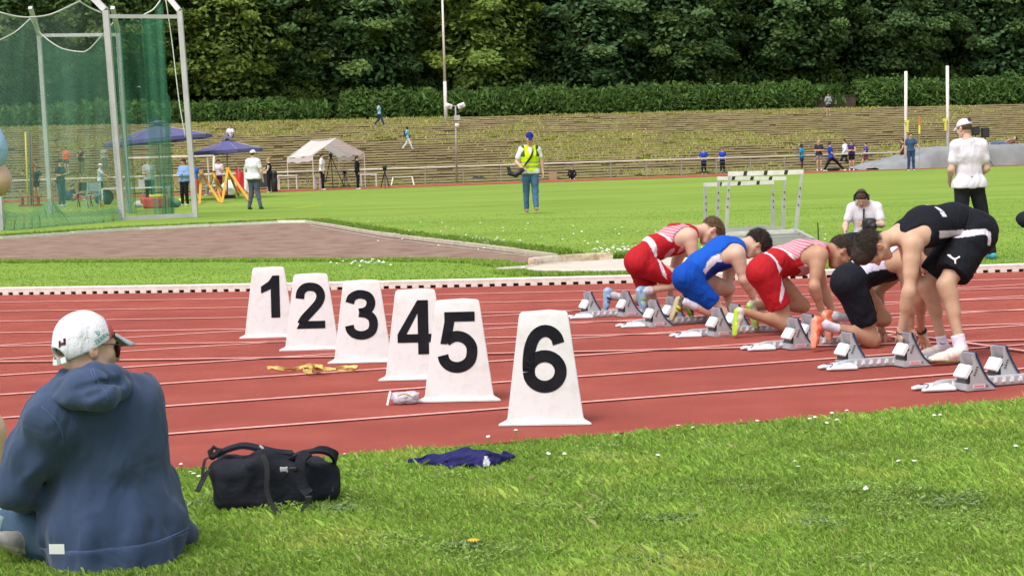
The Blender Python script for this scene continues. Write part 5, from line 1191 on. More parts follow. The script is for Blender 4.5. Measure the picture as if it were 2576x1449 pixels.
ropeline([(-40, 20, 50), (0, 32, 50), (40, 42, 50.3), (80, 44, 50.6), (130, 36, 51), (200, 4, 51.5)]); ropeline([(200, 4, 51.5), (225, 20, 51.8), (256, 34, 52)])
ropeline([(-40, 120, 58), (0, 101, 59), (40, 80, 60), (76, 48, 61)]); ropeline([(76, 48, 61), (101, 84, 61.5), (150, 120, 61), (200, 131, 60.8), (222, 126, 60.6), (250, 98, 60.3), (285, 58, 60)]); ropeline([(362, 38, 52.5), (385, 25, 52.6), (403, 3, 52.8)])
ropeline([(417, 0, 54), (432, 100, 54), (450, 250, 53.6), (466, 345, 53.3)], .014)
def netsheet(top, bottom, m, name='net_panel', nf=8, amp=.18, ny=26, seed=0, ph=0):
    """top and bottom: lists of (px, py, Y) along the sheet"""
    T = np.array(crom([AT(*p) for p in top], 10)); Bm = np.array(crom([AT(*p) for p in bottom], 10)); n = len(T); vs = []; 
    for j in range(ny):
        t = j / (ny - 1)
        for i in range(n):
            s = i / (n - 1); p = T[i] * (1 - t) + Bm[i] * t; a = amp * (.3 + .7 * t)
            p = p + np.array([.5 * a * math.sin(s * nf * 6.28 + ph + t * 2), a * math.sin(s * nf * 6.28 + ph + 1.3 * math.sin(t * 3 + s * 5)), 0]); vs.append(p)
    fs = [(j * n + i, j * n + i + 1, (j + 1) * n + i + 1, (j + 1) * n + i) for j in range(ny - 1) for i in range(n - 1)]
    return MB().add(vs, fs).build(name, m, cage, True)
netsheet([(-60, 10, 50), (0, 32, 50), (40, 42, 50.3), (80, 44, 50.6), (130, 36, 51), (200, 4, 51.5), (258, 36, 52)], [(-60, 588, 45.5), (0, 586, 46), (50, 583, 46.6), (110, 579, 47.5), (170, 573, 48.5), (240, 566, 50), (302, 556, 51.7)], M_NETG, nf=5, amp=.12)
netsheet([(-60, 128, 57), (0, 101, 59), (40, 80, 60), (76, 48, 61), (101, 84, 61.5), (150, 120, 61), (200, 131, 60.8), (222, 126, 60.6), (285, 58, 60)], [(-60, 560, 52), (0, 552, 54), (40, 547, 55), (76, 543, 56), (110, 540, 57), (160, 538, 57.5), (210, 538, 58), (250, 537, 58), (322, 536, 59.8)], M_NET, nf=7, amp=.22, ph=1)
netsheet([(272, 60, 54), (300, 52, 54), (340, 50, 54), (372, 48, 54), (405, 6, 54)], [(322, 540, 55), (345, 541, 55), (375, 541, 55), (405, 541, 54.5), (432, 541, 54)], M_NET, nf=5, amp=.16)
netsheet([(352, 48, 54.5), (372, 48, 54.6), (392, 40, 54.7), (408, 5, 54.7)], [(388, 540, 54), (404, 541, 54), (420, 541, 54), (436, 541, 54)], M_NETD, nf=3, amp=.10, ph=2)
netsheet([(418, 235, 54.3), (424, 240, 54.3), (430, 260, 54.3)], [(405, 540, 54), (420, 541, 54), (434, 541, 54)], M_NETD, nf=2, amp=.08)
netsheet([(290, 60, 57), (296, 90, 57), (304, 84, 57)], [(316, 536, 56), (330, 537, 56), (340, 538, 56)], M_NETD, nf=2, amp=.08)
netsheet([(8, 528, 47), (60, 538, 48), (100, 522, 49), (125, 500, 50), (160, 534, 50.5), (230, 532, 51), (300, 520, 52)], [(2, 586, 46), (60, 584, 46.4), (110, 580, 47.2), (160, 574, 48.4), (200, 571, 49), (250, 565, 50), (302, 555, 51.7)], M_NETD, 'net_hem', nf=14, amp=.12, ny=10)

# ================================================================== SMALL FIGURES
def cyl(n): return n
def figure(P, rz, H, label, top, bot, skin=SK_L, hair=(.05, .035, .025), pose='stand', sleeve='short', legs='long', cap=None, h=.022, shoe=(.5, .5, .5), group=None, long_hair=False, extra=None, name='person', seat=.42, dress=None, bulk=1.0, vest=None, detail=False, phase=1):
    """local frame: x right, y forward, z up"""
    s = H / 1.78; e = empty(name, P, 0, label, 'person', group); R3 = np.array(Matrix.Rotation(rz, 3, 'Z')); P = np.array(P, float)
    W = lambda x, y, z: P + R3 @ (np.array([x, y, z], float) * s)
    J = dict(pel=(0, 0, .97), wai=(0, .0, 1.12), che=(0, .01, 1.30), neck=(0, -.01, 1.49), head=(0, .02, 1.645), hiN=(.09, 0, .93), hiF=(-.09, 0, .93), knN=(.10, .03, .50), knF=(-.10, .03, .50), anN=(.12, 0, .08), anF=(-.12, 0, .08),
             shN=(.168, -.01, 1.425), shF=(-.168, -.01, 1.425), elN=(.225, -.03, 1.14), elF=(-.225, -.03, 1.14), wrN=(.23, .06, .90), wrF=(-.23, .06, .90))
    up, fw = (0, 0, 1), (0, 1, -.05); fN, fF = (0, 1, 0), (0, 1, 0)
    def mv(keys, dy, dz, ang=0): 
        for k in keys:
            x, y, z = J[k]; J[k] = (x, y + dy, z + dz)
    if pose == 'walk':
        q = phase; J.update(knN=(.09, .20 * q, .53), anN=(.09, .34 * q, .11), knF=(-.09, -.06 * q, .50), anF=(-.09, -.38 * q, .15), elN=(.23, -.14 * q, 1.17), wrN=(.22, -.10 * q, .92), elF=(-.23, .08 * q, 1.16), wrF=(-.21, .26 * q, .98)); mv(['pel', 'hiN', 'hiF', 'wai', 'che', 'neck', 'head', 'shN', 'shF', 'elN', 'elF', 'wrN', 'wrF'], 0, -.03)
    elif pose == 'hips': J.update(elN=(.38, -.06, 1.18), wrN=(.20, .06, 1.03), elF=(-.38, -.06, 1.18), wrF=(-.20, .06, 1.03))
    elif pose == 'fold': J.update(elN=(.25, .04, 1.16), wrN=(-.02, .20, 1.20), elF=(-.25, .04, 1.16), wrF=(.04, .22, 1.14)); fw = (0, 1, -.3)
    elif pose == 'hold': J.update(elN=(.25, .02, 1.15), wrN=(.10, .26, 1.20), elF=(-.25, .02, 1.15), wrF=(-.10, .26, 1.20)); fw = (0, 1, -.45)
    elif pose == 'phone': J.update(elN=(.25, .06, 1.15), wrN=(.08, .20, 1.40), elF=(-.25, .02, 1.15), wrF=(-.02, .20, 1.18)); fw = (0, 1, -.2)
    elif pose == 'reach': J.update(elN=(.22, .24, 1.22), wrN=(.18, .50, 1.12), elF=(-.24, .05, 1.15), wrF=(-.16, .3, 1.1))
    elif pose == 'bend':
        J.update(wai=(0, .06, 1.10), che=(0, .20, 1.22), neck=(0, .36, 1.33), head=(0, .47, 1.42), shN=(.18, .32, 1.28), shF=(-.18, .32, 1.28), elN=(.22, .40, 1.02), elF=(-.22, .40, 1.02), wrN=(.12, .55, .86), wrF=(-.12, .55, .86)); up, fw = (0, .5, .86), (0, .7, -.7)
    elif pose == 'lunge':
        J.update(pel=(0, 0, .80), wai=(0, -.03, .94), che=(0, -.06, 1.12), neck=(0, -.08, 1.31), head=(0, -.06, 1.46), hiN=(.09, 0, .76), hiF=(-.09, 0, .76), knN=(.1, -.22, .46), anN=(.1, -.40, .10), knF=(-.1, .32, .50), anF=(-.1, .66, .10), shN=(.18, -.08, 1.26), shF=(-.18, -.08, 1.26), elN=(.22, -.02, 1.0), elF=(-.22, -.02, 1.0), wrN=(.16, .14, .86), wrF=(-.16, .14, .86))
    elif pose in ('chair', 'ground', 'kneel'):
        d = {'chair': seat - .97 + .12, 'ground': -.83, 'kneel': -.52}[pose]
        mv(['pel', 'hiN', 'hiF', 'wai', 'che', 'neck', 'head', 'shN', 'shF', 'elN', 'elF', 'wrN', 'wrF'], 0, d)
        if pose == 'chair': J.update(knN=(.14, .44, .52), knF=(-.14, .44, .52), anN=(.14, .42, .09), anF=(-.14, .42, .09), wrN=(.14, .30, J['wrN'][2] + .12), wrF=(-.14, .30, J['wrF'][2] + .12))
        elif pose == 'ground': J.update(knN=(.22, .34, .38), knF=(-.22, .34, .38), anN=(.14, .56, .08), anF=(-.14, .56, .08), wrN=(.16, .34, .40), wrF=(-.16, .34, .40), elN=(.26, .10, J['elN'][2]), elF=(-.26, .10, J['elF'][2]))
        else: J.update(knN=(.14, .12, .08), knF=(-.16, .42, .44), anN=(.12, -.30, .08), anF=(-.16, .36, .08), elN=(.34, .06, .70), elF=(-.30, .12, .68), wrN=(.22, .28, .52), wrF=(-.05, .30, .66)); fw = (0, .8, -.75); up = (0, .55, .8)
    elif pose == 'lie':
        for k in list(J): x, y, z = J[k]; J[k] = (y - .0, z - .9, .16 + x * .35)
        J.update(head=(.0, .62, .42), neck=(0, .55, .30), che=(0, .38, .22), shN=(.1, .48, .34), shF=(-.1, .50, .22), elN=(.16, .2, .34)); up, fw = (0, .8, .5), (0, -.5, .85)
    if extra and 'J' in extra: J.update(extra['J'])
    if extra and 'fw' in extra: fw = extra['fw']
    if extra and 'up' in extra: up = extra['up']
    J = {k: W(*v) for k, v in J.items()}; J['back'] = R3 @ np.array([0, -1., 0]); up = R3 @ np.array(up, float); fw = R3 @ np.array(fw, float)
    fr = head_frame(up, fw); c = J['head']; B = SDF(); ss = s * .97
    torso_prims(B, J, ss, bulk)
    for q in 'NF': leg_prims(B, J['hi' + q], J['kn' + q], J['an' + q], ss, J['back']); arm_prims(B, J['sh' + q], J['el' + q], J['wr' + q], ss)
    ex = []
    if detail:
        Hs = SDF(); head_sdf(c, fr, s, Hs); ex.append((Hs, h * .55, 0))
        for i, q in enumerate('NF'):
            K = SDF(); d = unit(J['wr' + q] - J['el' + q]); hand_sdf(K, J['wr' + q], d + J['back'] * -.15, R3 @ np.array([-1. if i == 0 else 1., .3, 0]), 1 if i else -1, .5, .06, s); ex.append((K, .0055, 0))
    else:
        M = np.array(fr).T; B.ell(hp(c, fr, s, 0, -.005, .02), np.array([.078, .098, .10]) * s, M, .02); B.ell(hp(c, fr, s, 0, .03, -.045), np.array([.06, .065, .075]) * s, M, .03); B.cap(hp(c, fr, s, 0, .09, .0), hp(c, fr, s, 0, .105, -.03), .012 * s, k=.02)
        for q in 'NF': d = unit(J['wr' + q] - J['el' + q]); B.cap(J['wr' + q], J['wr' + q] + d * .09 * s, .030 * s, .030 * s, k=.02); B.cap(J['wr' + q] + d * .08 * s, J['wr' + q] + d * .15 * s + J['back'] * -.02, .024 * s, .014 * s, k=.02)
    if legs != 'long':
        pass
    sdf_obj('body', B, h, M_SKIN, e, colf=skin_cols(skin, c, fr, s), extra=ex)
    # legs
    K = SDF(); axl = unit(J['wai'] - J['pel']); lat = unit(J['hiF'] - J['hiN'])
    K.cap(J['pel'] - lat * .055 * s, J['pel'] + lat * .055 * s, .112 * ss * bulk, k=.03)
    for q in ('hiN', 'hiF'): cc_ = J[q] + J['back'] * .035 * s; K.cap(cc_, cc_, .098 * ss * bulk, k=.05)
    K.cap(J['pel'], lerp(J['pel'], J['wai'], .5), .112 * ss * bulk, k=.04, w=lat, ws=1.25)
    for q in 'NF':
        hi, kn, an = J['hi' + q], J['kn' + q], J['an' + q]
        if legs == 'long': leg_prims(K, hi, kn, an, ss, J['back']); K.cap(hi, kn, .092 * ss, .068 * ss, k=.03); K.cap(kn, lerp(kn, an, .93), .064 * ss, .054 * ss, k=.03)
        else: K.cap(hi, lerp(hi, kn, .6), .092 * ss, .082 * ss, k=.03)
    K.fn(folds(.006 * s, 24, seed=int(abs(P[0] * 10)) + 1)); sdf_obj('trousers' if legs == 'long' else 'shorts', K, h, M_CLOTH, e, t=.006 * s, col=bot)
    # top
    T = SDF(); torso_prims(T, J, ss, bulk)
    for q in ('hiN', 'hiF'): cc_ = J[q] + J['back'] * .035 * s; T.cap(cc_, cc_, .102 * ss * bulk, k=.05); T.cap(J[q], J[q], .100 * ss * bulk, k=.06)
    T.cut(J['pel'] - axl * (.055 if sleeve != 'none' else .03) * s, -axl)
    for q in 'NF':
        sh, el, wr = J['sh' + q], J['el' + q], J['wr' + q]; T.cap(sh, lerp(sh, J['neck'], .75), .050 * ss, .038 * ss, k=.03)
        if sleeve != 'none': T.cap(sh, lerp(sh, el, .62 if sleeve == 'short' else 1), .058 * ss, .054 * ss, k=.03)
        if sleeve == 'long': T.cap(el, lerp(el, wr, .95), .052 * ss, .040 * ss, k=.03)
    nk = unit(c - J['neck']); obox(T, J['neck'] + nk * .115 * s, nk, (.10 * s, .085 * s, .085 * s), k=.01); T.fn(folds(.006 * s, 22, axis=J['wai'] - J['pel'], seed=int(abs(P[1] * 10)) + 2))
    cf = None
    if extra and 'topcol' in extra: cf = extra['topcol'](W, R3, P, s)
    sdf_obj('shirt', T, h, M_CLOTH, e, t=.015 * s, col=top, colf=cf)
    # head cover
    if cap is not None:
        C = SDF(); M = np.array(fr).T; C.ell(hp(c, fr, s, 0, -.010, .035), np.array([.088, .108, .094]) * s, M, .01); C.cut(hp(c, fr, s, 0, 0, .035), -fr[2] + fr[1] * .1)
        C.cap(hp(c, fr, s, -.02, .10, .045), hp(c, fr, s, .02, .10, .045), .02 * s, k=.02); C.cap(hp(c, fr, s, -.03, .14, .034), hp(c, fr, s, .03, .14, .034), .016 * s, k=.04, w=fr[2], ws=.6)
        sdf_obj('cap', C, h * .7, M_CLOTH, e, col=cap)
        hd = hair_sdf(c, fr, s, th=.004, low=-.03); hd.cut(hp(c, fr, s, 0, 0, .03), fr[2]); sdf_obj('hair', hd, h * .7, M_HAIR, e, col=hair)
    else:
        hd = hair_sdf(c, fr, s, th=.012, low=-.04, amp=.004)
        if long_hair: hd.ops = [o for o in hd.ops if o[0] != 'cut']; hd.cap(hp(c, fr, s, 0, -.07, .0), hp(c, fr, s, 0, -.09, -.18), .055 * s, .035 * s, k=.03)
        sdf_obj('hair', hd, h * .7, M_HAIR, e, col=hair)
    # shoes
    for q in 'NF':
        K = SDF(); an = J['an' + q]; d = -J['back']; K.cap(an + d * -.03 * s - ZZ * .035 * s, an + d * .13 * s - ZZ * .048 * s, .042 * s, .034 * s, k=.02); K.cap(an, an - ZZ * .03 * s, .040 * s, k=.02); K.cut(an - ZZ * .079 * s, -ZZ); sdf_obj('shoe', K, h * .8, M_SHOE, e, col=shoe)
    if extra and 'pack' in extra:
        K = SDF(); cc_ = lerp(J['che'], J['wai'], .25) + J['back'] * .20 * s; K.box(cc_, np.array([.15, .09, .22]) * s, R3, .05, .02); K.fn(folds(.006, 20)); sdf_obj('backpack', K, h, M_CLOTH, e, col=extra['pack'])
    return e, J, fr, W, s
GY = lambda px, py: G(px, py, 0)
def height_px(px, y0, y1, P):   # metres spanned by two image rows at the distance of P
    return AT(px, y0, P[1])[2] - P[2]
def small(px, y0, y1, label, top, bot, rz, place='ground', **kw):
    if place == 'ground': P = GY(px, y1)
    elif place == 'terr': P = terr_hit(px, y1)
    else: P = np.array(place, float)
    full = {'chair': 1.32, 'ground': .93, 'kneel': 1.17, 'bend': 1.55, 'lunge': 1.58}.get(kw.get('pose', 'stand'), 1.76)
    Hm = (AT(px, y0, P[1])[2] - P[2]); H = np.clip(1.78 * Hm / full, 1.35, 1.98)
    return figure(P, rz, H, label, top, bot, **kw)
WT, BK, GR = (.72, .70, .74), (.014, .014, .018), (.10, .10, .13)
BL = (.02, .06, .42); JE = (.05, .11, .22)
DR = math.radians
# mid distance figures (detailed)
_, Jp, frp, Wp, sp_ = small(1337, 334, 538, 'photographer walking across the infield in a yellow safety vest and blue cap', WT, (.07, .15, .27), PI + .12, pose='walk', cap=(.015, .02, .20), h=.012, detail=True, shoe=(.30, .18, .14), phase=-.35,
   extra=dict(J=dict(elN=(.30, -.02, 1.13), wrN=(.20, .20, 1.0), elF=(-.25, -.02, 1.15), wrF=(-.27, .03, .90), head=(0, .05, 1.64)), fw=(.0, .9, -.45)), hair=(.08, .05, .03)) 
e = _
# safety vest over the shirt with grey bands
VT = SDF(); lat2 = unit(Jp['shF'] - Jp['shN']); VT.cap(lerp(Jp['pel'], Jp['wai'], .1), Jp['wai'], .125, .118, k=.04, w=lat2, ws=1.32); VT.cap(Jp['wai'], Jp['che'], .118, .133, k=.05, w=lat2, ws=1.32); VT.cap(Jp['che'], lerp(Jp['che'], Jp['neck'], .7), .132, .098, k=.05, w=lat2, ws=1.3)
for q in 'NF': VT.cap(lerp(Jp['sh' + q], Jp['neck'], .1), lerp(Jp['sh' + q], Jp['neck'], .8), .062, .055, k=.03)
VT.cut(Jp['neck'] + [0, 0, .0], ZZ); VT.cut(Jp['pel'] + [0, 0, .0], -ZZ)
fv = -Jp['back']; VT.cap(Jp['neck'] + fv * .12 + [0, 0, .02], Jp['che'] + fv * .17 - [0, 0, .02], .075, .015, k=.01, mode='-'); VT.fn(folds(.006, 24, seed=3))
zc = Jp['pel'][2]
def vcol(Vv):
    C = np.tile(np.array([.62, .82, .01]), (len(Vv), 1)); z = Vv[:, 2] - zc
    for a in (.06, .165): m = (z > a) & (z < a + .05); C[m] = np.array([.36, .42, .12])
    m = (np.abs((Vv - Jp['che']) @ lat2) > .135) & (z > .32); C[m] = np.array([.05, .09, .02]); return C
sdf_obj('safety_vest', VT, .012, M_CLOTH, e, t=.030, colf=vcol)
MB().ribbon(crom([lerp(Jp['shF'], Jp['neck'], .5) + ZZ * .07 + fv * .05, Jp['che'] + fv * .19 + lat2 * .02, Jp['wai'] + fv * .19 - lat2 * .12, Jp['wrN'] + fv * .06], 5), .045, .006, lat2).build('camera_strap', M_BLK, e)
cam_ = empty('camera', Jp['wrN'] - lat2 * .0 + np.array([-.12, 0, -.12]), 0, 'black camera with a long curved lens hood hanging beside the photographer in the yellow vest', 'camera')
S = SDF(); cc0 = Jp['wrN'] + fv * .04; S.box(cc0 + [.0, 0, -.04], (.06, .05, .045), np.eye(3), .015); S.cap(cc0 + [-.03, 0, -.07], cc0 + [-.16, 0, -.15], .055, .065, k=.02); S.cap(cc0 + [-.16, 0, -.15], cc0 + [-.29, 0, -.12], .06, .055, k=.02); S.cap(cc0 + [-.29, 0, -.12], cc0 + [-.33, 0, .02], .045, .04, k=.03); sdf_obj('camera_body', S, .010, M_BLK, cam_)
# official with white cap on the right, seen from behind
lb = 'official in a white polo shirt and white cap standing with back to the camera'
e, Jo, fro, Wo, so_ = small(2440, 299, 655, lb, (.70, .67, .73), (.022, .022, .028), DR(12), cap=(.76, .74, .80), h=.0105, detail=True, shoe=(.05, .30, .42), bulk=1.06,
   extra=dict(J=dict(elN=(.23, -.03, 1.14), wrN=(.17, .17, 1.02), elF=(-.24, -.02, 1.14), wrF=(-.18, .17, 1.0), anN=(.31, .02, .08), anF=(-.08, -.05, .08), knN=(.215, .04, .5), head=(-.03, .04, 1.635), neck=(0, 0, 1.48)), fw=(-.35, .9, -.35)), hair=(.10, .06, .04), skin=SK_P)
MB().prism([(-.02, -.02), (.02, -.02), (.02, .025), (-.02, .025)], hp(Jo['head'], fro, so_, .0, -.119, .075), unit(np.cross([0, 1, 0], [0, 0, 1])), unit(fro[2] + fro[1] * .25), [0, -1, 0], .004).build('cap_patch', mat('patch_purple', (.02, .01, .06), .7), e)
band('collar', Jo['neck'] + [0, 0, .0], Jo['head'] - Jo['neck'], .064, .035, mat('collar_white', (.68, .66, .72), .8), e)
# official left with white cap
small(641, 378, 527, 'heavy man in a white polo shirt and white sun hat standing with back to camera', WT, (.10, .11, .16), DR(-20), cap=(.78, .76, .74), h=.014, bulk=1.22, shoe=(.03, .03, .04), extra=dict(J=dict(anN=(.20, 0, .08), anF=(-.18, 0, .08), elN=(.27, -.02, 1.14), wrN=(.27, .05, .92), elF=(-.28, .05, 1.16), wrF=(-.22, .24, 1.12))), skin=SK_P)
# crouching technician with headphones
e, Jh, frh, Wh, sh_ = small(2178, 484, 640, 'technician in a white polo shirt with black headphones crouching over a black case', (.70, .67, .72), BK, PI - .25, place=tuple(G(2178, 676)), pose='kneel', h=.011, detail=True, skin=SK_P, hair=(.09, .055, .035), shoe=BK,
   extra=dict(J=dict(elN=(-.0, 0, 0), elF=(-.30, .12, .70), wrF=(-.06, .34, .66), shN=(.17, .06, .93), shF=(-.17, .06, .93), neck=(0, .06, .99), che=(0, .02, .80), head=(.02, .17, 1.10))) if False else dict(J=dict(head=(.03, .20, 1.07), neck=(.0, .08, .98), che=(0, .03, .80), shN=(.18, .08, .91), shF=(-.18, .08, .91), elN=(.28, .14, .66), wrN=(.26, .34, .56), elF=(-.27, .18, .66), wrF=(-.02, .36, .68))))
for q in (-1, 1):
    a = hp(Jh['head'], frh, sh_, .088 * q, -.005, -.002); MB().tube([a, a + frh[0] * q * .022], .036, 16).build('ear_cup', M_BLK, e)
MB().tube([hp(Jh['head'], frh, sh_, .098 * COS(a), -.0 , .0 + .128 * SIN(a)) for a in np.linspace(.0, PI, 13)], .013, 8).build('headband', M_BLK, e, True)
MB().ribbon(crom([Jh['neck'] + frh[1] * .06 + ZZ * .01, Jh['che'] - Jh['back'] * .15, Jh['wai'] - Jh['back'] * .16]), .02, .004, [1, 0, 0]).build('lanyard', M_BLK, e)
S = SDF(); cc0 = Jh['wrF'] + np.array([.04, -.06, .0]); S.box(cc0, (.075, .05, .07), np.eye(3), .03); S.cap(cc0, cc0 + [.03, -.09, -.02], .045, k=.02)
o = sdf_obj('camera', S, .010, M_BLK, None); tag(o, 'black camera held by the crouching technician with headphones', 'camera')
S = SDF(); cc0 = G(2178, 676) + np.array([.02, -.42, .33]); S.box(cc0, (.34, .18, .10), np.array(Matrix.Rotation(.1, 3, 'Z')), .05); S.box(cc0 + [0, 0, -.2], (.26, .15, .12), np.eye(3), .04); S.fn(folds(.012, 20))
o = sdf_obj('equipment_case', S, .014, M_BAG, None); tag(o, 'black equipment case in front of the crouching technician', 'case')

# distant figures; rz: 0 faces away, PI faces the camera, -PI/2 faces right, PI/2 faces left
FAR = [
 (169, 372, 441, 'person in an orange shirt and dark shorts standing on the bank behind the netting', (.75, .10, .04), (.06, .05, .05), PI, 'terr', dict(legs='short', pose='hold')),
 (206, 373, 443, 'dark dressed person with raised hands standing on the bank beside the orange shirt', (.06, .04, .04), (.16, .17, .10), PI, 'terr', dict(sleeve='none', pose='phone')),
 (264, 374, 436, 'person in a pale patterned shirt standing on the bank behind the netting', (.30, .34, .24), (.20, .24, .20), PI, 'terr', dict()),
 (156, 401, 520, 'man in dark grey shirt and jeans standing behind the netting', (.06, .085, .09), (.04, .10, .14), -PI / 2 - .4, 'ground', dict(pose='hold')),
 (93, 419, 499, 'athlete in dark top with bare legs standing behind the netting', (.03, .06, .06), (.03, .04, .05), PI, 'ground', dict(legs='short', pose='hips')),
 (255, 412, 506, 'person in a white dotted shirt and sun hat reaching over the table', (.55, .62, .70), (.03, .06, .05), -PI / 2, 'ground', dict(cap=(.75, .76, .74), pose='reach')),
 (378, 398, 512, 'grey haired person in a pale grey shirt bending over the table', (.38, .40, .40), (.03, .05, .05), PI + .4, 'ground', dict(pose='hold', hair=(.22, .22, .2))),
 (466, 400, 519, 'woman in a pale blue jacket and black trousers beside the cage frame', (.22, .34, .58), BK, PI - .5, 'ground', dict(sleeve='long', pose='fold', long_hair=True, shoe=(.6, .6, .6))),
 (552, 401, 486, 'woman in white with dark hair standing behind the yellow tripods', (.66, .62, .66), (.10, .02, .02), PI, 'ground', dict(pose='hold', long_hair=True)),
 (541, 431, 492, 'person in white sitting behind the yellow tripods', (.62, .60, .64), (.30, .30, .34), PI / 2, 'ground', dict(pose='chair')),
 (492, 409, 492, 'person in a bright blue shirt behind the cage post', (.03, .12, .50), (.40, .10, .12), PI, 'ground', dict()),
 (184, 478, 506, 'person in pink sitting on the ground behind the netting', (.03, .05, .08), (.62, .22, .20), -PI / 2, 'ground', dict(pose='ground')),
 (679, 398, 486, 'fair haired person in a black top leaning over the equipment', BK, BK, PI / 2, 'ground', dict(sleeve='none', hair=(.45, .33, .18), pose='reach', skin=SK_P)),
 (812, 386, 479, 'man in a white shirt and black trousers under the tent', WT, BK, -PI / 2, 'ground', dict(pose='stand', shoe=(.7, .7, .7))),
 (900, 392, 477, 'woman all in black with white shoes at the tent pole', BK, BK, -PI / 2, 'ground', dict(sleeve='long', shoe=(.75, .75, .75), long_hair=True)),
 (955, 257, 323, 'person in pale blue shirt walking along the top of the bank', (.30, .55, .68), (.03, .05, .09), -PI / 2, 'terr', dict(pose='walk', skin=SK_B, hair=(.01, .01, .01))),
 (1026, 318, 383, 'person with a dark backpack and white trousers walking down the bank', (.22, .48, .56), (.66, .64, .68), -PI / 2, 'terr', dict(pose='walk', skin=SK_B, hair=(.01, .01, .01), shoe=(.6, .5, .5), extra=dict(pack=(.03, .04, .13)))),
 (1439, 423, 452, 'person in black sitting on the ground at the railing', BK, BK, PI, 'ground', dict(pose='ground', sleeve='long')),
 (1771, 374, 439, 'athlete in a blue top with hands on hips, left one of two at the railing', BL, BK, PI, 'ground', dict(pose='hips')),
 (1818, 372, 437, 'athlete in a blue top with hanging arms, right one of two at the railing', BL, BK, PI - .4, 'ground', dict(pose='stand')),
 (2017, 363, 431, 'person in a bright cyan shirt right behind the top bar of the hurdles', (.02, .30, .60), (.02, .03, .15), -PI / 2 - .4, 'ground', dict(legs='short', skin=SK_B, hair=(.01, .01, .01))),
 (2061, 353, 430, 'bald man in a black shirt and grey shorts on the far track', (.04, .035, .04), (.24, .22, .22), PI, 'ground', dict(legs='short', pose='fold', hair=(.5, .4, .33), shoe=(.7, .7, .7))),
 (2092, 358, 432, 'athlete in blue stretching one leg forward on the far track', BL, BK, -PI / 2, 'ground', dict(pose='lunge', shoe=(.7, .7, .7))),
 (2126, 351, 425, 'person in a white long sleeved top and black trousers on the far track', (.70, .68, .76), BK, PI / 2 + .3, 'ground', dict(sleeve='long', pose='walk')),
 (2143, 353, 430, 'athlete in a sleeveless navy singlet and black shorts on the far track', (.03, .03, .12), BK, PI - .4, 'ground', dict(sleeve='none', legs='short', pose='fold', shoe=(.75, .75, .75))),
 (2179, 357, 425, 'athlete in purple shirt and maroon shorts walking left on the far track', (.10, .07, .30), (.20, .03, .06), PI / 2, 'ground', dict(legs='short', pose='walk', shoe=(.75, .75, .75))),
 (2272, 348, 424, 'dark dressed athlete with a number bib beside the left vaulting upright', (.08, .05, .05), (.10, .02, .03), PI / 2, 'ground', dict(sleeve='none', pose='walk')),
 (2292, 335, 431, 'vaulter in a blue patterned suit carrying an upright pole', (.045, .085, .17), (.035, .06, .14), PI, 'ground', dict(pose='stand', extra=dict(J=dict(elN=(-.0, 0, 0))) if False else dict(J=dict(elF=(-.30, .05, 1.2), wrF=(-.34, .12, 1.15))))),
 (2084, 236, 296, 'person in a grey hoodie and black shorts standing on top of the bank', (.24, .28, .31), BK, PI, 'terr', dict(sleeve='long', legs='short', pose='phone')),
 (580, 315, 352, 'person in white sitting high on the bank above the blue parasols', (.70, .68, .72), (.20, .20, .24), PI, 'terr', dict(pose='ground')),
 (2453, 350, 420, 'dark haired person behind the loudspeakers', (.06, .05, .06), BK, PI, 'ground', dict()),
]
for px, y0, y1, lb, tp_, bt_, rz, pl, kw in FAR: small(px, y0, y1, lb, tp_, bt_, rz, pl, h=.035, **kw)
# ================================================================== SEATED PERSON IN THE HOODIE
def m_(x, y, Y): return AT(*CM(300 + (x - 300) * .955, y), Y - .20 + .30 * (x - 600) / 1437 * .9)   # the back is turned a little to the right, so its right side lies farther off
hd_ = empty('person', G(250, 1400), 0, 'person in a navy hoodie and white cap sitting cross legged in the near grass', 'person')
HOOD = (.050, .075, .140)
pelH, waiH, cheH, upH, neH = m_(610, 1290, 7.22), m_(595, 1060, 7.26), m_(565, 790, 7.24), m_(530, 600, 7.20), m_(470, 430, 7.18)
shL, elL, wrL = m_(262, 640, 7.14), m_(62, 985, 7.22), m_(190, 1065, 7.50); shR, elR, wrR = m_(690, 560, 7.24), m_(735, 900, 7.46), m_(560, 1120, 7.62)
hiL, knL, anL = m_(380, 1275, 7.28), m_(15, 1180, 7.50), m_(120, 1330, 7.46); hiR, knR, anR = m_(700, 1275, 7.28), m_(900, 1190, 7.72), m_(480, 1330, 7.60)
headH = m_(455, 272, 7.20); frH = head_frame([-.10, .02, 1], [.80, .56, -.10])
B = SDF(); lx = unit([1., .32, 0])
B.cap(pelH, waiH, .13, .12, k=.04, w=lx, ws=1.3); B.cap(waiH, cheH, .12, .13, k=.04, w=lx, ws=1.3); B.cap(cheH, neH, .12, .06, k=.05, w=lx, ws=1.2); B.cap(neH, lerp(neH, headH, .6), .060, .058, k=.03)
arm_prims(B, shL, elL, wrL); arm_prims(B, shR, elR, wrR); leg_prims(B, hiL, knL, anL); leg_prims(B, hiR, knR, anR)
Hs = SDF(); head_sdf(headH, frH, 1.03, Hs); Hs.cap(lerp(neH, headH, .2), hp(headH, frH, 1, 0, -.025, -.05), .060, .058, k=.03)
K1 = SDF(); hand_sdf(K1, wrL, unit([.8, .35, -.15]), [0, .1, -1], -1, .35, .1); K2 = SDF(); hand_sdf(K2, wrR, unit([-.8, .2, -.1]), [0, .1, -1], 1, .35, .1)
sdf_obj('body', B, .010, M_SKIN, hd_, colf=skin_cols(SK_P, headH, frH, 1.03), extra=[(Hs, .0042, 0), (K1, .0045, 0), (K2, .0045, 0)])
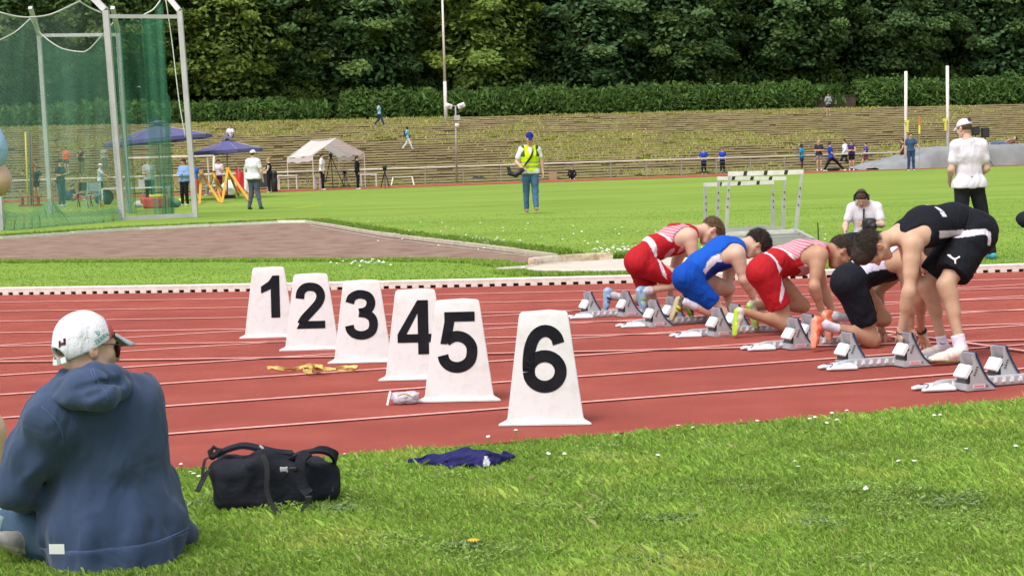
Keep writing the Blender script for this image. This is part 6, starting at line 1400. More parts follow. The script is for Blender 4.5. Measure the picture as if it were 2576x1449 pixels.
# hoodie
M_HOOD = mat('hoodie_fleece', (1, 1, 1), .92, (.84, .86, .92), 4, 7, attr=True, spec=.06, bump=.25, bs=240, sheen=.15)
wrinkle(M_HOOD, 4.2, .06, .42, (1, 1, .6))
T = SDF()
T.cap(m_(615, 1400, 7.20), m_(600, 1180, 7.22), .142, .150, k=.05, w=lx, ws=1.56); T.cap(m_(600, 1180, 7.22), m_(578, 1040, 7.25), .148, .142, k=.06, w=lx, ws=1.56); T.cap(m_(578, 1040, 7.25), cheH, .142, .132, k=.06, w=lx, ws=1.48)
T.cap(cheH, upH, .134, .108, k=.06, w=lx, ws=1.40); T.cap(upH, neH, .100, .075, k=.07, w=lx, ws=1.3)
T.cap(shR, m_(580, 470, 7.18), .088, .070, k=.07); T.cap(shL, m_(400, 540, 7.16), .085, .080, k=.07)
T.cap(shR, cheH + [.07, 0, 0], .085, .09, k=.08); T.cap(shL, cheH - [.07, 0, 0], .080, .09, k=.08)
T.cap(shL, lerp(shL, elL, .5), .086, .078, k=.05); T.cap(lerp(shL, elL, .5), elL, .078, .068, k=.05); T.cap(elL, lerp(elL, wrL, .85), .066, .048, k=.03)
T.cap(shR, elR, .084, .066, k=.05); T.cap(elR, lerp(elR, wrR, .9), .062, .046, k=.03)
T.cap(m_(880, 1150, 7.35), m_(960, 1230, 7.42), .055, .05, k=.10)
# drape: long folds fanning from the shoulder blades, bunching above the waistband
def groove(pts, r, k=.02, dep=.0):
    for a, b in zip(pts[:-1], pts[1:]): T.cap(m_(*a), m_(*b), r, k=k, mode='-')
T.fn(folds(.0130, 12, axis=[.15, 0, 1], seed=31, nw=6, mix=.75)); T.fn(folds(.0105, 28, axis=[.5, 0, .9], seed=12, nw=7, mix=.6))
for pts, r in (([(215, 575, 7.02), (300, 680, 7.00), (335, 800, 7.02), (320, 900, 7.06)], .010), ([(330, 800, 7.03), (410, 770, 7.02), (470, 740, 7.03)], .008), ([(320, 860, 7.04), (390, 850, 7.03), (450, 820, 7.03)], .007),
               ([(870, 900, 7.10), (880, 1050, 7.09), (905, 1190, 7.10)], .008), ([(355, 1080, 7.02), (370, 1180, 7.01), (385, 1290, 7.00)], .012), ([(150, 640, 7.03), (210, 700, 7.02), (260, 720, 7.02)], .005), ([(110, 760, 7.05), (160, 810, 7.04), (220, 830, 7.04)], .006),
               ([(250, 720, 7.02), (330, 690, 7.01), (400, 660, 7.02)], .006), ([(800, 980, 7.06), (820, 1100, 7.06), (815, 1210, 7.07)], .006)):
    for a, b in zip(pts[:-1], pts[1:]): T.cap(m_(*a), m_(*b), r * 1.5, k=.03, mode='-')
def frontY(Z): return 0
T.cut(m_(620, 1420, 7.2), [0.04, 0, -1]); T.ell(lerp(neH, headH, .25), (.075, .075, .07), None, .02, mode='-')
zw = lambda x: 0
def hoodcol(Vv):
    C = np.tile(np.array(HOOD), (len(Vv), 1)); px, py = [], []
    return C
hoodie = sdf_obj('hoodie', T, .0075, M_HOOD, hd_, t=.004, colf=hoodcol, relax=4)
# ribbed waistband: the lowest hand's breadth of the same shape, slightly proud
Wb = SDF(); Wb.ops = list(T.ops); za, zb = m_(330, 1345, 7.05), m_(975, 1195, 7.3); dd_ = unit(zb - za); Wb.cut(za, unit(np.cross(dd_, [0.25, -1, 0]) * (1 if np.cross(dd_, [0.25, -1, 0])[2] > 0 else -1)))
sdf_obj('waistband', Wb, .0075, M_HOOD, hd_, t=.009, relax=3, col=tuple(c * 1.05 for c in HOOD))
# hood lying on the shoulders: thick folded rolls round the neck
Hd = SDF()
def roll(pts, rs, k=.025, w=None, ws=1):
    for i in range(len(pts) - 1): Hd.cap(m_(*pts[i]), m_(*pts[i + 1]), rs[i], rs[i + 1], k=k, w=w, ws=ws)
roll([(258, 530, 7.14), (320, 470, 7.12), (400, 430, 7.09), (500, 400, 7.07), (600, 400, 7.11), (675, 440, 7.18)], [.020, .028, .031, .033, .031, .022])
roll([(280, 535, 7.08), (380, 545, 7.03), (480, 548, 7.00), (565, 535, 7.01), (640, 490, 7.08), (685, 450, 7.16)], [.014, .020, .026, .030, .026, .018], .03)
roll([(340, 505, 7.09), (430, 490, 7.05), (520, 485, 7.04), (600, 460, 7.09)], [.032, .046, .050, .040], .04)
roll([(255, 525, 7.16), (290, 460, 7.20), (380, 405, 7.26)], [.016, .020, .024])
for a, b in zip([(300, 505, 7.0), (420, 475, 6.985), (530, 450, 6.985)], [(420, 475, 6.985), (530, 450, 6.985), (640, 445, 7.05)]): Hd.cap(m_(*a), m_(*b), .010, k=.02, mode='-')
for a, b in zip([(470, 520, 6.97), (520, 500, 6.96)], [(520, 500, 6.96), (600, 440, 7.0)]): Hd.cap(m_(*a), m_(*b), .007, k=.02, mode='-')
Hd.ell(lerp(neH, headH, .30) + [0, .02, .02], (.066, .066, .070), None, .02, mode='-'); Hd.fn(folds(.0045, 28, axis=[1, 0, .3], seed=17, mix=.95)); Hd.fn(folds(.0025, 60, axis=[1, 0, .3], seed=18, mix=.9))
hood = sdf_obj('hood', Hd, .0055, M_HOOD, hd_, t=.002, col=tuple(c * 1.0 for c in HOOD))
# denim shorts, cuff, shoes
M_DEN = mat('denim', (.045, .085, .14), .9, (.07, .12, .18), 9, 6, bump=.6, bs=220, spec=.1)
K = SDF(); K.cap(hiL, lerp(hiL, knL, .93), .105, .082, k=.03); K.cap(hiR, lerp(hiR, knR, .93), .105, .082, k=.03); K.cap(pelH, pelH - [0, 0, .05], .14, k=.05, w=lx, ws=1.2); obox(K, knL + unit(knL - hiL) * .12, knL - hiL, (.14, .12, .12))
K.fn(folds(.006, 30, axis=knL - hiL, seed=5, mix=-.5)); K.cut((0, 0, .006), (0, 0, -1)); sdf_obj('shorts', K, .0075, M_DEN, hd_)
band('cuff', lerp(hiL, knL, .90), knL - hiL, .082, .045, mat('denim_cuff', (.22, .32, .33), .9, bump=.5, bs=200), hd_, 24)
for an, he, to in ((anL, m_(215, 1350, 7.42), m_(-20, 1300, 7.30)), (anR, m_(470, 1350, 7.62), m_(650, 1350, 7.5))):
    add_shoe(hd_, an, he, to, unit([0, -.35, 1]), ((.34, .33, .31), (.50, .48, .44), (.26, .25, .24)), .006)
MB().prism([(-.026, -.017), (.026, -.017), (.026, .017), (-.026, .017)], m_(293, 1308, 7.0), [1, 0, -.03], [0, 0, 1], [0, -1, 0], .0025).build('hem_label', mat('label_white', (.68, .70, .68), .8), hd_)
# cap
capM = np.array(frH).T; capC = hp(headH, frH, 1.03, 0, -.012, .030); capR = np.array([.0865, .1075, .0985]) * 1.03
C = SDF(); C.ell(capC, capR, capM, .01); C.ell(hp(headH, frH, 1.03, 0, -.02, .0), np.array([.084, .101, .07]) * 1.03, capM, .01); n_ = unit(frH[2] - frH[1] * .55); C.cut(hp(headH, frH, 1.03, 0, 0, .000), -n_)
C.ell(hp(headH, frH, 1.03, 0, -.015, .028), np.array([.080, .100, .092]) * 1.03, capM, .004, mode='-'); C.ell(hp(headH, frH, 1.03, 0, -.110, -.028), np.array([.040, .05, .026]) * 1.03, capM, .005, mode='-')
C.fn(folds(.0013, 55, seed=5))
def capcol(Vv):
    q = (Vv - headH) / 1.03; x, y, z = q @ frH[0], q @ frH[1], q @ frH[2]; Cc = np.tile(np.array([.74, .74, .80]), (len(Vv), 1)); Cc[(y > .055 - .1 * (z - .03)) & (np.abs(x) < .085)] = np.array([.60, .12, .12])
    Cc[(np.abs(y - .055 + .1 * (z - .03)) < .004)] = np.array([.55, .2, .2]); return Cc
capo = sdf_obj('cap', C, .0034, M_CLOTH, hd_, colf=capcol)
vs = []; fs = []; nA, nB = 17, 7
for j in range(nB):
    r = .088 + .072 * j / (nB - 1)
    for i in range(nA):
        a = math.radians(-52 + 104 * i / (nA - 1)); x = .080 * math.sin(a) * (1 + .05 * j / nB); y = -.012 + (r if abs(a) < 9 else 0) * COS(a) ** .7 + .0
        y = .012 + (COS(a) ** .75) * (.062 + .080 * j / (nB - 1)) * (1.0); z = .044 - .036 * (j / (nB - 1)) - 1.3 * x * x
        for dz in (0, .008): vs.append(hp(headH, frH, 1.03, x * 1.05, y + .018, z + dz + .004))
idx = lambda i, j, k: (j * nA + i) * 2 + k
for j in range(nB - 1):
    for i in range(nA - 1):
        fs.append((idx(i, j, 1), idx(i + 1, j, 1), idx(i + 1, j + 1, 1), idx(i, j + 1, 1))); fs.append((idx(i, j, 0), idx(i, j + 1, 0), idx(i + 1, j + 1, 0), idx(i + 1, j, 0)))
for i in range(nA - 1): fs.append((idx(i, nB - 1, 1), idx(i + 1, nB - 1, 1), idx(i + 1, nB - 1, 0), idx(i, nB - 1, 0)))
for j in range(nB - 1): fs.append((idx(0, j, 0), idx(0, j, 1), idx(0, j + 1, 1), idx(0, j + 1, 0))); fs.append((idx(nA - 1, j, 0), idx(nA - 1, j + 1, 0), idx(nA - 1, j + 1, 1), idx(nA - 1, j, 1)))
MB().add(vs, fs).build('cap_brim', mat('brim_grey', (.36, .36, .42), .85, (.42, .42, .47), 20, bump=.3, bs=200), hd_, True)
# strap closing the opening at the back of the cap
st = [hp(headH, frH, 1.03, .0815 * math.sin(a) * 1.02, -.012 - .1030 * COS(a) * .99, .012 + .55 * (-.012 - .1035 * COS(a))) for a in np.linspace(-.62, .62, 13)]
MB().ribbon(st, .020, .003, [frH[2]] * 13).build('cap_strap', mat('strap_white', (.62, .66, .68), .8), capo)
k_ = 7; MB().ribbon(st[8:11], .022, .005, [frH[2]] * 3).build('strap_buckle', mat('buckle_green', (.28, .34, .27), .5), capo)
def ellhit(px, py, off=.0012):
    d = ray(px, py); M = capM; o = (CAM - capC) @ M / (capR + off); dd = d @ M / (capR + off); a, b, c_ = dd @ dd, 2 * o @ dd, o @ o - 1; D_ = b * b - 4 * a * c_
    return None if D_ < 0 else CAM + d * ((-b - math.sqrt(D_)) / (2 * a))
CH = lambda x, y: ((150 + x / 4.14) / 1.4806, (1150 + y / 4.14) / 1.4806)
bpy.context.view_layer.update()
def capdecal(name, polys, m): decal(name, capo, polys, m, CH, .0025)
M_MAR = mat('patch_maroon', (.045, .008, .018), .8); M_TEAL = mat('print_teal', (.03, .24, .25), .7)
capdecal('patch', [[(288, 498), (318, 490), (316, 590), (292, 600)], [(360, 462), (396, 452), (396, 552), (362, 566)], [(318, 532), (360, 520), (360, 556), (318, 570)]], M_MAR)
capdecal('patch_print', [[(330, 516), (348, 512), (350, 545), (332, 552)]], mat('print_red', (.30, .03, .03), .8))
LET = {'D': [[(0, 0), (0, 4), (1.6, 4), (2.6, 3), (2.6, 1), (1.6, 0), (0, 0)]], 'E': [[(2.3, 0), (0, 0), (0, 4), (2.3, 4)], [(0, 2), (2, 2)]], 'K': [[(0, 0), (0, 4)], [(2.4, 4), (0, 1.8), (2.4, 0)]],
       'R': [[(0, 0), (0, 4), (1.8, 4), (2.4, 3.3), (2.4, 2.6), (1.8, 2), (0, 2)], [(1.2, 2), (2.5, 0)]], 'A': [[(0, 0), (1.3, 4), (2.6, 0)], [(.5, 1.4), (2.1, 1.4)]]}
o0, ex, ey = np.array([868., 545.]), np.array([16.2, -11.6]), np.array([-6.5, -13.5]); polys = []
def seg(a, b, w=4.2):
    a, b = np.array(a), np.array(b); d = (b - a) / (np.linalg.norm(b - a) + 1e-9); n = np.array([-d[1], d[0]]) * w; a = a - d * w * .6; b = b + d * w * .6; return [tuple(a - n), tuple(b - n), tuple(b + n), tuple(a + n)]
for i, ch in enumerate('DEKRA'):
    for ln_ in LET[ch]:
        for a, b in zip(ln_[:-1], ln_[1:]): f = lambda q: o0 + ex * (q[0] + i * 3.3) * .72 + ey * q[1] * .95; polys.append(seg(f(a), f(b)))
for a, b in (((842, 355), (905, 352)), ((905, 352), (905, 412)), ((905, 412), (872, 385)), ((842, 355), (872, 385))): polys.append(seg(a, b, 4.5))
capdecal('cap_print', polys, M_TEAL)
# sunglasses, short hair
for q in (1,): MB().tube([hp(headH, frH, 1.03, .080 * q, -.005, .010), hp(headH, frH, 1.03, .080 * q, .05, .014), hp(headH, frH, 1.03, .066 * q, .088, .012)], .0028, 6).build('glasses_temple', mat('frame_brown', (.10, .06, .04), .4), hd_, True)
MB().tube([hp(headH, frH, 1.03, -.080, -.005, .010), hp(headH, frH, 1.03, -.080, .05, .014), hp(headH, frH, 1.03, -.066, .088, .012)], .0028, 6).build('glasses_temple', mat('frame_brown', ()), hd_, True)
for q in (-1, 1):
    pts = [hp(headH, frH, 1.03, q * (.035 + .030 * COS(a)), .100 - .25 * abs(.035 + .030 * COS(a)) ** 1.3 , -.004 + .026 * math.sin(a)) for a in np.linspace(0, 2 * PI, 17)[:-1]]
    g_ = MB(); g_.add(pts, [tuple(range(16))]).build('lens', mat('lens_dark_red', (.10, .02, .02), .15, spec=.8), hd_); MB().tube(pts + pts[:1], .0028, 5, cap=False).build('lens_rim', mat('frame_dark', (.03, .012, .012), .4), hd_, True)
hs_ = hair_sdf(headH, frH, 1.03, th=.0025, low=-.055, amp=.0006); hs_.cut(hp(headH, frH, 1, 0, 0, .035), frH[2]); sdf_obj('hair', hs_, .004, M_HAIR, hd_, col=(.20, .14, .10))
# seams on the hood and the back, raised stitching
M_SEAM = mat('seam_blue', (.07, .11, .22), .9)
bpy.context.view_layer.update()
def seamline(host, pts, name='seam', conv=CM, r=.0022):
    q = [skin_hit(*conv(*p), host, .0006) for p in [tuple(a) for a in crom(pts, 5)]]; q = [a for a in q if a is not None]
    if len(q) > 3: obj(name, MB().tube(q, r, 5).mesh(name, True), M_SEAM, host)
seamline(hood, [(468, 385), (480, 420), (492, 445)]); seamline(hood, [(500, 430), (520, 470), (545, 500), (562, 545)]); seamline(hoodie, [(215, 575), (265, 620), (310, 680), (328, 740)])
seamline(hood, [(480, 375), (494, 418), (505, 440)]); seamline(hoodie, [(300, 1355), (400, 1358), (520, 1345), (650, 1318), (780, 1282), (890, 1240), (975, 1200)], r=.0035)

# person cut off by the left edge, arm and leg in view
e, Je, fre, We, se = figure(np.array([-1.80, 5.55, 0]), 0, 1.84, 'person in pale blue cut off at the left edge, only elbow and knee showing', (.34, .50, .70), (.10, .12, .18), skin=SK_P, pose='stand', legs='short', h=.010, detail=True,
   extra=dict(J=dict(elN=(.355, .02, 1.345), wrN=(.10, .24, 1.30), knN=(.278, .05, .66), hiN=(.12, 0, .95), anN=(.26, -.02, .09), shN=(.27, -.01, 1.56))), bulk=1.05)

# ================================================================== RAILING, POLES, FURNITURE
M_STEEL = mat('galvanised_steel', (.34, .32, .29), .55, (.28, .26, .23), 3, 5, metal=.2); M_RAIL = mat('rail_white', (.62, .57, .50), .6)
vF = 97.6; rail = empty('railing', L(20, vF, 0), 0, 'low white railing along the foot of the bank', 'railing')
MB().tube([L(-28, vF, .86), L(105, vF, .86)], .040, 8).build('top_rail', M_RAIL, rail, True)
pm = MB().box((0, 0, .42), (.026, .026, .42)).mesh('post'); pm.materials.append(M_STEEL)
for k in range(64): o = bpy.data.objects.new('post', pm); link(o, rail); o.location = Vector(L(-27 + k * 2.07, vF, 0)) - rail.location; o.rotation_euler.z = TH
wm = MB(); [wm.tube([L(-28, vF + .02, z), L(105, vF + .02, z)], .008, 4) for z in (.2, .42, .64)]; wm.build('wire', M_STEEL, rail)
# flagpole and lamp mast
M_WP = mat('pole_white', (.74, .70, .68), .45, (.62, .55, .52), 1.5, 6)
P = terr_hit(1122, 306); e = empty('flagpole', P, 0, 'tall white flagpole standing on the upper bank and leaving the picture at the top', 'flagpole'); tp_ = AT(1112, -30, P[1] - .3)
MB().tube([P - ZZ * .2, lerp(P, tp_, .3)], [.125, .11], 12).build('lower_shaft', M_WP, e, True); MB().tube([lerp(P, tp_, .3), tp_], [.085, .06], 12).build('upper_shaft', M_WP, e, True)
MB().tube([lerp(P, tp_, .3) - [.09, 0, .1], tp_ - [.07, 0, 0]], .010, 5).build('halyard', mat('rust_brown', (.25, .10, .05), .9), e)
P = L(0, vF - .3, 0); P = V(1149, 461, vF - .4); P[2] = 0; e = empty('lamp_mast', P, 0, 'thin grey mast with two floodlights and a white globe at the railing', 'lamp'); top = AT(1146, 268, P[1])
MB().tube([P, top], [.06, .045], 10).build('mast', M_STEEL, e, True); MB().bar(top + [-.42, 0, .0], top + [.42, 0, .05], .06).build('cross_arm', M_STEEL, e)
for x in (-.36, .30):
    S = SDF(); c = top + [x, -.05, .02]; S.box(c, (.20, .12, .13), np.array(Matrix.Rotation(.35 if x < 0 else -.35, 3, 'Y')), .04); S.cap(c + [0, -.1, .02], c + [0, -.14, .02], .09, k=.02); sdf_obj('floodlight', S, .03, mat('floodlight_pale', (.62, .62, .62), .4), e)
c = AT(1150, 297, P[1]); MB().box(c, (.15, .11, .13)).build('control_box', mat('box_grey', (.38, .40, .36), .6), e); S = SDF(); c = AT(1150, 316, P[1] - .05); S.cap(c, c, .12); sdf_obj('globe', S, .03, M_WP, e)
# vaulting uprights
for x0, yt, yb, x1, cx, cyy, lb in ((2279, 180, 421, 2278, 2281, 306, 'left white vaulting upright with a yellow peg'), (2383, 166, 412, 2385, 2377, 302, 'right white vaulting upright, taller beside the official in the white cap')):
    P = V(x1, yb, 93.0); P[2] = 0; e = empty('vault_upright', P, 0, lb, 'upright', 'pole vault uprights'); t = AT(x0, yt, P[1]); MB().tube([P, t], .085, 10).build('column', M_WP, e, True)
    c = AT(cx, cyy, P[1] - .1); MB().box(c, (.12, .06, .07)).box(c + [.02, 0, -.3], (.05, .11, .28)).build('peg', mat('peg_yellow', (.60, .58, .10), .6), e); MB().box(P + [0, 0, .08], (.3, .5, .08)).build('foot', M_STEEL, e)
# landing mats under grey tarpaulin
M_TARP = mat('tarpaulin_grey', (.20, .21, .215), .6, (.26, .27, .275), 1.2, 6, bump=.6, bs=5, spec=.35)
A, Bq = V(2207, 417, 92.2), V(2660, 405, 92.2); u0, u1 = A @ LU, Bq @ LU; nu, nv = 130, 26; vs = []; fs = []
prof = [(0, .06), (.03, .18), (.10, .42), (.22, .66), (.30, .82), (.34, 1.02), (.46, 1.08), (.70, 1.10), (1, 1.1)]
for i in range(nu + 1):
    s = i / nu; hh = np.interp(s, [p[0] for p in prof], [p[1] for p in prof])
    for j in range(nv + 1):
        t = j / nv; e_ = min(1, t / .12, (1 - t) / .12); z = hh * (e_ ** .6) + .05 * math.sin(i * .13 + 2 * math.sin(j * .35)) * e_ + .018 * math.sin(i * .61 + j * .8 + 2 * math.sin(i * .23)) * min(1, e_ * 2)
        p = L(u0 + (u1 - u0) * s + .06 * math.sin(j * 1.3), 92.0 + 3.6 * t + .05 * math.sin(i * .31), max(z, .0)); vs.append(p)
for i in range(nu):
    for j in range(nv): k = i * (nv + 1) + j; fs.append((k, k + nv + 1, k + nv + 2, k + 1))
o = MB().add(vs, fs).build('covered_mat', M_TARP, None, True); tag(o, 'big vaulting mat under a wrinkled grey tarpaulin on the far side at the right', 'mat')
# loudspeakers
for x, y0, y1, lb in ((2454, 320, 340, 'left loudspeaker on a stand behind the official'), (2478, 322, 346, 'right loudspeaker on a stand behind the official')):
    P = V(x, 420, 91.0); P[2] = 0; e = empty('loudspeaker', P, 0, 'black ' + lb, 'loudspeaker', 'black loudspeakers by the mat'); a, b = AT(x, y0, P[1]), AT(x, y1, P[1]); hw = 9 * P[1] / 5000
    MB().box((a + b) / 2, (hw, .18, (a[2] - b[2]) / 2)).build('cabinet', M_BLK, e, bevel=.02); MB().box((a + b) / 2 - [0, .19, 0], (hw * .82, .012, (a[2] - b[2]) / 2 * .85)).build('grille', mat('grille', (.03, .03, .035), .8), e)
    MB().tube([b, P + ZZ * .5], .03, 6).build('stand', M_BLK, e); [MB().tube([P + ZZ * .7, P + [COS(q) * .5, math.sin(q) * .5, 0]], .018, 5).build('leg', M_BLK, e) for q in (.3, 2.4, 4.5)]
_ = figure(V(2528, 385, 93.0) + np.array([0, 0, .0]), -PI / 2, 1.7, 'person lying on the tarpaulin covered mat at the right', (.30, .16, .14), (.10, .16, .28), pose='lie'); _[0].location.z += max(0, 1.05 - _[0].location.z)
# orange and yellow vaulting marker pole
P = G(2313, 431); e = empty('marker_pole', P, 0, 'thin pole with an orange and a yellow band held upright by the vaulter', 'pole'); f = lambda y: AT(2313, y, P[1])
MB().tube([P, f(337)], .016, 6).build('shaft', M_STEEL, e); MB().tube([f(337), f(316)], .05, 6).build('yellow_band', mat('band_yellow', (.75, .65, .05), .6), e); MB().tube([f(316), f(292)], .04, 6).build('orange_band', mat('band_orange', (.72, .14, .05), .6), e)
# hurdles
M_HUR = mat('hurdle_aluminium', (.46, .45, .45), .45, (.40, .39, .39), 4, metal=.25, spec=.5); M_HBD = mat('hurdle_board_white', (.74, .71, .70), .5, (.62, .58, .55), 9, 6)
def hurdle(bl, br, tl, tr, label, bh=.072):
    Pl, Pr = G(*bl), G(*br); e = empty('hurdle', (Pl + Pr) / 2, 0, label, 'hurdle', 'hurdles stored on the infield'); Tl, Tr = AT(*tl, Pl[1]), AT(*tr, Pr[1]); X = unit(Pr - Pl); Fw = unit(np.cross(ZZ, X))
    for a, b in ((Pl, Tl), (Pr, Tr)):
        a = a + ZZ * .03; mid = lerp(a, b, .62); MB().bar(a, mid, .060, .045, up=Fw).build('post', M_HUR, e); MB().bar(mid, b - ZZ * .03, .045, .032, up=Fw).build('upper_post', M_HUR, e)
        MB().bar(a + ZZ * .0, a + Fw * .66, .045, .05).build('foot', M_HUR, e)
        for k in range(3): c = lerp(a, b, .45 + .14 * k) - Fw * .03; MB().box(c, (.008, .006, .012)).build('locking_pin', M_BLK, e)
    MB().bar(Pl + ZZ * .04, Pr + ZZ * .04, .05, .045).build('lower_bar', M_HUR, e)
    ax = unit(Tr - Tl); up = unit(np.cross(ax, Fw)) * -1; up = up if up[2] > 0 else -up; w = np.linalg.norm(Tr - Tl) + .05; c = (Tl + Tr) / 2; bd = MB().box(c, (w / 2, .012, bh / 2), (ax, Fw, up)).build('top_board', M_HBD, e)
    for k in range(3):
        q = c + ax * w * (-.27 + .27 * k); sk = .02
        for s_ in (-1,): MB().prism([(-.036, -bh / 2), (.020, -bh / 2), (.036, bh / 2), (-.020, bh / 2)], q - Fw * .0125, ax, up, -Fw, .002).build('black_mark', mat('hurdle_black', (.03, .022, .022), .6), bd)
    return e
hurdle((1826, 593), (2001, 588), (1835, 438), (2017, 433), 'front hurdle, the tallest of the three, its white board with black marks')
hurdle((1803, 588), (1969, 582), (1808, 449), (1974, 449), 'middle hurdle seen between the other two', .06)
hurdle((1776, 584), (1945, 577), (1774, 465), (1943, 459), 'rear hurdle at the left, the lowest of the three', .065)
for k, (pts, lb) in enumerate((([(1822, 590), (2003, 581), (2046, 603)], 'folded hurdle frame lying uppermost at the foot of the standing hurdles'), ([(1832, 600), (1990, 590), (2056, 611)], 'folded hurdle frame lying lowest at the foot of the standing hurdles'))):
    e = empty('hurdle', G(*pts[0]), 0, lb, 'hurdle', 'hurdles stored on the infield'); z = .12 - .07 * k; q = [G(*p, z) for p in pts]; q.append(q[2] + (q[0] - q[1]))
    for i in range(4): MB().bar(q[i], q[(i + 1) % 4], .055, .05).build('frame_bar', M_HUR if i else M_HBD, e)
    for t in (.35, .65): MB().bar(lerp(q[0], q[3], t), lerp(q[1], q[2], t), .035, .035).build('frame_bar', M_HUR, e)
P = G(2060, 618); MB_ = MB().tube([P, AT(2057, 560, P[1])], .009, 5).build('marker_rod', M_BLK); tag(MB_, 'thin dark rod stuck in the turf right of the hurdles', 'rod')

# ---------------- event area on the left
M_UMB = mat('parasol_blue', (.13, .12, .30), .85, (.16, .15, .34), 1.2, 5, trans=.25, spec=.1); M_TENT = mat('tent_white', (.72, .72, .70), .7, (.66, .66, .64), 1.0, 6, trans=.35); M_TIM = mat('tripod_yellow_wood', (.66, .36, .03), .5, (.54, .27, .02), 6, 5)
M_WTAB = mat('table_white', (.62, .60, .58), .6); M_GRN = mat('cloth_green', (.02, .16, .10), .8); M_REDP = mat('red_plastic', (.50, .06, .06), .6, (.40, .045, .045), 5); M_YELP = mat('yellow_plastic', (.70, .58, .03), .5)
def parasol(ap, rim, Y, base, label, n=8):
    P = G(*base); Y = P[1]; A = AT(*ap, Y); e = empty('parasol', P, 0, label, 'parasol', 'blue parasols at the event desk')
    l, r = AT(*rim[0], Y), AT(*rim[1], Y); c = (l + r) / 2; ax = unit(r - l); Rr = np.linalg.norm(r - l) / 2; ay = unit(np.cross(ZZ, ax)); nrm = np.cross(ax, ay); nrm = nrm if nrm[2] > 0 else -nrm
    H = max(.25, (A - c) @ nrm); rimp = [c + ax * COS(2 * PI * k / n + PI / n) * Rr + ay * SIN(2 * PI * k / n + PI / n) * Rr for k in range(n)]; hub = c + nrm * H
    for k in range(n):
        a, b = rimp[k], rimp[(k + 1) % n]; vs = []; m = 5
        for i in range(m + 1):
            t = i / m; sag = -.10 * math.sin(PI * t) * Rr * .25
            for j in range(4): u = j / 3; p = hub * (1 - t) + (a * (1 - u) + b * u) * t + nrm * (sag - .03 * math.sin(PI * u) * t); vs.append(p)
        fs = [(i * 4 + j, i * 4 + j + 1, i * 4 + j + 5, i * 4 + j + 4) for i in range(m) for j in range(3)]; q = len(vs); vs += [a - nrm * .13, b - nrm * .13]; fs.append((m * 4, m * 4 + 3, q + 1, q)); MB().add(vs, fs).build('canopy_panel', M_UMB, e)
        MB().tube([hub - nrm * .06, rimp[k]], .014, 4).build('rib', M_STEEL, e)
    MB().add([hub + nrm * .12] + [hub + nrm * .02 + (p - hub) * .20 - nrm * ((p - hub) @ nrm) * .2 for p in rimp], [(0, 1 + k, 1 + (k + 1) % n) for k in range(n)]).build('vent', M_UMB, e)
    MB().tube([P, hub], .028, 7).build('pole', M_STEEL, e, True); MB().box(P + ZZ * .06, (.3, .3, .06)).build('foot', M_BLK, e)
parasol((400, 310), ((262, 364), (537, 336)), 0, (408, 507), 'large blue parasol tilted behind the green netting')
parasol((567, 350), ((484, 384), (663, 372)), 0, (572, 499), 'smaller blue parasol right of the cage frame')
# tent
YT = 97.0; e = empty('party_tent', G(812, 479), 0, 'open white gable tent standing at the far track', 'tent'); D_ = lambda x, y, Y: AT(*C5(x, y), Y)
apF, apB, nF, nB_, fF, fB = D_(1865, 187, 96.5), D_(1600, 217, 100), D_(1615, 375, 95), D_(1345, 398, 98.5), D_(2165, 350, 97.8), D_(1890, 385, 101.2)
def clothquad(a, b, c, d, nm, n=10, amp=.05, fr_=5.0):
    vs = []
    for i in range(n + 1):
        for j in range(n + 1): s, t = i / n, j / n; p = (a * (1 - s) + b * s) * (1 - t) + (d * (1 - s) + c * s) * t; vs.append(p + ZZ * (amp * math.sin(s * fr_ * 3.1 + t * 2) * t - .12 * math.sin(PI * s) * .5))
    return MB().add(vs, [(i * (n + 1) + j, (i + 1) * (n + 1) + j, (i + 1) * (n + 1) + j + 1, i * (n + 1) + j + 1) for i in range(n) for j in range(n)]).build(nm, M_TENT, e, True)
clothquad(apF, apB, nB_, nF, 'roof_panel'); clothquad(apF, apB, fB, fF, 'roof_panel'); clothquad(nF, nB_, nB_ - ZZ * .22, nF - ZZ * .22, 'valance', amp=.03); clothquad(fF, fB, fB - ZZ * .22, fF - ZZ * .22, 'valance', amp=.03)
for a in (nF, nB_, fF, fB): MB().tube([a, (a[0], a[1], 0)], .022, 6).build('pole', M_RAIL, e)
for a, b in ((apF, nF), (apF, fF), (apB, nB_), (apB, fB), (apF, apB), (nF, nB_), (fF, fB), (lerp(apF, apB, .5), lerp(fF, fB, .5)), (lerp(apF, nF, .5), lerp(apF, fF, .5))): MB().tube([a, b], .018, 5).build('roof_tube', M_RAIL, e)
# goal
Yg = 92; e = empty('football_goal', G(538, 486), 0, 'white goal frame behind the yellow tripods', 'goal'); g = [AT(538, 484, Yg), AT(538, 393, Yg), AT(318, 399, Yg), AT(318, 490, Yg)]
for a, b, nm in ((g[0], g[1], 'post'), (g[1], g[2], 'crossbar'), (g[2], g[3], 'post')): MB().tube([a, b], .055, 8).build(nm, M_RAIL, e, True)
bk_ = [q + np.array([-.45, 1.3, 0]) for q in g]
for a, b in ((g[1], AT(522, 396, Yg + 1)), (AT(522, 396, Yg + 1), AT(528, 482, Yg + 1.2)), (AT(528, 482, Yg + 1.2), g[0])): MB().tube([a, b], .04, 6).build('side_frame', M_RAIL, e)
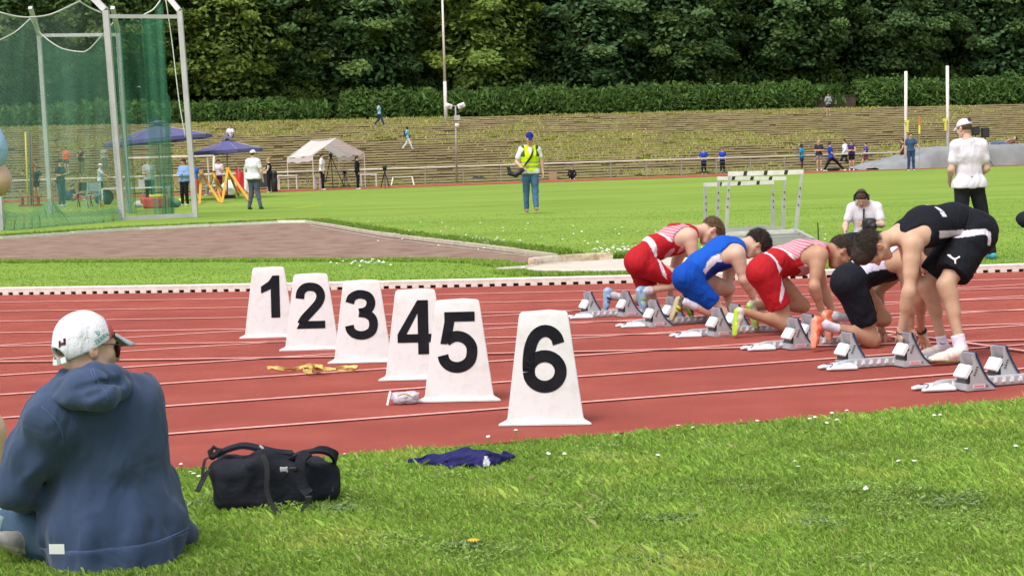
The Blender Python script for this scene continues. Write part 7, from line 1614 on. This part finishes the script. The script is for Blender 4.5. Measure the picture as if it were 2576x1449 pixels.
# wooden tripods and black tripods
def tripod(ap, feet, m, r, label, name='tripod', head=None, grp=None):
    P = [G(*f) for f in feet]; c = np.mean(P, 0); e = empty(name, c, 0, label, 'tripod', grp); A = AT(*ap, c[1])
    for f in P: MB().bar(f, A, r * 2, r * 1.2).build('leg', m, e)
    S = SDF(); S.box(A + ZZ * .03, (.09, .09, .05), np.eye(3), .02)
    if head: S.box(A + ZZ * head, (.10, .12, .08), np.eye(3), .03); S.cap(A, A + ZZ * head, .03)
    sdf_obj('head', S, .025, m if not head else M_BLK, e)
tripod((506, 434), [(494, 482), (554, 511), (502, 514)], M_TIM, .045, 'left yellow wooden tripod beside the cage post', grp='yellow measuring tripods')
tripod((573, 427), [(558, 512), (628, 507), (600, 492)], M_TIM, .045, 'right yellow wooden tripod in front of the woman in white', grp='yellow measuring tripods')
tripod((538, 440), [(520, 490), (556, 508), (568, 494)], M_TIM, .040, 'yellow wooden tripod standing half hidden between the other two', grp='yellow measuring tripods')
tripod((832, 392), [(817, 471), (866, 471), (838, 474)], M_BLK, .022, 'tall black camera tripod under the tent', head=.28); tripod((867, 436), [(858, 470), (878, 470), (866, 473)], M_BLK, .018, 'short black tripod right of the tall one', head=.1)
tripod((968, 430), [(958, 473), (979, 472), (969, 475)], M_BLK, .02, 'black stand with a small screen at the railing', head=.16)
# tables, crates and clutter
def table(x0, x1, yt, yb, label, m=M_WTAB, dep=.6):
    A, Bq = G(x0, yb), G(x1, yb); Y = A[1]; z = AT(x0, yt, Y)[2]; Bq = np.array([AT(x1, yt, Y)[0], Y, 0]); e = empty('table', (A + Bq) / 2, 0, label, 'table')
    MB().box((A + Bq) / 2 + [0, dep / 2, z], ((Bq[0] - A[0]) / 2, dep / 2, .025)).build('top', m, e)
    for a in (A + [.05, 0, 0], Bq - [.05, 0, 0]):
        for d in (0, dep): MB().bar(a + [0, d, 0], a + [0, d, z - .02], .05).build('leg', m, e)
    return e, A, Bq, z
table(697, 748, 443, 478, 'white bench table left of the tent'); table(790, 806, 443, 476, 'small table with dark case by the man in white'); table(906, 948, 440, 470, 'white table right of the woman in black'); e, A, Bq, z = table(255, 428, 476, 516, 'long white officials table behind the netting', dep=.8)
for x, y, w, h_, m, lb, ct in ((360, 455, 20, 19, mat('carton_grey', (.42, .42, .42), .8), 'grey carton standing on the long officials table', 'carton'), (412, 462, 14, 8, M_GRN, 'green folded cloth on the end of the long officials table', 'cloth')):
    c = AT(x, y + h_ / 2 + 1, A[1] + .3); s_ = A[1] / 5000; o = MB().box(c + ZZ * 0, (w * s_ / 2, .15, h_ * s_ / 2)).build('carton' if ct == 'carton' else 'folded_cloth', m, bevel=.01); o_z = z + .025 + h_ * s_ / 2 - c[2]; o.location.z += o_z; tag(o, lb, ct)
o = SDF(); P = G(395, 524); o.box(P + [0, 0, .17], (.42, .25, .17), np.eye(3), .03); o.box(P + [-.30, .1, .26], (.22, .2, .10), np.eye(3), .03); o.fn(folds(.015, 14)); o = sdf_obj('red_trough', o, .03, M_REDP, None); tag(o, 'red plastic trough full of gear in front of the officials table', 'trough')
S = SDF(); c = G(398, 520) + [0, 0, .36]; S.ell(c, (.28, .16, .06)); S.fn(folds(.03, 25)); o = sdf_obj('yellow_net', S, .02, M_YELP, None); tag(o, 'bright yellow bundle on top of the red trough', 'bundle')
for x, y, lb, h_ in ((257, 523, 'small yellow cone under the left end of the officials table', .28), (453, 518, 'small yellow cone between the cage posts', .24)):
    P = G(x, y); e = empty('traffic_cone', P, 0, lb, 'cone'); MB().tube([P, P + ZZ * h_], [.10, .03], 10).build('cone_shell', M_YELP, e, True); MB().box(P + ZZ * .012, (.13, .13, .012)).build('base', M_YELP, e)
def blob(name, px, py, r, m, label, cat_, amp=.03, fq=16, h=.03, up=None):
    P = G(px, py); S = SDF(); c = P + [0, 0, r[2] * .8]; S.ell(c, r); S.ell(c + [r[0] * .4, 0, r[2] * .3], (r[0] * .5, r[1] * .7, r[2] * .7), None, .05); S.fn(folds(amp, fq, seed=int(px))); S.cut((0, 0, .003), (0, 0, -1)); tag(sdf_obj(name, S, h, m, None), label, cat_)
blob('gear_bag', 262, 515, (.36, .25, .32), mat('bag_teal', (.05, .12, .13), .8), 'dark teal bag piled under the officials table', 'bag'); blob('gear_bag', 168, 505, (.26, .2, .24), mat('bag_navy', (.02, .04, .10), .8), 'dark blue bag behind the man in grey', 'bag'); blob('gear_bag', 352, 522, (.22, .2, .13), mat('bag_pale', (.45, .45, .42), .8), 'pale bag left of the red trough', 'bag')
blob('gear_bag', 1203, 458, (.42, .2, .16), mat('bag_dark', (.03, .035, .03), .8), 'dark holdall lying at the railing left of the photographer', 'bag'); blob('gear_bag', 1415, 449, (.34, .2, .12), mat('bag_dark', ()), 'flat dark bag beside the brown box at the railing', 'bag'); blob('gear_bag', 2098, 431, (.36, .2, .10), M_BAG, 'black kit bag on the far track behind the stretching athlete', 'bag')
blob('gear_bag', 440, 522, (.20, .18, .16), mat('bag_green', (.08, .20, .14), .8), 'green bag at the foot of the netting', 'bag'); blob('white_sheet', 585, 490, (.52, .3, .36), M_WTAB, 'white cloth covered seat behind the right tripod', 'cloth', .05, 9); blob('gear_bag', 560, 493, (.24, .2, .14), M_REDP, 'red bag on the ground below the tripods', 'bag')
P = G(1391, 452); o = MB().box(P + ZZ * .22, (.22, .2, .22)).build('carton', mat('carton_brown', (.34, .22, .13), .85), bevel=.01); tag(o, 'brown box on the ground left of the seated person in black', 'carton')
e = empty('bench', G(1013, 468), 0, 'low white trestle bench in front of the railing', 'bench'); a, b = G(990, 466), G(1037, 466); MB().bar(a + ZZ * .42, b + ZZ * .42, .10, .05).build('seat', M_RAIL, e)
for q, dx in ((a, -.1), (b, .1)): MB().bar(q + ZZ * .42, q + [dx, -.3, 0], .06, .04).build('leg', M_RAIL, e); MB().bar(q + ZZ * .42, q + [dx, .3, 0], .06, .04).build('leg', M_RAIL, e)
# flag cloth red and white, equipment rack
P = G(602, 492); e = empty('flag', P, 0, 'red and white flag hanging from a stick behind the official in the sun hat', 'flag'); MB().tube([P, P + ZZ * 1.25], .014, 5).build('stick', M_STEEL, e)
def flagp(nm, x0, x1, m): 
    vs = []; n = 8
    for i in range(n + 1):
        for j in range(n + 1): s, t = i / n, j / n; vs.append(P + [x0 + (x1 - x0) * s, .05 * math.sin(s * 7 + t * 3), 1.22 - .95 * t - .25 * s])
    MB().add(vs, [(i * (n + 1) + j, (i + 1) * (n + 1) + j, (i + 1) * (n + 1) + j + 1, i * (n + 1) + j + 1) for i in range(n) for j in range(n)]).build(nm, m, e, True)
flagp('red_field', -.12, .22, mat('flag_red', (.60, .03, .04), .8)); flagp('white_field', .22, .50, mat('flag_white', (.72, .66, .68), .8))
e = empty('equipment_rack', G(668, 484), 0, 'dark equipment rack on a white frame right of the official in the sun hat', 'rack'); P = G(668, 484)
for dx in (-.35, .25): MB().bar(P + [dx, 0, 0], P + [dx, 0, .95], .05).build('upright', M_RAIL, e)
MB().box(P + [-.05, .1, .55], (.30, .2, .30)).build('device', mat('device_dark', (.03, .03, .04), .6), e, bevel=.01); MB().bar(P + [-.35, -.02, .25], P + [.25, -.02, .25], .05).build('shelf', M_RAIL, e); S = SDF(); S.cap(P + [.40, .1, .1], P + [.40, .1, .85], .17, .15, k=.02); S.fn(folds(.02, 14)); sdf_obj('dark_cover', S, .03, M_BLK, e)
# chairs in the netting area, high jump style stands
for px, py, lb, m in ((214, 521, 'black folding chair behind the netting, left one', M_BLK), (236, 524, 'pale folding chair beside the black one behind the netting', mat('chair_pale', (.25, .32, .32), .7))):
    P = G(px, py); e = empty('folding_chair', P, 0, lb, 'chair'); MB().box(P + [0, 0, .45], (.24, .22, .02)).build('seat', m, e); MB().box(P + [0, .22, .72], (.24, .015, .15)).build('backrest', m, e)
    for a, b in (((-.22, -.2, 0), (-.22, .22, .88)), ((.22, -.2, 0), (.22, .22, .88)), ((-.22, .22, 0), (-.22, -.2, .45)), ((.22, .22, 0), (.22, -.2, .45))): MB().bar(P + a, P + b, .028).build('leg', m, e)
P = G(77, 520); e = empty('pole_stand', P, 0, 'stand with upright yellow and dark vaulting poles behind the left netting', 'stand')
MB().box(P + [0, 0, .35], (.42, .12, .03)).box(P + [0, 0, .05], (.42, .12, .03)).box(P + [-.3, 0, .2], (.03, .1, .15)).box(P + [.3, 0, .2], (.03, .1, .15)).build('base', mat('stand_red', (.25, .05, .04), .7), e)
for x0, x1, yt, m, r in ((71, 64, 332, M_YELP, .035), (79, 74, 328, mat('pole_dark', (.04, .12, .12), .6), .035), (84, 78, 340, M_REDP, .02)): MB().tube([AT(x0, 515, P[1]), AT(x1, yt, P[1])], r, 6).build('pole', m, e, True)
print('TRIS', sum(len(o.data.polygons) for o in sc.objects if o.type == 'MESH'))
